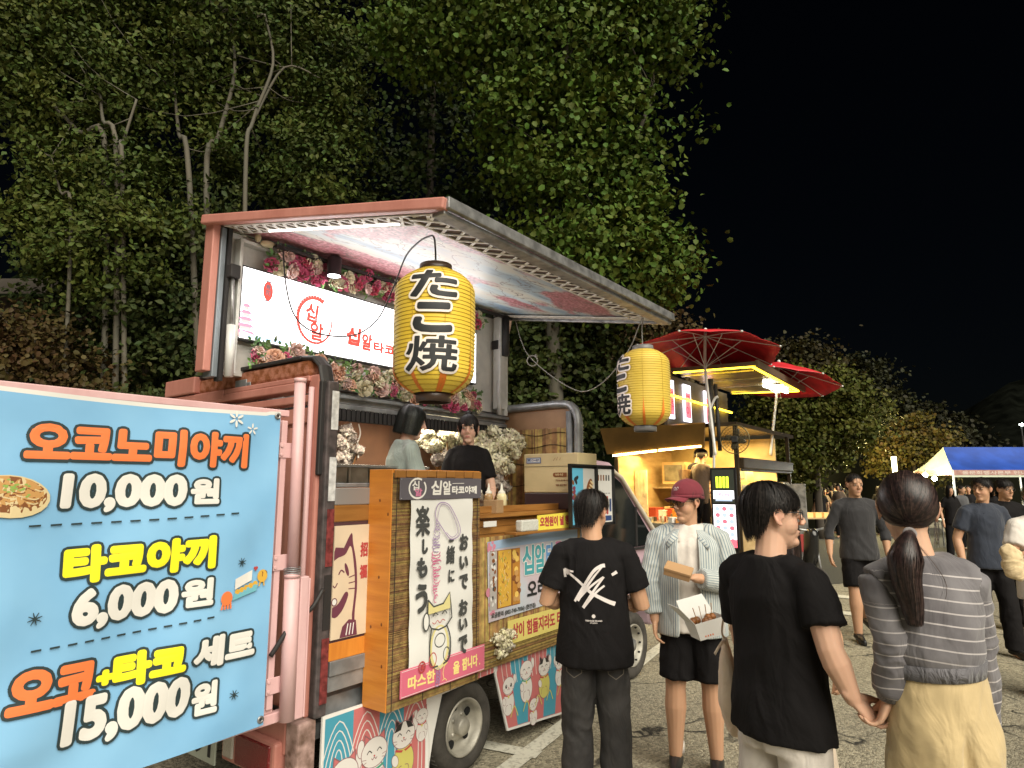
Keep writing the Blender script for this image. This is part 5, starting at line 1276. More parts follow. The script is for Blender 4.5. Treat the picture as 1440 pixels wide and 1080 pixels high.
# ---- phone poster and yellow slogan strip on the counter front
tp = thing('shop_poster', 'pale blue and pink poster with teal lettering and dish photos on the counter', 'poster', side_frame(0, -.028, 0))
m = MB(); m.add([(1.262, .835, 0), (2.36, .865, 0), (2.36, 1.385, 0), (1.245, 1.335, 0)], [(0, 1, 2, 3)])
PGM = mat('poster_ground', (.50, .42, .46), .5, col2=(.46, .52, .58), vs=2.2, fac=(.40, .60)); m.build('sheet', PGM, tp)
p = Print(.001); SKP = mat('print_sky', (.30, .42, .58), .5); p.poly([(1.28, 1.285), (2.36, 1.30), (2.36, 1.385), (1.245, 1.335)], SKP)
for k in range(16): p.oval(rnd.uniform(1.25, 1.32), rnd.uniform(.86, 1.33), rnd.uniform(.01, .03), rnd.uniform(.01, .03), mat('print_blush', (.56, .22, .30), .5))
p.rect(1.27, 1.60, .905, 1.275, BRN); p.rect(1.272, 1.345, .905, 1.272, mat('print_grey', (.40, .37, .35), .5)); p.rect(1.36, 1.50, .91, 1.272, mat('print_ochre', (.62, .36, .05), .5)); p.rect(1.515, 1.60, .91, 1.272, mat('print_deep_ochre', (.45, .20, .03), .5))
for k in range(26): p.oval(rnd.uniform(1.285, 1.335), rnd.uniform(.92, 1.26), .014, .010, rnd.choice([INKG, PAPER, BRN, PAPER]), n=10, rot=rnd.uniform(0, 180))
for k in range(60): p.line([(xx := rnd.uniform(1.37, 1.47), yy := rnd.uniform(.92, 1.25)), (xx+rnd.uniform(-.02, .02), yy+rnd.uniform(.01, .03))], .006, rnd.choice([CRM, mat('print_gold', (.75, .50, .12), .5), GRN, BRN, TAN]))
for k in range(16): cx_, cy_ = rnd.uniform(1.525, 1.59), rnd.uniform(.93, 1.25); p.oval(cx_, cy_, .022, .020, rnd.choice([mat('print_gold', (.75, .50, .12), .5), TAN, BRN]), n=12)
TL1, TL2, TL3 = mat('print_teal_letter', (.06, .30, .34), .5), mat('print_blue_letter', (.10, .25, .50), .5), mat('print_pink_letter', (.55, .20, .38), .5)
for ch, xa, xb, mm in (('십', 1.625, 1.765, TL1), ('알', 1.775, 1.905, TL1), ('타', 1.915, 2.02, TL2), ('코', 2.03, 2.13, TL3), ('야', 2.14, 2.24, TL3), ('끼', 2.25, 2.34, TL3)): p.text(ch, xa, xb, 1.085, 1.285, mm, .006, .006, WH)
p.text('오리지널', 1.680, 2.16, .925, 1.045, INK, .0045); p.text('요금문의 (002-740-7036) (현안검)', 1.285, 1.78, .852, .890, INKG, .0012); p.build('lettering', tp)
ys = thing('slogan_strip', 'yellow strip with red Korean slogan below the shop poster', 'sign', side_frame(0, -.032, 0))
m = MB(); m.box(1.455, 2.36, .665, .815, .0, .004); m.build('strip', mat('strip_yellow', (.66, .56, .16), .5), ys)
p = Print(.0045); p.text('삶이 힘들지라도 타코야끼', 1.50, 2.32, .690, .790, PR, .0035); p.build('lettering', ys)
y2 = thing('slogan_strip', 'small yellow card with red Korean lettering standing on the front shelf', 'sign', side_frame(0, -.145, 1.393))
m = MB(); m.prism([(1.64, 0), (2.25, 0), (2.25, .112), (1.64, .100)], .0, .006); m.build('strip', mat('card_yellow', (.74, .62, .08), .5), y2)
p = Print(.0068); p.text('오천원이 널 행복하게', 1.665, 2.22, .020, .090, PR, .0035); p.build('lettering', y2)
o = MB(); o.box(0, .20, 0, .055, 0, .075); o = o.build('tissue_pack', mat('clear_wrap', (.55, .55, .50), .25, bump=.6, bs=40), None, bevel=.01); o.matrix_world = TM @ Matrix.Translation((1.45, -.155, 1.393)); tag(o, 'white wrapped tissue pack on the front shelf', 'tissue pack')
o = MB(); o.box(0, .13, 0, .004, 0, .035); o = o.build('price_tag', PAPER, None); o.matrix_world = TM @ Matrix.Translation((1.16, -.068, 1.435)); tag(o, 'blank white tag on the counter edge below the sauce bottles', 'tag')

# ---- sauce bottles
def bottle(label, x, y, col, h=.15, r=.030):
    t = thing('sauce_bottle', label, 'bottle', TM @ Matrix.Translation((x, y, 1.516)), 'squeeze bottles on the counter')
    m = MB(); m.lathe([(.001, 0), (r, .002), (r, h*.62), (r*.98, h*.70), (r*.80, h*.78), (r*.6, h*.80)], 20); m.build('bottle_body', col, t, True)
    m = MB(); m.lathe([(r*.72, h*.77), (r*.72, h*.87), (r*.35, h*.92), (r*.12, h*1.22), (.001, h*1.22)], 16); m.build('nozzle', mat('nozzle_white', (.62, .60, .52), .4), t, True); return t
bottle('squeeze bottle of orange sauce at the near end of the counter', 1.10, .06, mat('orange_sauce', (.75, .26, .02), .3), .15, .032)
bottle('squeeze bottle of dark brown sauce with a white nozzle', 1.27, .07, mat('brown_sauce', (.06, .03, .02), .3, col2=(.30, .26, .20), vs=18), .17, .034)
bottle('squeeze bottle of tan sauce behind the small brown box', 1.44, .12, mat('tan_sauce', (.35, .22, .10), .3), .16, .030)
bottle('squeeze bottle of pale yellow mayonnaise', 1.47, .03, mat('mayonnaise', (.66, .58, .34), .3), .16, .034)
o = MB(); o.box(0, .10, 0, .10, 0, .085); o = o.build('small_carton', mat('kraft_card', (.35, .22, .11), .7), None, bevel=.002); o.matrix_world = TM @ Matrix.Translation((1.315, -.05, 1.516)) @ Matrix.Rotation(.2, 4, 'Z'); tag(o, 'small open kraft carton in front of the sauce bottles', 'carton')
# cardboard box on a dark cooler
dk_ = MB(); dk_.box(0, .29, 0, .50, 0, .125); dk_ = dk_.build('dark_cooler', mat('plum_plastic', (.035, .018, .02), .4), None, bevel=.008); dk_.matrix_world = TM @ Matrix.Translation((2.12, -.19, 1.516)); tag(dk_, 'dark plum crate under the cream carton', 'crate')
bx = thing('cardboard_box', 'large cream cardboard box with a blue and white label standing on the dark crate', 'box', TM @ Matrix.Translation((2.12, -.19, 1.6425)))
KR = mat('cream_card', (.52, .42, .23), .65, var=.1, vs=4); m = MB(); m.box(0, .285, 0, .50, 0, .300); m.build('carton', KR, bx, bevel=.006)
m = MB(); m.box(-.003, .0, .0, .50, .198, .203); m.build('flap_shadow', mat('card_shadow_line', (.24, .19, .10), .7), bx)  # dark strip stands for the shadow along the flap
p = Print(.0); BLP = mat('print_navy', (.03, .06, .18), .5); p.rect(.025, .165, .205, .250, BLP); p.rect(.030, .160, .208, .247, mat('print_greyblue', (.30, .34, .42), .5)); p.poly([(.035, .24), (.05, .22), (.065, .24), (.055, .24), (.05, .23), (.045, .24)], BLP); p.rect(.075, .15, .218, .240, WH); p.text('DHEF', .078, .147, .221, .238, BLP, .001)
p.oval(.29, .115, .014, .016, BRN); p.rect(.29, .40, .099, .131, BRN); p.text('바삭', .30, .37, .104, .126, KR, .0008); p.text('가쓰오부시', .30, .41, .065, .08, BRN, .0008); p.text('엄선한', .30, .40, .03, .045, BRN, .0008)
p.line([(.28, .222), (.30, .245)], .003, BRN); p.line([(.31, .225), (.32, .25)], .003, BRN); p.line([(.34, .225), (.345, .245)], .003, BRN)
o = p.build('box_print', bx); o.matrix_basis = Matrix.Translation((-.003, .50, .02)) @ Matrix.Rotation(R(-90), 4, 'Z') @ Matrix.Rotation(PI/2, 4, 'X')
# picture board: two panels hinged in a black frame
mb_ = thing('menu_display', 'black framed display with food photos in front of the cream box', 'display', side_frame(1.95, -.225, 1.393, 0))
m = MB(); m.box(0, .66, 0, .012, -.02, .0); m.box(0, .66, .0, .46, -.02, -.012); m.box(0, .012, 0, .46, -.012, .01); m.box(.648, .66, 0, .46, -.012, .01); m.box(.375, .392, 0, .46, -.012, .01); m.box(0, .66, .448, .46, -.012, .01); m.build('frame', BLACKP, mb_)
p = Print(-.011); p.rect(.02, .20, .02, .43, mat('print_cyan', (.10, .38, .55), .4)); p.rect(.20, .37, .02, .43, mat('print_ash', (.48, .47, .44), .4)); p.rect(.40, .645, .02, .43, PAPER)
p.poly([(.09, .02), (.17, .02), (.15, .16), (.125, .2), (.115, .17), (.10, .13)], INK); p.oval(.125, .19, .02, .035, INK)
for k in range(12): p.oval(.085+rnd.uniform(-.035, .035), .28+rnd.uniform(-.07, .08), .022, .015, rnd.choice([mat('print_wine', (.18, .03, .06), .5), BRN, INK]), rot=rnd.uniform(0, 180), n=10)
p.oval(.285, .26, .045, .10, BRN, rot=-20)
for k in range(6): p.oval(.27+.012*k, .20+.025*k, .03, .008, rnd.choice([CRM, TAN]), rot=-25)
for k in range(5): p.rect(.42+.042*k, .44+.042*k, .34, .385, rnd.choice([BRN, INK, TAN])); p.rect(.415+.042*k, .445+.042*k, .24, .245, INKG)
p.oval(.45, .16, .03, .05, PR); p.rect(.50, .53, .10, .20, TL1); p.rect(.55, .58, .08, .22, PR); p.rect(.60, .63, .10, .2, BLP); p.rect(.48, .63, .03, .07, BLP); p.build('photo_print', mb_)

# ---- dried hydrangea bunches
HYD = mat('dried_petals', (.60, .54, .36), .7, col2=(.70, .66, .50), vs=9, island=.25); HYDG = mat('grey_petals', (.34, .29, .26), .7, col2=(.44, .38, .33), vs=9, island=.3)
def petals(mb, c, r, n, rnd, ps=.012, mi=0):
    c = Vector(c)
    for _ in range(n):
        d = Vector((rnd.gauss(0, 1), rnd.gauss(0, 1), rnd.gauss(0, 1))).normalized(); q = c+Vector((d.x*r[0], d.y*r[1], d.z*r[2]))*rnd.uniform(.78, 1.16); d = (d+Vector((rnd.gauss(0, .6), rnd.gauss(0, .6), rnd.gauss(0, .6)))).normalized()
        u = d.cross(Vector((rnd.random(), rnd.random(), rnd.random()))).normalized(); v = d.cross(u); s_ = ps*rnd.uniform(.7, 1.3)
        vs = [q+d*s_*.35]; 
        for k in range(5): a = 2*PI*k/5; vs += [q+(u*math.cos(a)+v*math.sin(a))*s_, q+(u*math.cos(a+.63)+v*math.sin(a+.63))*s_*.55-d*s_*.1]
        mb.add(vs, [(0, 1+k, 1+(k+1) % 10) for k in range(10)], mi)
def bunch(label, base, blobs, stems, ps=.019, dens=1.0, mats=(HYD, HYDG)):
    t = thing('dried_flowers', label, 'dried flowers', TM @ Matrix.Translation(base)); rnd = random.Random(len(label)); m = MB(); b0 = Vector(base)
    for (x, y, z, r, mi) in blobs: m.ell(Vector((x, y, z))-b0, (r*.66, r*.66, r*.55), nu=12, nv=8, mi=mi); petals(m, Vector((x, y, z))-b0, (r, r, r*.8), int(230*dens*(r/.08)**2), rnd, ps, mi)
    tag(m.build('petals', list(mats), t, True), kind='stuff'); m = MB()
    for (x, y, z, r, mi) in blobs: m.tube([(0, 0, 0), (Vector((x, y, z))-b0)*.6+Vector((0, 0, -.02)), Vector((x, y, z))-b0], .004, 5)
    m.build('stems', WOODB, t); return t
rnd = random.Random(11)
def blobset(x, y, z, rx, rz, n, grey_low=True): 
    out = []
    for k in range(n):
        a = rnd.uniform(0, 6.28); q = rnd.random()**.5; xx, zz = x+rx*q*math.cos(a), z+rz*q*math.sin(a); out.append((xx, y+rnd.uniform(-.08, .08), zz, rnd.uniform(.045, .085), 1 if zz < z-.1*rz-.0 and grey_low else 0))
    return out
bunch('tall bunch of cream dried hydrangea behind the two workers', (1.95, .9, 1.55), blobset(1.92, .95, 2.02, .30, .18, 22), 0)
bunch('bunch of cream and grey dried hydrangea hanging beside the reed mat', (2.18, .62, 1.52), blobset(2.12, .60, 2.02, .26, .13, 18, False)+blobset(2.14, .60, 1.82, .20, .12, 12)+[(2.2, .6, 1.68, .07, 1), (2.2, .6, 1.60, .05, 1)], 0)
bunch('small bunch of pale dried flowers tucked below the shop poster', (1.38, -.05, .62), [(1.33, -.055, .73, .045, 0), (1.38, -.06, .69, .05, 0), (1.35, -.055, .64, .04, 0), (1.44, -.05, .66, .04, 1), (1.47, -.05, .73, .035, 0), (1.40, -.06, .75, .04, 0)], 0, .012)
bunch('grey dried flowers against the back wall inside the truck', (1.15, 1.3, 1.72), blobset(1.16, 1.35, 1.98, .13, .16, 12), 0, mats=(HYDG, HYDG))
# ---- things along the inside wall
nr = thing('noren_curtain', 'brown half curtain with white wavy marks behind the workers', 'curtain', side_frame(0, 1.49, 0))
m = MB(); m.box(.45, 1.75, 1.86, 2.23, 0, .006); m.build('cloth', mat('noren_brown', (.19, .09, .045), .8, var=.15, vs=4), nr)
p = Print(.0065)
for x in (.62, .70, 1.33, 1.41): p.line([(x, 2.2), (x+.022, 2.12), (x-.010, 2.02), (x+.012, 1.92)], .014, PAPER)
p.rect(.30, .52, 1.95, 2.22, INK); p.rect(.86, 1.12, 1.93, 2.22, INK); p.build('curtain_print', nr)
for k, (x, c_) in enumerate(((.42, 'leftmost red flower pot on the inside shelf'), (.93, 'red flower pot in the middle of the inside shelf'))):
    t = thing('flower_pot', c_, 'flower pot', TM @ Matrix.Translation((x, 1.40, 1.74))); m = MB(); m.lathe([(.001, 0), (.06, 0), (.075, .13), (.07, .13), (.001, .12)], 20); m.build('pot', mat('dark_pot', (.05, .06, .04), .4), t, True)
    m = MB(); petals(m, (0, 0, .19), (.10, .08, .055), 80, rnd, .025); tag(m.build('petals', mat('dull_red_petal', (.22, .03, .03), .7, var=.3, vs=20), t), kind='stuff')
t = thing('wooden_tablet', 'pale wooden tablet with brush writing leaning at the inside wall', 'tablet', side_frame(0, 1.44, 0)); m = MB(); m.box(.58, .70, 1.66, 1.98, 0, .015); m.build('board', mat('pale_board', (.42, .37, .20), .6, var=.2, vs=12), t)
p = Print(.0155); p.vtext('いらし', .64, 1.96, .075, INKG, 1.15, .002); p.build('lettering', t)
t = thing('steel_tray', 'row of steel pans along the inside counter', 'pan', TM @ Matrix.Translation((.1, .35, 1.71)))
for k in range(6): m = MB(); m.box(k*.16, k*.16+.145, 0, .35, 0, .10); m.build('pan', mat('pan_steel', (.28, .24, .18), .3, metal=.7, var=.4, vs=8), t, bevel=.008)
m = MB(); m.box(-.02, .98, -.01, .02, .095, .11); m.build('pan_rim', mat('bright_steel', (.6, .6, .57), .25, metal=.8), t, bevel=.003)
# ================================================================== SECOND TRUCK, UMBRELLAS, TENT
M2 = TM @ Matrix.Translation((7.43, .30, 0))
tr2 = thing('snack_truck', 'dark snack truck ahead with yellow neon edged awning and glowing kitchen', 'food truck', M2)
def part2(fn, name, mats, parent=tr2, smooth=False, bevel=0):
    m = MB(); fn(m); return m.build(name, mats, parent, smooth, bevel)
DKB = mat('dark_brown_metal', (.05, .035, .02), .35, metal=.3, var=.3, vs=3)
WARM = mat('warm_wall', (.55, .42, .20), .6, var=.2, vs=3); WOODL = mat('pale_plywood', (.55, .40, .20), .5, col2=(.42, .28, .12), vs=3, stretch=(1, 1, 4)); STL = mat('kitchen_steel', (.45, .42, .34), .3, metal=.8, var=.3, vs=10)
part2(lambda m: [m.box(0, 3.3, .06, 2.0, .55, .68)], 'floor', CHAS)
part2(lambda m: [m.box(2.2, 2.25, .06, 1.98, .68, 2.5)], 'partition', WARM)
part2(lambda m: [m.box(.02, 2.2, 1.95, 2.0, .68, 2.55)], 'left_wall', WOODL)
part2(lambda m: [m.box(0, 3.3, .0, 2.0, 2.56, 2.62)], 'roof', DKB)
part2(lambda m: [m.box(0, .06, .0, .06, .55, 2.56), m.box(0, .05, 1.96, 2.02, .55, 2.56), m.box(2.9, 2.96, 0, .06, .55, 2.56)], 'posts', DKB, bevel=.005)
part2(lambda m: [m.box(0, .04, .36, 1.98, .68, 1.08)], 'rear_counter_front', STL, bevel=.004)
part2(lambda m: [m.box(-.06, 1.25, .36, 1.94, 1.08, 1.12)], 'rear_counter', STL, bevel=.004)
part2(lambda m: [m.box(.02, 3.2, -.004, .03, .68, 1.30)], 'side_counter_front', WOODL)
part2(lambda m: [m.box(.06, 2.9, -.06, .02, 1.94, 2.10), m.box(.06, 2.9, -.03, .0, 1.90, 1.94)], 'side_flap', DKB, bevel=.01)
M_ = Matrix.Rotation(R(0), 4, 'Y')
def flap(m): m.add([(-.06, .48, 2.25), (-.06, 2.12, 2.20), (-.20, 2.16, 2.60), (-.20, .40, 2.60), (-.03, .48, 2.25), (-.03, 2.12, 2.20), (-.17, 2.16, 2.62), (-.17, .40, 2.62)], [(0, 1, 2, 3), (7, 6, 5, 4), (0, 3, 7, 4), (1, 0, 4, 5), (2, 1, 5, 6), (3, 2, 6, 7)])
part2(flap, 'rear_flap', mat('bronze_flap', (.16, .09, .025), .3, metal=.5, var=.4, vs=1.5))
NEON = mat('warm_led', (1, .8, .4), emit=16, ecol=(1, .72, .28)); NEY = mat('yellow_neon', (1, .8, .1), emit=5, ecol=(1, .66, .03))
part2(lambda m: [m.bar((-.07, .52, 2.275), (-.07, 1.2, 2.235), .03, .025), m.bar((-.07, 1.24, 2.23), (-.07, 2.0, 2.175), .03, .025)], 'led_strip', NEON)
for (lx, ly, lz, sx, sy, en, rx_) in ((.55, 1.15, 2.20, 1.5, .5, 42, 0), (1.5, .8, 2.45, 1.2, 1.0, 24, 0)):
    l_ = bpy.data.lights.new('kitchen_light', 'AREA'); l_.shape = 'RECTANGLE'; l_.size = sy; l_.size_y = sx; l_.energy = en; l_.color = (1, .68, .25)
    q = bpy.data.objects.new('kitchen_light', l_); COL.objects.link(q); q.parent = tr2; q.location = (lx, ly, lz)
# kitchen: wall cupboards, shelf goods
def cup(y0, y1, z0, z1, m_=WARM):
    c_ = part2(lambda m: m.box(1.35, 1.7, y0, y1, z0, z1), 'cupboard', m_, bevel=.004)
    part2(lambda m: [m.box(1.335, 1.349, y0+.04, y1-.04, z0+.05, z1-.05)], 'cupboard_door', mat('smoky_panel', (.16, .15, .11), .3, var=.3, vs=8), c_, bevel=.003)
cup(.95, 1.35, 1.72, 2.05); cup(1.37, 1.78, 1.72, 2.1, WOODL); cup(.60, .93, 1.75, 1.98); cup(.30, .58, 1.75, 2.0, WOODL)
part2(lambda m: [m.box(1.3, 2.1, .1, 1.95, 1.64, 1.67), m.box(1.2, 2.1, .1, 1.95, 1.18, 1.22)], 'shelf', STL)
rnd = random.Random(21)
GC_ = [mat('tub_cream', (.6, .5, .3), .4), mat('tub_red', (.4, .06, .03), .4), mat('tub_orange', (.6, .25, .05), .4), STL, mat('tub_dark', (.05, .04, .03), .4), PAPER]
def kitchen_item(lab, x, y, z, kind, mt, s):
    m = MB()
    if kind == 0: m.lathe([(.001, 0), (s*.8, 0), (s, s*1.6), (s*1.05, s*1.7), (s*.9, s*1.65), (s*.75, .01)], 14); nm = 'bowl'
    elif kind == 1: m.lathe([(.001, 0), (s*.6, 0), (s*.6, s*2), (s*.3, s*2.4), (s*.3, s*2.8), (.001, s*2.8)], 12); nm = 'bottle'
    else: m.box(-s, s, -s*.8, s*.8, 0, s*1.5); m.box(-s*1.03, s*1.03, -s*.83, s*.83, s*1.5, s*1.65); nm = 'tub'
    o = m.build(nm, mt, None, kind < 2, bevel=0 if kind < 2 else .006); o.matrix_world = M2 @ Matrix.Translation((x, y, z)) @ Matrix.Rotation(rnd.uniform(-.5, .5), 4, 'Z'); tag(o, lab, nm, 'jars, bowls and tubs in the snack truck kitchen')
names = {0: 'small bowl on the glowing kitchen counter of the snack truck', 1: 'small bottle on the glowing kitchen counter of the snack truck', 2: 'small lidded tub on the glowing kitchen counter of the snack truck'}
for k in range(16):
    kd = rnd.choice([0, 1, 2, 2]); kitchen_item(names[kd], rnd.uniform(.0, .40), .48+k*.095, 1.122, kd, rnd.choice(GC_), rnd.uniform(.03, .06))
for k in range(14):
    kitchen_item('carton or tub stacked at the back of the snack truck counter', rnd.uniform(.85, 1.1), .35+k*.115, 1.222 if False else 1.12, 2, rnd.choice(GC_), rnd.uniform(.06, .13))
for k in range(9):
    kd = rnd.choice([1, 2, 2]); kitchen_item({1: 'small bottle on the back shelf of the snack truck', 2: 'small tub on the back shelf of the snack truck'}[kd], rnd.uniform(1.35, 1.5), .3+k*.18, 1.222, kd, rnd.choice(GC_), rnd.uniform(.04, .08))
part2(lambda m: [m.box(.56, .60, 1.72, 1.93, 1.14, 1.95)] + [m.box(.55, .56, 1.74+.06*k, 1.77+.06*k, 1.5, 1.9) for k in range(3)], 'hanging_cloths', mat('pale_cloth', (.6, .52, .32), .8, var=.2, vs=9))
# posts, hoses and awning
part2(lambda m: [m.tube([(-.05, .36, 2.1), (-.05, .34, 3.28)], .045, 10), m.tube([(.0, .26, 2.2), (.0, .28, 3.2)], .03, 8)], 'support_post', CHAS, smooth=True)
part2(lambda m: m.tube(spline([(-.10, .30, .9), (-.1, .33, 1.9), (-.10, .31, 2.3), (-.12, .36, 2.7), (-.1, .28, 2.95), (-.08, .22, 3.0)], 5), .02, 8), 'white_pipe', WHITEM, smooth=True)
a_, b_2, c_2, d_2 = Vector((.0, .96, 3.47)), Vector((0, -.32, 3.43)), Vector((2.87, -.31, 3.39)), Vector((2.87, .95, 3.455))
aw2 = part2(lambda m: m.add([a_, b_2, c_2, d_2]+[p+Vector((0, 0, .05)) for p in (a_, b_2, c_2, d_2)], [(0, 1, 2, 3), (7, 6, 5, 4), (0, 4, 5, 1), (1, 5, 6, 2), (2, 6, 7, 3), (3, 7, 4, 0)]), 'awning', mat('gold_lining', (.34, .24, .09), .3, metal=.3, bump=.4, bs=8, var=.4, vs=5))
e3 = Vector((0, 0, -.012))
part2(lambda m: [m.bar(p+e3, q+e3, .03, .02) for p, q in ((a_+Vector((.06, 0, 0)), b_2+Vector((.06, .06, 0))), (b_2+Vector((.06, .06, 0)), c_2+Vector((-.05, .06, 0))), (c_2+Vector((-.05, .06, 0)), d_2+Vector((-.05, 0, 0))))], 'yellow_neon_strip', NEY, aw2)
part2(lambda m: [m.bar(b_2+Vector((-.02, -.03, .02)), c_2+Vector((.02, -.03, .02)), .04, .10), m.bar(a_+Vector((-.02, 0, .02)), b_2+Vector((-.02, 0, .02)), .03, .06)], 'awning_rim', mat('dull_bronze', (.20, .15, .10), .4, metal=.5), aw2)
part2(lambda m: [m.tube([(1.75, .05, 3.38), (2.65, -.10, 3.36)], .028, 10)], 'tube_lamp', mat('cool_tube', (1, 1, 1), emit=14, ecol=(.95, 1, .88)), aw2, smooth=True)
part2(lambda m: [m.bar((.3+.8*k, .93, 3.43), (.3+.8*k, -.2, 3.405), .03, .02) for k in range(4)], 'awning_beam', STL, aw2)
part2(lambda m: [m.box(0, 2.9, 1.07, 1.12, 2.62, 3.45)], 'upright_panel', mat('sign_backing', (.10, .08, .06), .5, var=.3, vs=3))
STRP = mat('lit_strip_white', (.9, .9, .95), emit=1.6, ecol=(.85, .85, 1)); STRR = mat('lit_strip_red', (.8, .1, .1), emit=1.6, ecol=(1, .10, .14))
for k, (x0_, x1_, tx) in enumerate(((.01, .22, '만쥬'), (.64, .93, '구이'), (1.60, 1.92, '튀김'))):
    s_ = part2(lambda m: m.box(x0_, x1_, 1.03, 1.065, 2.74, 3.36), 'lit_sign_strip', STRP, bevel=.004)
    p = Print(.0); p.rect(x0_+.03, x1_-.03, 2.80, 3.22, STRR); p.vtext(tx, (x0_+x1_)/2, 3.18, min(.17, x1_-x0_-.06), mat('lit_plum', (.2, .02, .05), emit=.25, ecol=(.5, .05, .2)), 1.05, .004)
    o = p.build('strip_print', s_); o.matrix_basis = Matrix.Translation((0, 1.027, 0)) @ Matrix.Rotation(PI/2, 4, 'X')
part2(lambda m: [m.tube([(.0, 1.0, 3.1), (2.9, 1.0, 3.08)], .02, 6)], 'amber_tube', NEY)
w2 = wheel(3.0, .1, .28, .15, False, True); w2.parent = tr2
# side bay goods: striped cloth and steel can
part2(lambda m: [m.box(.1, 1.5, -.02, .0, 1.32, 1.70)], 'pale_board', mat('cream_board', (.62, .52, .30), .6, var=.1, vs=3))
part2(lambda m: [m.bar((.2+.22*k, -.025, 1.40), (.35+.22*k, -.025, 1.66), .02, .008) for k in range(6)], 'board_slash', CHAS)
part2(lambda m: m.box(1.9, 2.2, -.15, .1, 1.3, 1.75), 'steel_can', STL, bevel=.03)
part2(lambda m: [m.box(.08, 2.8, .9, .95, 1.3, 1.94)], 'side_bay_back', mat('wood_collage', (.55, .36, .16), .5, col2=(.30, .16, .06), vs=2.5, stretch=(1, 1, 2)))
l_ = bpy.data.lights.new('bay_light', 'AREA'); l_.size = 1.6; l_.size_y = .3; l_.shape = 'RECTANGLE'; l_.energy = 18; l_.color = (1, .7, .3); q = bpy.data.objects.new('bay_light', l_); COL.objects.link(q); q.parent = tr2; q.location = (1.3, .3, 1.93)
# round fan
fn = thing('round_fan', 'round black wire fan mounted beside the snack truck post', 'fan', M2 @ Matrix.Translation((-.05, .02, 2.36)))
m = MB()
for r_ in (.21, .17, .13, .09, .05): m.tube([(0, r_*math.cos(a), r_*math.sin(a)) for a in [2*PI*k/28 for k in range(28)]], .008 if r_ == .21 else .003, 5, closed=True)
for k in range(24): a = 2*PI*k/24; m.tube([(0, .03*math.cos(a), .03*math.sin(a)), (0, .21*math.cos(a), .21*math.sin(a))], .0025, 4)
m.build('fan_guard', mat('olive_metal', (.14, .12, .06), .4, metal=.5), fn, True); m = MB()
for k in range(4): a = 2*PI*k/4+.3; m.ell((.03, .09*math.cos(a), .09*math.sin(a)), (.008, .075, .04), Matrix.Rotation(a, 3, 'X'), nu=10, nv=6)
m.build('fan_blade', mat('smoke_plastic', (.06, .05, .035), .3), fn, True); m = MB(); m.box(-.03, .08, -.045, .045, -.045, .045); m.bar((.06, 0, 0), (.06, .32, .02), .03); m.build('fan_motor', CHAS, fn, bevel=.008)
# lit menu stand
ms = thing('menu_light_stand', 'slim lit menu stand with red and yellow prints in front of the snack truck', 'menu stand', M2 @ Matrix.Translation((-.12, .37, 0)) @ Matrix.Rotation(R(-90), 4, 'Z') @ Matrix.Rotation(PI/2-R(-0), 4, 'X'))
m = MB(); m.box(-.02, .36, .80, 1.95, -.05, 0); m.build('frame', BLACKP, ms, bevel=.006); m = MB(); m.box(.0, .04, 0, .8, -.045, -.01); m.box(.30, .34, 0, .8, -.045, -.01); m.build('leg', BLACKP, ms)
p = Print(.001); LW = mat('lit_panel_white', (.9, .9, .95), emit=1.1, ecol=(.95, .9, 1)); LY = mat('lit_panel_yellow', (.8, .9, .1), emit=1.3, ecol=(.72, 1, .02)); LR = mat('lit_panel_red', (.8, .1, .15), emit=.9, ecol=(1, .12, .16)); LG = mat('lit_panel_blue', (.4, .5, .7), emit=.5, ecol=(.5, .6, .9))
p.rect(.01, .33, 1.44, 1.92, mat('panel_dark', (.05, .06, .05), .3)); 
for k in range(4): p.rect(.065+.05*k, .10+.05*k, 1.66, 1.82, LY)
p.rect(.02, .32, 1.50, 1.62, LW); p.rect(.05, .29, 1.47, 1.50, LG); p.text('메뉴', .07, .27, 1.53, 1.60, PUL, .003); p.rect(.01, .33, .82, 1.42, LW)
for k in range(6):
    for j in range(3): p.oval(.07+.10*j, 1.36-.09*k, .035, .032, LR if (k+j) % 2 else LG, n=12)
p.rect(.01, .33, .82, .93, LR); p.build('panel_print', ms)
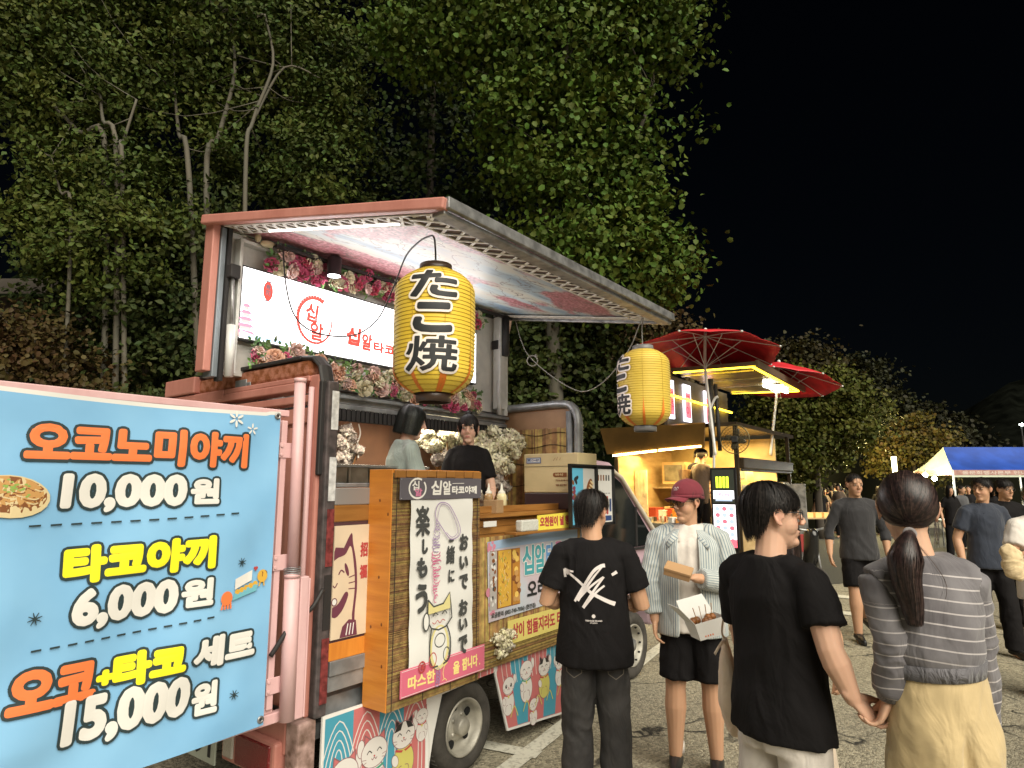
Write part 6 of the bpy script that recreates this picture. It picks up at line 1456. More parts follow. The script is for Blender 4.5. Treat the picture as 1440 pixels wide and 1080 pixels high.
# red umbrellas
RED = mat('red_canvas', (.50, .012, .02), .6, var=.2, vs=4, bump=.2, bs=8); RED.node_tree.nodes['Principled BSDF'].inputs['Transmission Weight'].default_value = 0
def umbrella(label, top, base, r, drop, tilt, rotz):
    top = Vector(top); t = thing('red_umbrella', label, 'umbrella', Matrix.Translation(top) @ Matrix.Rotation(R(tilt[0]), 4, 'X') @ Matrix.Rotation(R(tilt[1]), 4, 'Y') @ Matrix.Rotation(R(rotz), 4, 'Z'), 'red umbrellas over the snack truck')
    n = 8
    def canopy(r0, r1, z0, z1, sag):
        m = MB(); rows = []
        for j in range(7):
            q = j/6; rr_ = r0+(r1-r0)*q; zz = z0+(z1-z0)*q**1.35; row = []
            for k in range(n*6):
                a = 2*PI*k/(n*6); fr_ = abs((k % 6)/6-.5)*2; e = 1-.075*(1-fr_)*1.0*q; row.append((rr_*e*math.cos(a), rr_*e*math.sin(a), zz-sag*(1-fr_)*q*.4+ (.0)))
            rows.append(row)
        N = n*6; m.add(sum(rows, []), [(j*N+k, j*N+(k+1) % N, (j+1)*N+(k+1) % N, (j+1)*N+k) for j in range(6) for k in range(N)]); return m
    for nm, m in (('canopy', canopy(.25*r, r, -.02-.07, -drop, .03)), ('vent_cap', canopy(.02, .42*r, .02, -.13, .02))):
        o = m.build(nm, RED, t, True); s_ = o.modifiers.new('s', 'SOLIDIFY'); s_.thickness = .006
    for k in range(n):
        a = 2*PI*k/n; c_, s_ = math.cos(a), math.sin(a)
        m = MB(); m.tube([(0, 0, -.06), (r*.5*c_, r*.5*s_, -drop*.39-.06), (r*c_, r*s_, -drop)], .007, 5); m.tube([(0, 0, -drop*1.55), (r*.5*c_, r*.5*s_, -drop*.42-.05)], .006, 5); m.ell((r*c_, r*s_, -drop), (.02, .02, .015), nu=8, nv=6); m.build('rib', WHITEM, t)
    inv = t.matrix_world.inverted(); m = MB(); bs_ = inv @ Vector(base); md_ = (Vector((0, 0, -drop*1.6))); m.tube(spline([(0, 0, .03), md_, bs_*.62+md_*.38+Vector((.0, 0, 0)), bs_], 5), .022, 10); m.build('pole', WHITEM, t, True)
    m = MB(); m.ell((0, 0, .045), (.03, .03, .035)); m.build('finial', WHITEM, t, True); return t
umbrella('upper red umbrella with white ribs standing left of the neon edged awning', at(992, 468, 9.6), at(1006, 640, 9.3), 1.08, .36, (-7, 5), 10)
umbrella('lower red umbrella partly hidden behind the neon edged awning', at(1095, 512, 11.2), at(1083, 640, 11.2), 1.02, .36, (-4, 9), 20)
# ---- tents
BLU = mat('blue_canvas', (.010, .055, .32), .55, bump=.3, bs=3, var=.2, vs=2); CANV = mat('pale_canvas', (.52, .56, .44), .6, bump=.3, bs=3, var=.1, vs=2); VAL = mat('dusty_rose_valance', (.36, .20, .17), .6, var=.2, vs=8)
def tent(label, x0, x1, y0, y1, ze, zr, inset, mid, side, val=True):
    t = thing('canopy_tent', label, 'tent', Matrix.Translation(((x0+x1)/2, (y0+y1)/2, 0))); o_ = Vector(((x0+x1)/2, (y0+y1)/2, 0)); ym = (y0+y1)/2
    def sheet(nm, pts, mt):
        m = MB(); P = [Vector(p)-o_ for p in pts]; n_ = 8; vs = []
        for j in range(n_+1):
            for i in range(n_+1):
                u, v = i/n_, j/n_; q = (P[0].lerp(P[1], u)).lerp(P[3].lerp(P[2], u), v); q.z -= .10*math.sin(PI*v)*(.6+.4*math.sin(PI*u)); vs.append(q)
        m.add(vs, [(j*(n_+1)+i, j*(n_+1)+i+1, (j+1)*(n_+1)+i+1, (j+1)*(n_+1)+i) for j in range(n_) for i in range(n_)]); return m.build(nm, mt, t, True)
    RL, RR = (x0+inset, ym, zr), (x1-inset, ym, zr)
    sheet('roof_panel', [(x0+.0, y0, ze), (x1, y0, ze), RR, RL], mid); sheet('roof_panel', [(x1, y1, ze), (x0, y1, ze), RL, RR], mid)
    sheet('end_panel', [(x0, y1, ze), (x0, y0, ze), RL, RL], side); sheet('end_panel', [(x1, y0, ze), (x1, y1, ze), RR, RR], side)
    m = MB(); m.box(x0-o_.x, x1-o_.x, y0-o_.y-.012, y0-o_.y, ze-.16, ze); m.box(x0-o_.x-.012, x0-o_.x, y0-o_.y, y1-o_.y, ze-.16, ze); v_ = m.build('valance', VAL, t); m = MB(); m.box(x0-o_.x, x1-o_.x, y0-o_.y-.018, y0-o_.y-.006, ze-.22, ze-.165); m.build('valance_hem', CANV, t)
    for x in (x0, x1):
        for y in (y0, y1): m = MB(); m.tube([(x-o_.x, y-o_.y, 0), (x-o_.x, y-o_.y, ze)], .03, 8); m.build('leg', WHITEM, t, True)
    return t, v_, o_
tt, vv, oo = tent('blue roofed canopy tent with white end panels at the right edge', 13.65, 17.2, 20, 21.9, 2.16, 2.92, .42, BLU, CANV)
p = Print(0); p.text('동문회행사본부 안내', -.9, 1.1, 2.10, 2.21, mat('valance_ink', (.55, .45, .40), .6), .004); o = p.build('valance_lettering', vv); o.matrix_basis = Matrix.Translation((-.6, 20-oo.y-.014, -.08)) @ Matrix.Rotation(PI/2, 4, 'X')
FL = mat('cool_flood', (1, 1, 1), emit=30, ecol=(.9, 1, .92))
for k, (px, py, Y_, lb) in enumerate(((1301, 668, 20.6, 'bright white bulb left of the blue tent'), (1314, 673, 21, 'bright white bulb under the left corner of the blue tent'), (1427, 663, 21, 'bright white bulb under the right half of the blue tent'))):
    c = at(px, py, Y_); t = thing('flood_lamp', lb, 'lamp', Matrix.Translation(c)); m = MB(); m.ell((0, 0, 0), .075, nu=12, nv=8); m.build('bulb', FL, t, True); m = MB(); m.tube([(0, 0, .06), (0, 0, .18)], .02, 6); m.build('socket', CHAS, t)
    l_ = bpy.data.lights.new('flood', 'POINT'); l_.energy = 30; l_.color = (.92, 1, .9); l_.shadow_soft_size = .08; q = bpy.data.objects.new('flood', l_); COL.objects.link(q); q.parent = t; q.location = (0, -.15, 0)
t = thing('street_lamp', 'upright warm tube lamp on a pole above the woman with the ponytail', 'lamp', Matrix.Translation(at(1262, 700, 22).xy.to_3d())); m = MB(); m.tube([(0, 0, 2.12), (0, 0, 2.66)], .075, 12); m.build('tube', mat('warm_tube', (1, 1, 1), emit=7, ecol=(1, .80, .36)), t, True); m = MB(); m.tube([(0, 0, 0), (0, 0, 2.05)], .05, 8); m.build('pole', CHAS, t, True)
l_ = bpy.data.lights.new('lamp_glow', 'POINT'); l_.energy = 420; l_.color = (1, .78, .3); l_.shadow_soft_size = .2; q = bpy.data.objects.new('lamp_glow', l_); COL.objects.link(q); q.parent = t; q.location = (-.6, .3, 2.5)
t = thing('far_lamp', 'tiny pale lamp high on the dark hill at the right edge', 'lamp', Matrix.Translation(at(1437, 597, 55))); m = MB(); m.ell((0, 0, 0), (.22, .1, .1), nu=10, nv=6); m.build('bulb', FL, t, True); m = MB(); m.tube([(0, .1, 0), (0, .1, -6.8)], .06, 6); m.build('pole', CHAS, t)
# table under the tent, red basin, barrier
t = thing('folding_table', 'pale folding table with a red basin in front of the blue tent', 'table', Matrix.Translation((12.1, 18.2, 0))); m = MB(); m.box(-.2, 2.6, 0, .7, .70, .74); m.build('tabletop', CANV, t, bevel=.01)
for x in (-.1, 2.5):
    for y in (.05, .65): m = MB(); m.tube([(x, y, 0), (x, y, .7)], .02, 6); m.build('leg', SILV, t)
o = MB(); o.lathe([(.001, 0), (.2, 0), (.28, .14), (.30, .15), (.26, .14), (.19, .02)], 20); o = o.build('red_basin', mat('red_plastic', (.6, .02, .04), .3, emit=.15), None, True); o.location = (13.1, 18.5, .745); tag(o, 'red plastic basin on the pale folding table', 'basin')  # slight glow added to the plastic; the basin is no lamp
t = thing('food_table', 'small table with lit food pans at the edge of the dark crowd', 'table', Matrix.Translation(at(1150, 735, 19).xy.to_3d())); m = MB(); m.box(-.6, .6, 0, .6, .72, .76); m.build('tabletop', WOODL, t)
for x in (-.55, .55): m = MB(); m.tube([(x, .3, 0), (x, .3, .72)], .025, 6); m.build('leg', SILV, t)
m = MB(); [m.box(-.5+.25*k, -.32+.25*k, .1, .4, .76, .90) for k in range(4)]; m.build('food_pan', mat('lit_food', (.7, .45, .15), .5, emit=.3), t)
# back panel and parked scooter between the second truck and the walkers
o = MB(); o.box(-.02, .02, -.18, .28, .0, 1.72); o.box(-.03, -.021, -.18, .28, .55, .85, mi=1); o = o.build('roll_panel', [SILV, mat('panel_red', (.35, .05, .05), .5)], None, bevel=.01); o.matrix_world = Matrix.Translation(at(1118, 700, 11.5).xy.to_3d()) @ Matrix.Rotation(R(60), 4, 'Z'); tag(o, 'grey folding panel with a red foot behind the man with glasses', 'panel')
sc_ = thing('scooter', 'black parked scooter with a small yellow light beside the walkway', 'scooter', Matrix.Translation(at(1118, 835, 10.6).xy.to_3d()) @ Matrix.Rotation(R(-82), 4, 'Z'))
BLS = mat('gloss_black', (.012, .012, .012), .2)
m = MB(); m.tube(spline([(-.75, 0, .62), (-.45, 0, .78), (-.1, 0, .74), (.05, 0, .45), (.35, 0, .38), (.5, 0, .6), (.55, 0, .95)], 4), [(.13, .10)]*25, 12, cap_round=True); m.build('body', BLS, sc_, True)
m = MB(); m.tube([(-.65, 0, .86), (-.35, 0, .90), (-.05, 0, .84)], [(.12, .05)]*3, 10, cap_round=True); m.build('seat', DARK, sc_, True)
for x in (-.6, .68):
    w_ = bpy.data.objects.new('wheel', None); COL.objects.link(w_); w_.parent = sc_; w_.location = (x, 0, .24); m = MB(); m.tube([(.19*math.cos(a), 0, .19*math.sin(a)) for a in [2*PI*k/28 for k in range(28)]], .05, 8, closed=True); m.build('tyre', mat('tyre_rubber', (.04, .04, .04), .8), w_, True); m = MB(); m.lathe([(.15, -.02), (.03, -.03), (.001, -.03)], 20, axis='y'); m.lathe([(.15, .02), (.03, .03), (.001, .03)], 20, axis='y'); m.build('rim', SILV, w_, True)
m = MB(); m.tube([(.68, .06, .24), (.55, .05, .95)], .02, 6); m.tube([(.5, -.32, 1.05), (.55, 0, 1.0), (.5, .32, 1.05)], .018, 6); m.build('handlebar', SILV, sc_, True)
m = MB(); m.ell((-.62, -.05, .72), (.035, .03, .03)); m.build('lamp', mat('amber_bulb', (1, .8, .2), emit=10, ecol=(1, .75, .1)), sc_, True)
m = MB(); m.box(-.95, -.55, -.2, .2, .93, 1.22); m.build('delivery_box', mat('pale_box', (.5, .48, .42), .5), sc_, bevel=.03)
# ================================================================== PEOPLE
BLK = fabric('black_cotton', (.0085, .0075, .008), sheen=0); BLK.node_tree.nodes['Principled BSDF'].inputs['Specular IOR Level'].default_value = .15; DEN = fabric('charcoal_denim', (.020, .018, .018), .35, col2=(.036, .033, .032), sheen=0)
WCOT = fabric('white_cotton', (.60, .55, .50)); CRMC = fabric('cream_cotton', (.62, .50, .38)); KHAK = fabric('khaki_twill', (.50, .38, .20), .12); CHAR = fabric('charcoal_knit', (.018, .017, .019)); NAVY = fabric('navy_pique', (.016, .022, .038)); SAGE = fabric('sage_cotton', (.30, .36, .33)); BRT = fabric('brown_cotton', (.09, .06, .04)); DKG = fabric('dark_grey_cotton', (.06, .06, .065))
STRP_ = band_mat('striped_knit', (.115, .105, .115), (.40, .37, .37), .036, .0042, base2=(.18, .17, .18))
SHOE = mat('black_shoe', (.015, .015, .015), .4); SHOEW = mat('white_sole_shoe', (.45, .43, .40), .6)
def seg(sd, e, w, d, n, th, curl=(20, 25, 20)): return (e, w, (d, n, th, curl))

# ---- man with the white scribble on his back
A_, HmA, upA = person('young man from behind in a black t-shirt with a white scribbled arrow print', .430, 3.50, -8, 1.665,
    {-1: seg(-1, (-.262, .00, 1.14), (-.14, .20, 1.13), (.5, .6, .2), (1, -.2, 0), 1), 1: seg(1, (.262, .00, 1.13), (.14, .20, 1.14), (-.5, .6, .2), (-1, -.2, 0), -1)},
    yaw=-32, pitch=-8, topm=BLK, bottom='jeans', botm=DEN, shoem=SHOE, hair='short', voxel=.0055, cvox=.008, tee_z=.83, fat=1.06, nh=1300)
# print on the back, shrunk onto the cloth
def shrink(o, target, off=.002):
    m = o.modifiers.new('on_cloth', 'SHRINKWRAP'); m.target = target; m.wrap_method = 'PROJECT'; m.use_project_y = True; m.use_positive_direction = True; m.use_negative_direction = False; m.offset = off
tee = [c for c in A_.children if c.name.startswith('t_shirt')][0]
PWT = mat('white_shirt_print', (.66, .60, .58), .6)
p = Print(0)
def fine(pts, w): 
    P = spline(pts, 8); p.line(P, w, PWT, curve=False)
fine([(-.155, .075), (-.09, .03), (-.02, -.03), (.05, -.068), (.115, -.095)], [.010, .022]); fine([(-.155, .078), (-.152, .045), (-.150, .035)], .014); fine([(-.155, .078), (-.12, .070), (-.105, .068)], .010); fine([(-.15, .07), (-.13, .055)], .02)
fine([(-.10, -.085), (-.06, -.02), (.0, .07), (.04, .10), (.065, .105)], [.012, .020]); fine([(.05, .098), (.0, .04), (-.05, -.03), (-.085, -.08)], [.008, .018]); fine([(-.085, -.078), (-.02, -.01), (.055, .045)], [.014, .010]); fine([(.058, .045), (.0, -.03), (-.055, -.115)], [.010, .016]); fine([(-.055, -.115), (.01, -.04), (.06, .0)], [.014, .010]); fine([(.10, .055), (.115, .062), (.128, .070)], [.014, .018])
p.oval(0, -.155, .010, .010, PWT, n=10); p.text('TEENAGE BRAND', -.045, .045, -.182, -.174, PWT, .0004); p.text('STUDIO', -.02, .02, -.192, -.186, PWT, .0004)
o = p.build('back_print', A_); o.data.transform(Matrix.Translation((.0, -.30, 1.255)) @ Matrix.Rotation(PI/2, 4, 'X')); shrink(o, tee)
ST = mat('denim_stitch', (.13, .11, .09), .8); q = MB(); jn = [c for c in A_.children if c.name.startswith('trousers')][0]
for sd in (-1, 1):
    pts = [(sd*.065, -.3, .93), (sd*.07, -.3, .80), (sd*.11, -.3, .775), (sd*.15, -.3, .80), (sd*.155, -.3, .93)]
    for a, b in zip(pts, pts[1:]):
        for k in range(8): u, v = Vector(a).lerp(Vector(b), k/8), Vector(a).lerp(Vector(b), (k+1)/8); d = (v-u).normalized(); n_ = Vector((-d.z, 0, d.x))*.0022; q.add([u-n_, v-n_, v+n_, u+n_], [(0, 1, 2, 3)])
o = q.build('pocket_stitching', ST, A_); shrink(o, jn, .0015)

# ---- man in the maroon cap
B_, HmB, upB = person('young man in a maroon cap, striped open shirt and black shorts holding a kraft box', 1.115, 4.15, 163, 1.70,
    {-1: seg(-1, (-.26, .03, 1.14), (-.04, .24, 1.19), (1, .45, .15), (0, .1, 1), 1, (30, 35, 25)), 1: seg(1, (.25, .02, 1.13), (.225, .07, .90), (0, .15, -1), (-1, 0, 0), -1, (25, 30, 20))},
    yaw=-42, pitch=-1, legs={-1: ((-.105, .0, .49), (-.115, -.02, .085)), 1: ((.115, .01, .49), (.13, .0, .085))}, top='polo', topm=WCOT, bottom='shorts', botm=BLK, shoem=SHOE, hair='short', glasses=True, voxel=.0048, cvox=.008, nh=500, sleeves=False)
for sd in (-1, 1):
    m = MB(); m.tube([(sd*.115, -.02, .10), (sd*.115, -.022, .16)], .040, 12); m.build('sock', WCOT, B_, True)
cap = MB(); CAPM = fabric('maroon_cotton', (.16, .016, .028), sheen=.1, bump=.15)
vs = []; NU, NV = 36, 10
for j in range(NV+1):
    for i in range(NU):
        a = 2*PI*i/NU; t = j/NV*PI/2; k = math.sin(t); vs.append((.0915*k*math.sin(a), -.012+.113*k*math.cos(a), .035+.112*math.cos(t)**.85))
cap.add(vs, [(j*NU+i, (j+1)*NU+i, (j+1)*NU+(i+1) % NU, j*NU+(i+1) % NU) for j in range(NV) for i in range(NU)])
cap.tube([(.0925*math.sin(2*PI*i/40), -.012+.114*math.cos(2*PI*i/40), .036-.010*(math.cos(2*PI*i/40) < -.2)) for i in range(40)], [(.004, .012)]*40, 6, closed=True, hint=(0, 0, 1))
cap.ell((0, -.012, .148), (.008, .008, .004), nu=10, nv=6)
cp_ = cap.build('cap', CAPM, B_, True, M=HmB @ Matrix.Translation((0, 0, .010))); sm = cp_.modifiers.new('s', 'SOLIDIFY'); sm.thickness = .003
vs = []; nI, nJ = 14, 5
for j in range(nJ+1):
    for i in range(nI+1):
        a = -1.0+2.0*i/nI; r = .0; q_ = j/nJ; vs.append((math.sin(a)*.088, -.012+.108*math.cos(a)+q_*.078*(math.cos(a*1.15)**.5 if abs(a*1.15) < PI/2 else 0), .036-.010*q_-.022*(a/1.0)**2*(.3+q_)))
m = MB(); m.add(vs, [(j*(nI+1)+i, j*(nI+1)+i+1, (j+1)*(nI+1)+i+1, (j+1)*(nI+1)+i) for j in range(nJ) for i in range(nI)]); o = m.build('brim', CAPM, cp_, True); sm = o.modifiers.new('s', 'SOLIDIFY'); sm.thickness = .004
m = Print(0); m.line([(-.02, .0), (-.01, .012), (0, .002), (.012, .014), (.02, .002)], .0035, PWT); m.line([(-.016, -.008), (.016, -.006)], .003, PWT); o = m.build('cap_emblem', cp_); o.matrix_basis = Matrix.Translation((-.012, .103, .085)) @ Matrix.Rotation(R(180), 4, 'Z') @ Matrix.Rotation(R(62), 4, 'X')
# open overshirt with blue stripes
STR = band_mat('blue_striped_shirt', (.46, .49, .47), (.17, .22, .26), .016, .0055, .8, base2=(.52, .54, .51))
m = MB(); rows = []; NA = 40; zz = [.815, .87, .95, 1.03, 1.12, 1.21, 1.29, 1.355, 1.405, 1.44, 1.468]
rx_ = [.215, .212, .208, .205, .203, .203, .205, .206, .188, .140, .095]; ry_ = [.160, .158, .152, .15, .150, .152, .152, .146, .126, .105, .088]
bandv = []
for z_, a_r, b_r in zip(zz, rx_, ry_):
    row = []
    for i in range(NA+1):
        op = .62 if z_ < 1.42 else .95
        a = -PI+op*.5-PI/2*0+(2*PI-op*1.0)*i/NA; a_ = a-PI/2*0
        # angle measured from the front (+y), open at the front
        th = op/2+(2*PI-op)*i/NA; wv = 1+.018*math.sin(th*7+z_*6)+.01*math.sin(th*13-z_*11)
        row.append((a_r*wv*math.sin(th), b_r*wv*math.cos(th)-(.012 if z_ > 1.38 else 0), z_)); bandv.append(th*.19)
    rows.append(row)
m.add(sum(rows, []), [(j*(NA+1)+i, j*(NA+1)+i+1, (j+1)*(NA+1)+i+1, (j+1)*(NA+1)+i) for j in range(len(zz)-1) for i in range(NA)])
o = m.build('overshirt', STR, B_, True); set_float(o.data, 'band', np.array(bandv)); s_ = o.modifiers.new('s', 'SOLIDIFY'); s_.thickness = .006; su = o.modifiers.new('u', 'SUBSURF'); su.levels = 1; su.render_levels = 1; over = o
for sd, E_, W_ in ((-1, (-.26, .03, 1.14), (-.04, .24, 1.19)), (1, (.25, .02, 1.13), (.225, .07, .90))):
    Sh = Vector((sd*.185, -.012, 1.405)); q = MB(); q.tube([(sd*.062, -.030, 1.445), (sd*.12, -.018, 1.432), Sh, L3(Sh, E_, .5), E_, L3(E_, W_, .15), L3(E_, W_, .6), L3(E_, W_, .84)], [.060, .070, .080, .076, .074, .072, .064, .060], 20)
    me = fuse(q, .008, 6, .5); wrinkle(me, .008, 10, 8, seed=sd*7); co = coords(me); E0, W0, S0 = np.array(E_), np.array(W_), np.array(Sh)
    def angp(a, b):
        d = (b-a)/np.linalg.norm(b-a); rel = co-a; ax = rel@d; pr = rel-np.outer(ax, d); u = np.cross(d, (0, 1, .2)); u /= np.linalg.norm(u); v = np.cross(d, u); L_ = np.linalg.norm(b-a); dist = np.linalg.norm(rel-np.outer(np.clip(ax, 0, L_), d), axis=1); return np.arctan2(pr@v, pr@u)*.07, dist
    a1, d1 = angp(S0, E0); a2, d2 = angp(E0, W0); set_float(me, 'band', np.where(d1 < d2, a1, a2)+1); me.materials.append(STR); link(me, 'shirt_sleeve', B_)
m = MB()
for sd in (-1, 1):
    a_c = [(sd*.01, -.092, 1.478), (sd*.075, -.060, 1.488), (sd*.092, .01, 1.475), (sd*.080, .07, 1.450), (sd*.06, .105, 1.418)]; b_c = [(sd*.01, -.118, 1.435), (sd*.110, -.075, 1.440), (sd*.138, .012, 1.428), (sd*.140, .085, 1.385), (sd*.125, .135, 1.350)]
    m.add(a_c+b_c, [(k, k+1, k+6, k+5) for k in range(4)])
o = m.build('shirt_collar', STR, B_, True); set_float(o.data, 'band', np.linspace(0, .3, len(o.data.vertices))); s_ = o.modifiers.new('s', 'SOLIDIFY'); s_.thickness = .006
KB = mat('kraft_brown', (.42, .25, .12), .65)
o = MB(); o.box(-.075, .075, -.05, .05, 0, .045); o.box(-.078, .078, -.053, .053, .030, .047); o = o.build('kraft_box', KB, None, bevel=.003); hb_ = B_.matrix_world @ Vector((.06, .315, 1.215)); o.matrix_world = Matrix.Translation(hb_) @ Matrix.Rotation(R(-22), 4, 'Z') @ Matrix.Rotation(R(14), 4, 'Y') @ Matrix.Rotation(R(18), 4, 'X'); tag(o, 'small closed kraft food box in the hand of the man in the maroon cap', 'food box')

# ---- couple holding hands
hold = Vector((1.095, 2.16, .985))
CM = Matrix.Translation((.955, 2.42, 0)) @ Matrix.Rotation(R(-62), 4, 'Z') @ Matrix.Scale(1.70/1.75, 4); CI = CM.inverted()
DM = Matrix.Translation((1.315, 2.10, 0)) @ Matrix.Rotation(R(-4), 4, 'Z') @ Matrix.Scale(1.735/1.75, 4); DI = DM.inverted()
wC = CI @ Vector((1.085, 2.17, 1.030)); eC = CI @ Vector((1.035, 2.19, 1.17)); dC = (CI.to_3x3() @ Vector((.55, .0, -.55)))
wD = DI @ Vector((1.175, 2.12, 1.045)); eD = DI @ Vector((1.165, 2.06, 1.235)); dD = (DI.to_3x3() @ Vector((-.35, .12, -.85)))
C_, HmC, upC = person('young man in a black t-shirt and thin glasses looking right while holding a hand', .955, 2.42, -62, 1.70,
    {-1: seg(-1, (-.22, .06, 1.13), (-.20, .16, .90), (0, .3, -1), (1, 0, 0), 1), 1: (tuple(eC), tuple(wC), (tuple(dC), tuple(CI.to_3x3() @ Vector((.5, -.5, .4))), -1, (35, 45, 35)))},
    yaw=-35, pitch=2, topm=BLK, bottom='jeans', botm=WCOT, shoem=SHOEW, hair='fringe', glasses='thin', voxel=.0040, cvox=.007, tee_z=.865, nh=3600, skin=(.60, .36, .25), fat=1.0)
D_, HmD, upD = person('tall woman seen from behind with a low ponytail, grey striped sweater and khaki trousers', 1.315, 2.10, -4, 1.735,
    {-1: (tuple(eD), tuple(wD), (tuple(dD), tuple(DI.to_3x3() @ Vector((-.5, .3, .3))), 1, (40, 45, 35))), 1: seg(1, (.160, .04, 1.14), (.165, .09, .90), (0, .1, -1), (-1, 0, 0), -1)},
    yaw=-20, pitch=-6, roll=2, leanside=-2.5, top='sweater', topm=STRP_, bottom='wide', botm=KHAK, shoem=SHOEW, hair=None, voxel=.0045, cvox=.0075, female=True, skin=(.56, .34, .23), eyes=True)
def ponytail_hair(parent, Hm, m, tie=(-.012, -.112, -.075), n=4200, tail=((-.012, -.118, -.08), (-.028, -.150, -.13), (-.035, -.150, -.20), (-.022, -.135, -.28), (-.015, -.128, -.35)), seed=5):
    rnd = random.Random(seed); ctr = Vector((0, -.012, .030)); rad = Vector((.0840, .1055, .0975)); tie = Vector(tie); mb = MB()
    td = Vector(((tie.x-ctr.x)/rad.x, (tie.y-ctr.y)/rad.y, (tie.z-ctr.z)/rad.z)).normalized()
    def on(d, off): return ctr+Vector((d.x*(rad.x+off), d.y*(rad.y+off), d.z*(rad.z+off)))
    NU, NV = 36, 20; vs = []; idx = {}
    for j in range(NV+1):
        for i in range(NU):
            t = PI*j/NV; a = 2*PI*i/NU; vs.append(on(Vector((math.sin(t)*math.sin(a), math.sin(t)*math.cos(a), math.cos(t))), -.005))
    fs = []
    for j in range(NV):
        for i in range(NU):
            q = [vs[j*NU+i], vs[(j+1)*NU+i], vs[(j+1)*NU+(i+1) % NU], vs[j*NU+(i+1) % NU]]; c = sum(q, Vector())/4
            if c.y > .045 and c.z < .07: continue
            if c.z < -.02 and c.y > -.02: continue
            if c.z < -.062: continue
            fs.append((j*NU+i, (j+1)*NU+i, (j+1)*NU+(i+1) % NU, j*NU+(i+1) % NU))
    mb.add(vs, fs)
    for _ in range(n):
        for _t in range(30):
            d = Vector((rnd.gauss(0, 1), rnd.gauss(0, 1), rnd.gauss(0, 1))).normalized(); c = on(d, 0)
            if c.y > .06 and c.z < .082: continue
            if c.z < .0 and c.y > -.035: continue
            if c.z < -.05: continue
            break
        ang = d.angle(td); seg_ = 8; u_ = td.cross(Vector((0, 0, 1))).normalized(); v_ = td.cross(u_); az = math.atan2(d.dot(v_), d.dot(u_)); off = rnd.uniform(-.003, .002)+.0028*math.sin(az*17+2*math.sin(az*5))+.004*noise.noise(d*2.2); row = []; ww = rnd.uniform(.0014, .0036); end = td+Vector((rnd.gauss(0, .06), 0, rnd.gauss(0, .06)))
        for k in range(seg_+1):
            t = k/seg_; dd = d.slerp(end.normalized(), t) if ang < 3.0 else d.lerp(end, t).normalized(); p_ = on(dd.normalized(), off*(1-t)+.002*math.sin(PI*t)); row.append(p_)
        vs = []
        for k, p_ in enumerate(row):
            dd = (row[min(k+1, seg_)]-row[max(k-1, 0)]).normalized(); o_ = (p_-ctr).normalized(); u = dd.cross(o_).normalized()*ww/2; vs += [p_-u, p_+u]
        mb.add(vs, [(2*k, 2*k+1, 2*k+3, 2*k+2) for k in range(seg_)])
    h = mb.build('hair', m, parent, True, M=Hm)
    q = MB(); strands(q, list(tail), rnd, 2200, .0026, (.014, .052, .022), segs=10); q.tube(spline(list(tail), 4), [(.008+.020*math.sin(PI*min(1, .15+k/16)))*(1 if k < 14 else .6) for k in range(17)], 10); q.build('ponytail', m, h, True)
    q = MB(); q.tube([(tie.x+.014*math.cos(a), tie.y-.008, tie.z-.004+.014*math.sin(a)) for a in [2*PI*k/16 for k in range(16)]], .006, 8, closed=True); q.build('hair_tie', fabric('grey_tie', (.2, .18, .18)), h, True)
    q = MB()
    for k in range(16): x0_ = .080+rnd.uniform(-.004, .004); strands(q, [(x0_, .03, .02), (x0_+.004, .035, -.02), (x0_+rnd.uniform(-.004, .008), .03, -.07), (x0_+rnd.uniform(-.01, .01), .02, -.12)], rnd, 1, .002, (.001, .003, .002), segs=7)
    for k in range(5): strands(q, [(-.0, -.12, -.10), (.04, -.14, -.16), (.06+rnd.uniform(-.02, .02), -.14, -.22), (.08+rnd.uniform(-.03, .02), -.12, -.27)], rnd, 1, .0018, (.001, .006, .004), segs=8)
    tag(q.build('loose_strand', m, h, True), kind='stuff'); return h
ponytail_hair(D_, HmD, HAIRB)
RIB = fabric('grey_rib', (.11, .105, .115), bump=.8, fold=9)
q = MB(); q.tube([upD((0, 0, 1.135)), upD((0, 0, 1.155)), upD((0, 0, 1.18))], [(.142, .122), (.146, .126), (.150, .130)], 40); q.build('sweater_hem', RIB, D_, True)
for sd, E_, W_ in ((-1, eD, wD), (1, Vector((.160, .04, 1.14)), Vector((.165, .09, .90)))):
    q = MB(); a_ = L3(E_, W_, .80); b_3 = L3(E_, W_, .99); q.tube([a_, L3(a_, b_3, .3), b_3], [.049, .042, .036], 18); q.build('cuff', RIB, D_, True)

# ---- woman half hidden behind the couple's man
J_, HmJ, upJ = person('long haired woman in cream mostly hidden behind the man with glasses', 1.215, 3.02, 170, 1.60,
    {-1: seg(-1, (-.24, .0, 1.13), (-.2, .12, 1.0), (0, .8, -.3), (1, 0, 0), 1), 1: seg(1, (.22, .05, 1.15), (.18, .22, 1.12), (0, 1, 0), (0, 0, 1), -1, (15, 20, 15))},
    yaw=-30, top='tee', topm=CRMC, bottom='skirt', botm=CRMC, shoem=SHOEW, hair='long', hairm=HAIRB, voxel=.0075, cvox=.011, female=True, glasses=False, nh=900, detail=False)
hb_ = at(996, 893, 2.98); t = thing('takeaway_box', 'open white takeaway box with an orange print and food skewers', 'food box', Matrix.Translation(hb_) @ Matrix.Rotation(R(12), 4, 'Z') @ Matrix.Rotation(R(-12), 4, 'Y') @ Matrix.Scale(.88, 4))
m = MB(); wt, wb, ht = .085, .07, .085
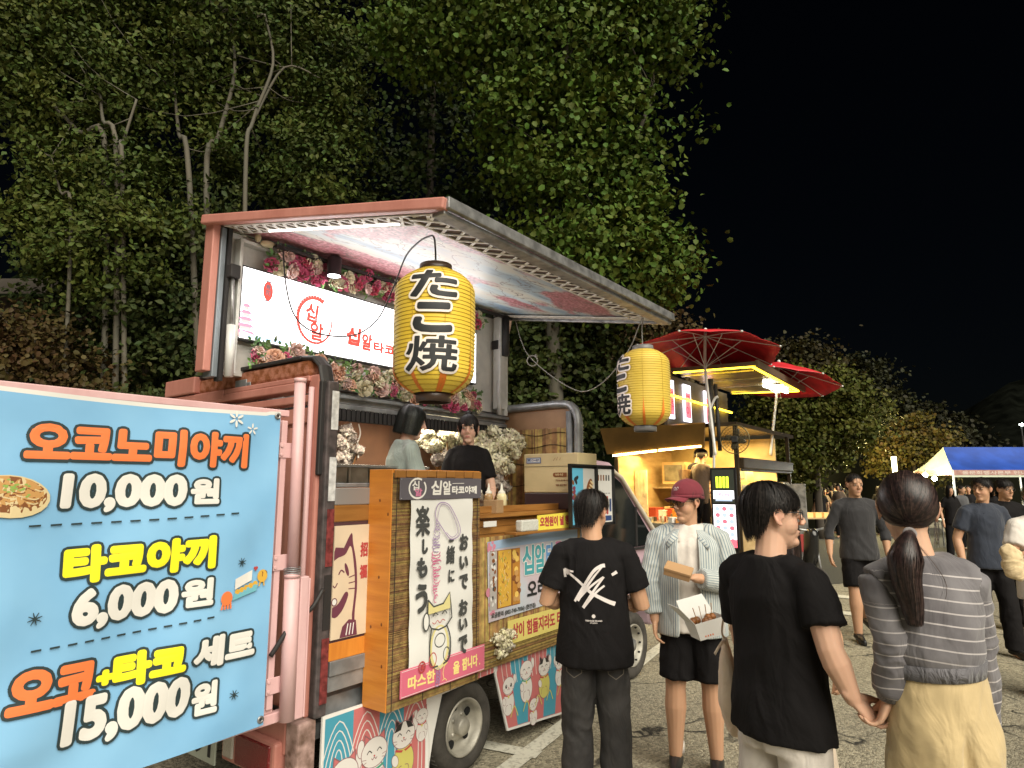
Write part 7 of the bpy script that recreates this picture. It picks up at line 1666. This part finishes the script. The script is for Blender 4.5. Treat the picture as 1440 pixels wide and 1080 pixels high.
m.add([(-wb, -.05, 0), (wb, -.05, 0), (wb, .05, 0), (-wb, .05, 0), (-wt, -.06, ht), (wt, -.06, ht), (wt, .06, ht), (-wt, .06, ht)], [(3, 2, 1, 0), (0, 1, 5, 4), (1, 2, 6, 5), (2, 3, 7, 6), (3, 0, 4, 7)]); o = m.build('tray', PAPER, t); s_ = o.modifiers.new('s', 'SOLIDIFY'); s_.thickness = .002
m = MB(); m.add([(-wt, .06, ht), (-wt, -.06, ht), (-wt-.07, -.07, ht+.10), (-wt-.07, .055, ht+.10)], [(0, 1, 2, 3)]); m.add([(-wt, .06, ht), (wt, .06, ht), (wt-.02, .10, ht+.09), (-wt, .10, ht+.09)], [(0, 1, 2, 3)]); o = m.build('lid', PAPER, t); s_ = o.modifiers.new('s', 'SOLIDIFY'); s_.thickness = .002
m = MB(); rnd = random.Random(2)
for k in range(6): m.ell((-.05+.02*k, rnd.uniform(-.03, .03), .075), .02, nu=10, nv=8)
m.build('fried_ball', mat('fried_brown', (.22, .08, .02), .5, var=.4, vs=30), t, True); m = MB()
for k in range(4): m.bar((-.04+.025*k, 0, .06), (-.045+.035*k, .01, .145), .003)
m.build('skewer', WOODB, t)
p = Print(0); p.oval(-.018, .045, .022, .020, mat('print_vermilion', (.62, .12, .02), .5)); [p.line([(-.035+.011*k, .03), (-.04+.014*k, .012)], .006, mat('print_vermilion', (.62, .12, .02), .5)) for k in range(4)]; p.line([(-.06, .072), (.0, .074)], .003, INKG); p.line([(.035, .02), (.037, .07)], .006, OR); o = p.build('box_print', t); o.matrix_basis = Matrix.Translation((0, -.0545, 0)) @ Matrix.Rotation(PI/2+R(-7), 4, 'X')
bag = thing('tote_bag', 'cream tote bag with a tied strap hanging left of the man with glasses', 'bag', Matrix.Translation(at(1020, 905, 2.72)) @ Matrix.Diagonal((.7, .8, 1, 1)))
m = MB(); m.tube([(0, 0, .02), (.0, 0, -.04), (.01, 0, -.12), (.02, 0, -.22), (.03, 0, -.30)], [(.012, .03), (.03, .05), (.055, .07), (.07, .08), (.05, .06)], 14, cap_round=True); me = fuse(m, .008, 5, .5); wrinkle(me, .006, 12, 6, 3); me.materials.append(CRMC); link(me, 'pouch', bag)
m = MB(); m.tube(spline([(0, 0, .02), (-.02, -.01, .05), (.01, 0, .15), (.04, .02, .30)], 5), .006, 6); m.tube(spline([(0, 0, .0), (-.03, -.03, .01), (-.075, -.03, -.035)], 5), .007, 6); m.build('strap', CRMC, bag, True)

# ---- walkers at the right
E_p, _, _ = person('smiling man in a charcoal top and black shorts walking towards us', 3.93, 7.45, 168, 1.82,
    {-1: seg(-1, (-.28, -.03, 1.14), (-.27, .04, .90), (0, .15, -1), (1, 0, 0), 1), 1: seg(1, (.29, -.02, 1.14), (.31, .06, .90), (0, .15, -1), (-1, 0, 0), -1)}, yaw=12, pitch=-4,
    legs={-1: ((-.10, -.10, .50), (-.10, -.32, .18)), 1: ((.10, .10, .50), (.10, .10, .085))}, top='long', topm=CHAR, bottom='shorts', botm=BLK, shoem=SHOE, hair='cropped', voxel=.0085, cvox=.011, nh=600)
F_p, _, _ = person('man in a navy polo shirt and black trousers turning his head to the left', 4.95, 6.85, 175, 1.77,
    {-1: seg(-1, (-.27, -.03, 1.13), (-.27, .02, .88), (0, .15, -1), (1, 0, 0), 1), 1: seg(1, (.27, -.03, 1.13), (.28, .06, .88), (0, .15, -1), (-1, 0, 0), -1)}, yaw=-58, legs={-1: ((-.10, .08, .49), (-.10, .10, .085)), 1: ((.10, -.02, .49), (.10, -.22, .12))},
    top='polo', topm=NAVY, bottom='jeans', botm=BLK, shoem=SHOE, hair='short', voxel=.0085, cvox=.011, nh=600)
G_p, _, _ = person('man with glasses and a black t-shirt behind the navy polo shirt', 6.02, 7.95, 180, 1.76, REL, yaw=5, topm=BLK, bottom='jeans', botm=BLK, shoem=SHOE, hair='fringe', glasses='thin', voxel=.0085, cvox=.011, nh=500)
H_p, _, _ = person('person in a white t-shirt clutching a cream pouch at the right edge', 4.38, 5.45, 178, 1.70,
    {-1: seg(-1, (-.25, .05, 1.16), (-.08, .24, 1.20), (.8, .5, .1), (0, 0, 1), 1), 1: seg(1, (.285, .06, 1.15), (.10, .25, 1.17), (-.9, .4, .1), (0, -.3, 1), -1)}, yaw=-8, topm=WCOT, bottom='jeans', botm=DKG, shoem=SHOEW, hair='fringe', hairm=HAIRB, voxel=.0085, cvox=.011, nh=600, fat=1.08)
b2 = MB(); b2.tube([(-.14, 0, 0), (-.07, 0, .03), (0, 0, .0), (.08, 0, -.02), (.14, 0, .02)], [(.05, .08), (.07, .10), (.075, .11), (.07, .10), (.04, .06)], 16, hint=(0, 0, 1), cap_round=True); me = fuse(b2, .008, 5, .5); wrinkle(me, .012, 9, 9, 5)
CRP = fabric('cream_spotted_cloth', (.62, .48, .28), .15); me.materials.append(CRP); o = link(me, 'pouch_bag'); o.matrix_world = Matrix.Translation(at(1424, 792, 5.14)) @ Matrix.Rotation(R(70), 4, 'Y') @ Matrix.Scale(.75, 4); tag(o, 'soft cream pouch bag hugged by the person in white at the right edge', 'bag')

# ---- workers in the pink truck
w1 = T(.88, .42, 0); W1, _, _ = person('worker with an ash coloured bob in a sage top inside the pink truck', w1.x, w1.y, -60, 1.56,
    {-1: seg(-1, (-.24, .08, 1.14), (-.12, .28, 1.08), (.2, 1, 0), (0, 0, -1), 1), 1: seg(1, (.24, .08, 1.14), (.12, .28, 1.08), (-.2, 1, 0), (0, 0, -1), -1)}, yaw=-24, pitch=-12, topm=SAGE, bottom='jeans', botm=BLK, hair='bob', hairm=HAIRG, voxel=.006, cvox=.009, female=True, z=.662, nh=1500, skin=(.60, .38, .29), lean=6)
w2p = T(1.60, .45, 0); W2, HmW2, _ = person('worker in a black t-shirt with tied up hair looking out of the pink truck', w2p.x, w2p.y, 184, 1.555,
    {-1: seg(-1, (-.20, .02, 1.13), (-.17, .22, 1.02), (.2, 1, 0), (0, 0, -1), 1), 1: seg(1, (.20, .02, 1.13), (.17, .22, 1.02), (-.2, 1, 0), (0, 0, -1), -1)}, yaw=-4, pitch=-3, topm=BLK, bottom='jeans', botm=BLK, hair='bangs', voxel=.005, cvox=.009, female=True, z=.662, nh=1500, skin=(.60, .38, .28))
p = Print(0)
for k in range(16): p.oval(.04*math.cos(k*1.7)*(k % 5)/4, .05*math.sin(k*1.7)*(k % 4)/3, .028, .022, mat('pale_print', (.40, .46, .52), .6), n=10)
o = p.build('chest_print', W2); o.data.transform(Matrix.Translation((-.01, .30, 1.24)) @ Matrix.Rotation(PI, 4, 'Z') @ Matrix.Rotation(PI/2, 4, 'X')); m_ = o.modifiers.new('on_cloth', 'SHRINKWRAP'); m_.target = [c for c in W2.children if c.name.startswith('t_shirt')][0]; m_.wrap_method = 'PROJECT'; m_.use_project_y = True; m_.use_positive_direction = False; m_.use_negative_direction = True; m_.offset = .002
# ---- cooks in the snack truck
c1 = M2 @ Vector((.35, .72, 0)); person('cook in a brown t-shirt leaning over the counter of the snack truck', c1.x, c1.y, -50, 1.58,
    {-1: seg(-1, (-.24, .12, 1.14), (-.1, .32, 1.02), (.2, 1, 0), (0, 0, -1), 1), 1: seg(1, (.24, .12, 1.14), (.12, .32, 1.02), (-.2, 1, 0), (0, 0, -1), -1)}, yaw=-12, pitch=-16, topm=BRT, bottom='jeans', botm=BLK, hair='bangs', voxel=.012, cvox=.013, female=True, z=.685, nh=500, lean=8, detail=False)
c2 = M2 @ Vector((.80, 1.0, 0)); person('second cook bending down deeper inside the snack truck', c2.x, c2.y, -140, 1.62,
    {-1: seg(-1, (-.24, .12, 1.10), (-.1, .34, .98), (.2, 1, 0), (0, 0, -1), 1), 1: seg(1, (.24, .12, 1.10), (.12, .34, .98), (-.2, 1, 0), (0, 0, -1), -1)}, pitch=-22, topm=BLK, bottom='jeans', botm=BLK, hair='short', voxel=.012, cvox=.013, z=.685, nh=400, lean=12, detail=False)

# ---- far people: four figures, copied
protos = []
for k, (hr, tm, fem) in enumerate((('short', BLK, False), ('long', BLK, True), ('short', DKG, False), ('bob', BRT, True))):
    r_, _, _ = person('dark dressed person standing in the far crowd under the trees', 0, 30+k, 180, 1.7, REL, topm=tm, bottom='jeans', botm=BLK, hair=hr, hairm=HAIR, voxel=.020, cvox=.020, nh=120, eyes=False, detail=False, female=fem, group='people in the far crowd')
    protos.append(r_)
rnd = random.Random(8); used = set()
def far_person(px, Y, h, ang, lab, grp='people in the far crowd'):
    k = rnd.randrange(4); w_ = at(px, 700, Y); M = Matrix.Translation((w_.x, Y, 0)) @ Matrix.Rotation(R(ang), 4, 'Z') @ Matrix.Scale(h/1.75, 4)
    if k in used: c = copy_thing(protos[k], M, lab)
    else: used.add(k); c = protos[k]; c.matrix_world = M; c['label'] = lab
    c['group'] = grp
for k in range(15):
    far_person(1149+k*5.2 if k < 11 else 1236+(k-11)*8, rnd.uniform(21, 26), rnd.uniform(1.58, 1.78), rnd.uniform(0, 360), 'dark dressed person standing in the far crowd under the trees')
for px, Y, a, lb in ((1336, 15.5, 170, 'person in black between the ponytail and the navy polo shirt'), (1352, 17.5, 200, 'person in black left of the folding table by the blue tent'), (1397, 16.5, 180, 'long haired person in black behind the man with glasses'), (1362, 19.2, 150, 'person in black under the middle of the blue tent')):
    far_person(px, Y, 1.68, a, lb, 'people by the tents')
for k, r_ in enumerate(protos):
    if k not in used:
        for ch in list(r_.children): bpy.data.objects.remove(ch)
        bpy.data.objects.remove(r_)
# ================================================================== TREES
LEAF = {}
def leaf_mat(name, a, b, isl=.16):
    m = mat(name, a, .6, col2=b, vs=.9, island=isl, spec=.15); b_ = m.node_tree.nodes['Principled BSDF']; return m
BARK = mat('pale_bark', (.085, .08, .06), .85, bump=.6, bs=30, col2=(.10, .085, .06), vs=8, stretch=(1, 1, .3)); BARKD = mat('dark_bark', (.045, .035, .025), .9, bump=.5, bs=30)
def foliage(blobs, size, n, seed, clump=.22, shape='round'):
    """leaves gathered in sprays inside the crown's lobes"""
    rg = np.random.default_rng(seed); B = np.array([(c.x, c.y, c.z) for c, r in blobs]); Rr = np.array([r if isinstance(r, tuple) else (r, r, r) for c, r in blobs]); wgt = (Rr.prod(axis=1))**(2/3); wgt /= wgt.sum()
    nc = max(8, n//70); bi = rg.choice(len(B), nc, p=wgt); d = rg.normal(size=(nc, 3)); d /= np.linalg.norm(d, axis=1)[:, None]
    rad = (rg.uniform(.25, 1, nc)**.45)*rg.uniform(.92, 1.12, nc); cc = B[bi]+d*Rr[bi]*rad[:, None]
    ci = rg.integers(0, nc, n); sp = clump*rg.uniform(.6, 1.5, nc); pos = cc[ci]+rg.normal(size=(n, 3))*(sp[ci][:, None])*np.array([1, 1, .45])
    out = d[ci]*.5+rg.normal(size=(n, 3))*.75+np.array([0, -.12, .55]); out /= np.linalg.norm(out, axis=1)[:, None]
    t = rg.normal(size=(n, 3)); t -= (t*out).sum(1)[:, None]*out; t /= np.linalg.norm(t, axis=1)[:, None]; s = np.cross(out, t); L = size*rg.uniform(.6, 1.25, n)
    if shape == 'round': tpl = [(-.5, 0, 0), (-.22, .42, .06), (.25, .36, .05), (.55, 0, -.10), (.25, -.36, .05), (-.22, -.42, .06)]
    else: tpl = [(-.5, 0, 0), (-.12, .33, .05), (.2, .27, .02), (.6, 0, -.12), (.2, -.27, .02), (-.12, -.33, .05)]
    V = np.stack([pos+(t*a+s*b+out*c)*L[:, None] for a, b, c in tpl], axis=1).reshape(-1, 3)
    me = bpy.data.meshes.new('crown'); k = len(tpl); me.vertices.add(n*k); me.vertices.foreach_set('co', V.astype(np.float32).ravel())
    # two quads per leaf, folded along the midrib
    idx = np.arange(n)[:, None]*k; F = np.concatenate([idx+np.array([[0, 3, 2, 1]]), idx+np.array([[0, 5, 4, 3]])], axis=0).astype(np.int32)
    me.loops.add(F.size); me.loops.foreach_set('vertex_index', F.ravel()); me.polygons.add(len(F)); me.polygons.foreach_set('loop_start', np.arange(0, F.size, 4, dtype=np.int32)); me.polygons.foreach_set('loop_total', np.full(len(F), 4, dtype=np.int32)); me.update(); me.validate(); return me, cc, sp
def tree(name, label, base, blobs, size, n, lm, seed, trunks, bark=BARK, clump=.22, shape='round', group='trees behind the trucks', twigs=.05):
    base = Vector(base); t = thing(name, label, 'tree', Matrix.Translation(base), group); bl = [(c-base, r) for c, r in blobs]
    me, cc, sp = foliage(bl, size, n, seed, clump, shape); me.materials.append(lm); tag(link(me, 'crown', t), kind='stuff')
    rnd = random.Random(seed); m = MB(); ends = []
    for pts, r0, r1 in trunks:
        P = spline([Vector(p)-base for p in pts], 5); N = len(P); m.tube(P, [r0+(r1-r0)*i/(N-1) for i in range(N)], 8); ends.append((P, r0, r1))
    m.build('trunk', bark, t, True); m = MB()
    for _ in range(int(len(cc)*twigs)):
        c = Vector(cc[rnd.randrange(len(cc))]); P, r0, r1 = rnd.choice(ends); q = min(P[len(P)//4:], key=lambda w: (Vector(w)-c).length+.8*max(0, w[2]-c.z)); q = Vector(q); md = q.lerp(c, .5)+Vector((0, 0, -.12*(c-q).length)); m.tube(spline([q, md, c], 3), [.012, .011, .010, .008, .006, .005, .004], 5)
    if m.v: m.build('branch', bark, t, True)
    return t
for _m in (): pass
def PB_(px, py, Y, r): return (at(px, py, Y), (r*Y/900, r*Y/900*.8, r*Y/900))
G1 = leaf_mat('broad_leaf', (.044, .074, .010), (.074, .108, .015)); G2 = leaf_mat('fine_leaf', (.034, .052, .010), (.068, .084, .015)); G3 = leaf_mat('falloff_leaf', (.016, .027, .007), (.034, .048, .010)); G4 = leaf_mat('lamp_lit_leaf', (.040, .048, .007), (.075, .075, .011)); G5 = leaf_mat('rust_leaf', (.035, .030, .009), (.065, .038, .013))  # colour carries falloff gloom for the middle tree, lamp glow for the round one
def bp(px, Y): return Vector((at(px, 690, Y).x, Y, 0))
# tall broad leaved tree behind the lanterns
tree('plane_tree', 'tall broad leaved tree with pale round leaves filling the top centre', bp(790, 11.5),
     [PB_(890, 35, 11, 78), PB_(880, -70, 11, 120), PB_(940, 85, 10.8, 36), PB_(965, 186, 10.8, 12), PB_(800, 60, 11, 120), PB_(690, 20, 11.3, 110), PB_(845, 170, 11, 75), PB_(760, 190, 11, 100), PB_(880, 235, 11, 42), PB_(820, 300, 11, 85), PB_(905, 300, 10.8, 32), PB_(930, 350, 10.8, 38), PB_(912, 390, 10.8, 48), PB_(865, 370, 11, 75), PB_(968, 368, 10.8, 16), PB_(600, 40, 11.6, 80), PB_(890, 425, 11, 35)],
     .105, 46000, G1, 3, [([bp(790, 11.5), at(780, 520, 11.5), at(770, 300, 11.5), at(800, 60, 11.4), at(820, -150, 11.4)], .16, .07), ([at(775, 420, 11.5), at(850, 300, 11.3), at(920, 130, 11)], .08, .03)], clump=.26)
tree('dimmed_tree', 'middle tree behind the awning, leaves coloured darker to stand for light falloff', bp(590, 14.5), [PB_(560, 150, 14.5, 120), PB_(640, 230, 14.5, 120), PB_(560, 330, 14.5, 120), PB_(700, 330, 14.3, 100), PB_(640, 430, 14.3, 130), PB_(760, 430, 14.3, 90), PB_(620, 20, 14.6, 120)], .125, 14000, G3, 5,
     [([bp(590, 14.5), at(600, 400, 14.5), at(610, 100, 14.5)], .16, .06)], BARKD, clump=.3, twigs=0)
# fine leaved maples at the left with pale slender stems
tree('maple_tree', 'fine leaved tree with three slender pale stems at the upper left', bp(300, 12), [PB_(200, 70, 12, 120), PB_(330, 60, 12.2, 120), PB_(430, 60, 12.2, 90), PB_(470, 150, 12.2, 60), PB_(455, 230, 12.2, 75), PB_(300, -60, 12, 150), PB_(150, -20, 12, 120), PB_(250, 170, 12.6, 110), PB_(370, 190, 12.6, 100)], .10, 60000, G2, 11,
     [([bp(320, 12), at(290, 262, 11.6), at(308, 190, 11.6), at(330, 100, 11.6), at(322, 15, 11.6)], .065, .022), ([bp(350, 12), at(345, 255, 11.4), at(356, 170, 11.4), at(384, 90, 11.4), at(372, 20, 11.4)], .05, .02), ([bp(300, 12), at(266, 250, 11.7), at(252, 190, 11.7), at(246, 130, 11.7)], .07, .022), ([at(356, 170, 11.4), at(400, 95, 11.5), at(450, 110, 11.5)], .03, .012)], clump=.22, shape='fine')
tree('maple_tree', 'fine leaved tree leaning over the blue banner at the far left', bp(110, 11.5), [PB_(60, 70, 11.5, 90), PB_(20, 130, 11.5, 50), PB_(100, 150, 11.5, 80), PB_(120, 250, 11.5, 80), PB_(80, 330, 11.4, 60), PB_(60, 290, 11.2, 40), PB_(150, 350, 11.4, 90), PB_(40, 10, 11.5, 90), PB_(210, 290, 11.5, 70)], .10, 44000, G2, 13,
     [([bp(190, 11.5), at(172, 245, 11), at(170, 215, 11), at(192, 140, 11)], .05, .02), ([bp(170, 11.5), at(165, 240, 11.1), at(145, 170, 11.1), at(142, 135, 11.1)], .06, .02), ([bp(150, 11.6), at(150, 230, 11.2), at(110, 185, 11.2), at(50, 125, 11.2), at(-10, 90, 11.2)], .06, .018), ([bp(90, 11), at(100, 320, 10.9), at(85, 270, 10.9), at(72, 220, 10.9)], .04, .012)], clump=.2, shape='fine')
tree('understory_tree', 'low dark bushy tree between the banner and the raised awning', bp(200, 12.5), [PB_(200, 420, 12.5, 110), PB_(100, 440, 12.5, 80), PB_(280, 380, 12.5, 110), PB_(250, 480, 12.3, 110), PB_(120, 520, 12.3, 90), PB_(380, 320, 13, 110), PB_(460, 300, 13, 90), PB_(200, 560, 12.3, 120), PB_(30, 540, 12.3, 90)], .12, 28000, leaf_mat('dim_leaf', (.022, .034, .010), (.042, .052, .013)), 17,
     [([bp(200, 12.5), at(205, 500, 12.4), at(200, 400, 12.4)], .10, .04)], clump=.24, shape='fine')
tree('ivy_shrub', 'shrub with brownish leaves climbing beside the old house at the lower left', bp(30, 11), [PB_(30, 470, 11, 45), PB_(70, 500, 11, 50), PB_(10, 530, 11, 50), PB_(110, 530, 11, 50)], .085, 5200, G5, 19, [([bp(30, 11), at(40, 560, 11), at(50, 480, 11)], .04, .02)], clump=.2)
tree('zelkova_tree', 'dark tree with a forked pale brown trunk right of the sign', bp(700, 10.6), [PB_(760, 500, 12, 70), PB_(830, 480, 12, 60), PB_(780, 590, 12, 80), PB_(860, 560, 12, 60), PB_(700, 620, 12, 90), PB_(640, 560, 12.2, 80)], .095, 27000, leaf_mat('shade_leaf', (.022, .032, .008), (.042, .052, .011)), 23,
     [([bp(698, 10.6), at(697, 620, 10.6), at(697, 530, 10.6), at(706, 490, 10.6), at(716, 445, 10.6), at(722, 380, 10.6)], .11, .045), ([at(697, 528, 10.6), at(688, 505, 10.6), at(684, 470, 10.6)], .06, .04)], mat('brown_bark', (.16, .10, .07), .85, bump=.5, bs=30), clump=.24, twigs=0)
tree('reddish_tree', 'small tree with rusty leaves behind the far lantern', bp(920, 15), [PB_(930, 470, 15, 42), PB_(965, 485, 15, 30), PB_(890, 500, 15, 45), PB_(880, 580, 15, 55), PB_(930, 560, 15, 60)], .10, 7000, G5, 29, [([bp(920, 15), at(925, 520, 15)], .09, .04)], clump=.22)
# trees along the walkway at the right
GR = 'trees along the walkway'
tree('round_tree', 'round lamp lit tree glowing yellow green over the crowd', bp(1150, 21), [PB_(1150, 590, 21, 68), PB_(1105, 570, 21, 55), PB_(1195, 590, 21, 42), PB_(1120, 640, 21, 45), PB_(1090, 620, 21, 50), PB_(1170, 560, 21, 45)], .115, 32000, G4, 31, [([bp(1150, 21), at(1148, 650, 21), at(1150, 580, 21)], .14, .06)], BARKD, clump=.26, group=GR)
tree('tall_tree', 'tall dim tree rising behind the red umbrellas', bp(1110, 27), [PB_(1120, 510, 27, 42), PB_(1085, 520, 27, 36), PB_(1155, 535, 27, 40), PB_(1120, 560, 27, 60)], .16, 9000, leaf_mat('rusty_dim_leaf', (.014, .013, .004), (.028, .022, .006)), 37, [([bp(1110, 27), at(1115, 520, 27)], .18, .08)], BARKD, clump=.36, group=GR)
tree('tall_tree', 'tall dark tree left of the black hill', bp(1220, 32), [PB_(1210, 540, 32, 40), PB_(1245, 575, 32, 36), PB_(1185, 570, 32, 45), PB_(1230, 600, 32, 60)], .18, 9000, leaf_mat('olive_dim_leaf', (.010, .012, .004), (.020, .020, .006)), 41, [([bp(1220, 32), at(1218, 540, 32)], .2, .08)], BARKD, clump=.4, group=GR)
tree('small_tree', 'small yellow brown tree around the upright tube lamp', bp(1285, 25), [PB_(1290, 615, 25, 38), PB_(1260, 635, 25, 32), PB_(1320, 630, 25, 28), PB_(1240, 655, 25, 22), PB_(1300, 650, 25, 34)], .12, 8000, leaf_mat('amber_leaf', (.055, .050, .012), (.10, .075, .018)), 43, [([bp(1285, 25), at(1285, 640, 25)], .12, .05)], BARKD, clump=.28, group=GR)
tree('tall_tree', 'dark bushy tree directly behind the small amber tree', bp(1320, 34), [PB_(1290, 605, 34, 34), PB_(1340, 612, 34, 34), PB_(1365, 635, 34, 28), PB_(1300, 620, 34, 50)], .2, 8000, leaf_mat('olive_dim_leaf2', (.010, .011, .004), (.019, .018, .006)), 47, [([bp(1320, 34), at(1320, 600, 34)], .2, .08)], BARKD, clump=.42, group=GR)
# hill, hedge and old house behind
def hill(name, pts, Y, dY, m, seed):
    rnd = random.Random(seed); mb = MB(); cols = []
    for i in range(60):
        t = i/59; px = pts[0][0]+(pts[-1][0]-pts[0][0])*t
        for (a, h0), (b, h1) in zip(pts, pts[1:]):
            if a <= px <= b: h = h0+(h1-h0)*(px-a)/(b-a); break
        top = at(px, h+rnd.uniform(-5, 5), Y+dY); bot = at(px, 690, Y); cols.append([Vector((bot.x, Y, -.5)), Vector((bot.x, Y, .2)).lerp(top, .4)+Vector((0, -dY*.1, rnd.uniform(-.3, .3))), bot.lerp(top, .75)+Vector((0, 0, rnd.uniform(-.3, .3))), top, Vector((top.x, Y+dY*3, -.5))])
    mb.add(sum(cols, []), [(i*5+j, (i+1)*5+j, (i+1)*5+j+1, i*5+j+1) for i in range(59) for j in range(4)]); return tag(mb.build(name, m, None, True), kind='structure')
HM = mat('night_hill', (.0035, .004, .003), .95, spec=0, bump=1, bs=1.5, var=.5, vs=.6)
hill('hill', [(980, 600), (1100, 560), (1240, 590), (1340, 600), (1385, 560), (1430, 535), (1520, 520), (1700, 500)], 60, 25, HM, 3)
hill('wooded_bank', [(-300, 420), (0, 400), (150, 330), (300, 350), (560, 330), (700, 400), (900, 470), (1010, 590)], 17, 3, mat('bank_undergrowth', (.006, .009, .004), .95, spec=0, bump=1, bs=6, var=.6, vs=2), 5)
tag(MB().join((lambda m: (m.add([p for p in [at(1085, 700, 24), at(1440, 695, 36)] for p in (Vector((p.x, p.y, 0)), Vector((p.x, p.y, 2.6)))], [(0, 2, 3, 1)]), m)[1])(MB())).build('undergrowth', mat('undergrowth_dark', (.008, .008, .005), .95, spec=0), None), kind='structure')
ho = thing('old_house', 'dim old house wall with broken plaster seen through leaves at the lower left', 'house', Matrix.Translation((at(-60, 500, 14).x, 14, 0)))
PLS = mat('flaking_plaster', (.09, .05, .045), .9, bump=.6, bs=8, col2=(.02, .014, .012), vs=2.2, fac=(.45, .6)); m = MB(); m.box(-4.5, 3.2, 0, .3, 0, 5.9); m.build('wall', PLS, ho)
for x in (-.9, .7, 2.2): m = MB(); m.box(x-.35, x+.35, -.06, .0, 3.1, 4.2); w_ = m.build('window', mat('dark_window', (.008, .009, .012), .2), ho); m = MB(); m.box(x-.42, x+.42, -.12, -.061, 3.0, 3.08); m.box(x-.025, x+.025, -.09, -.061, 3.1, 4.2); m.build('frame', PLS, w_)
m = MB(); m.add([(-4.8, -.6, 5.8), (3.5, -.6, 5.8), (3.5, 2, 7), (-4.8, 2, 7)], [(0, 1, 2, 3)]); m.build('roof', BARKD, ho)
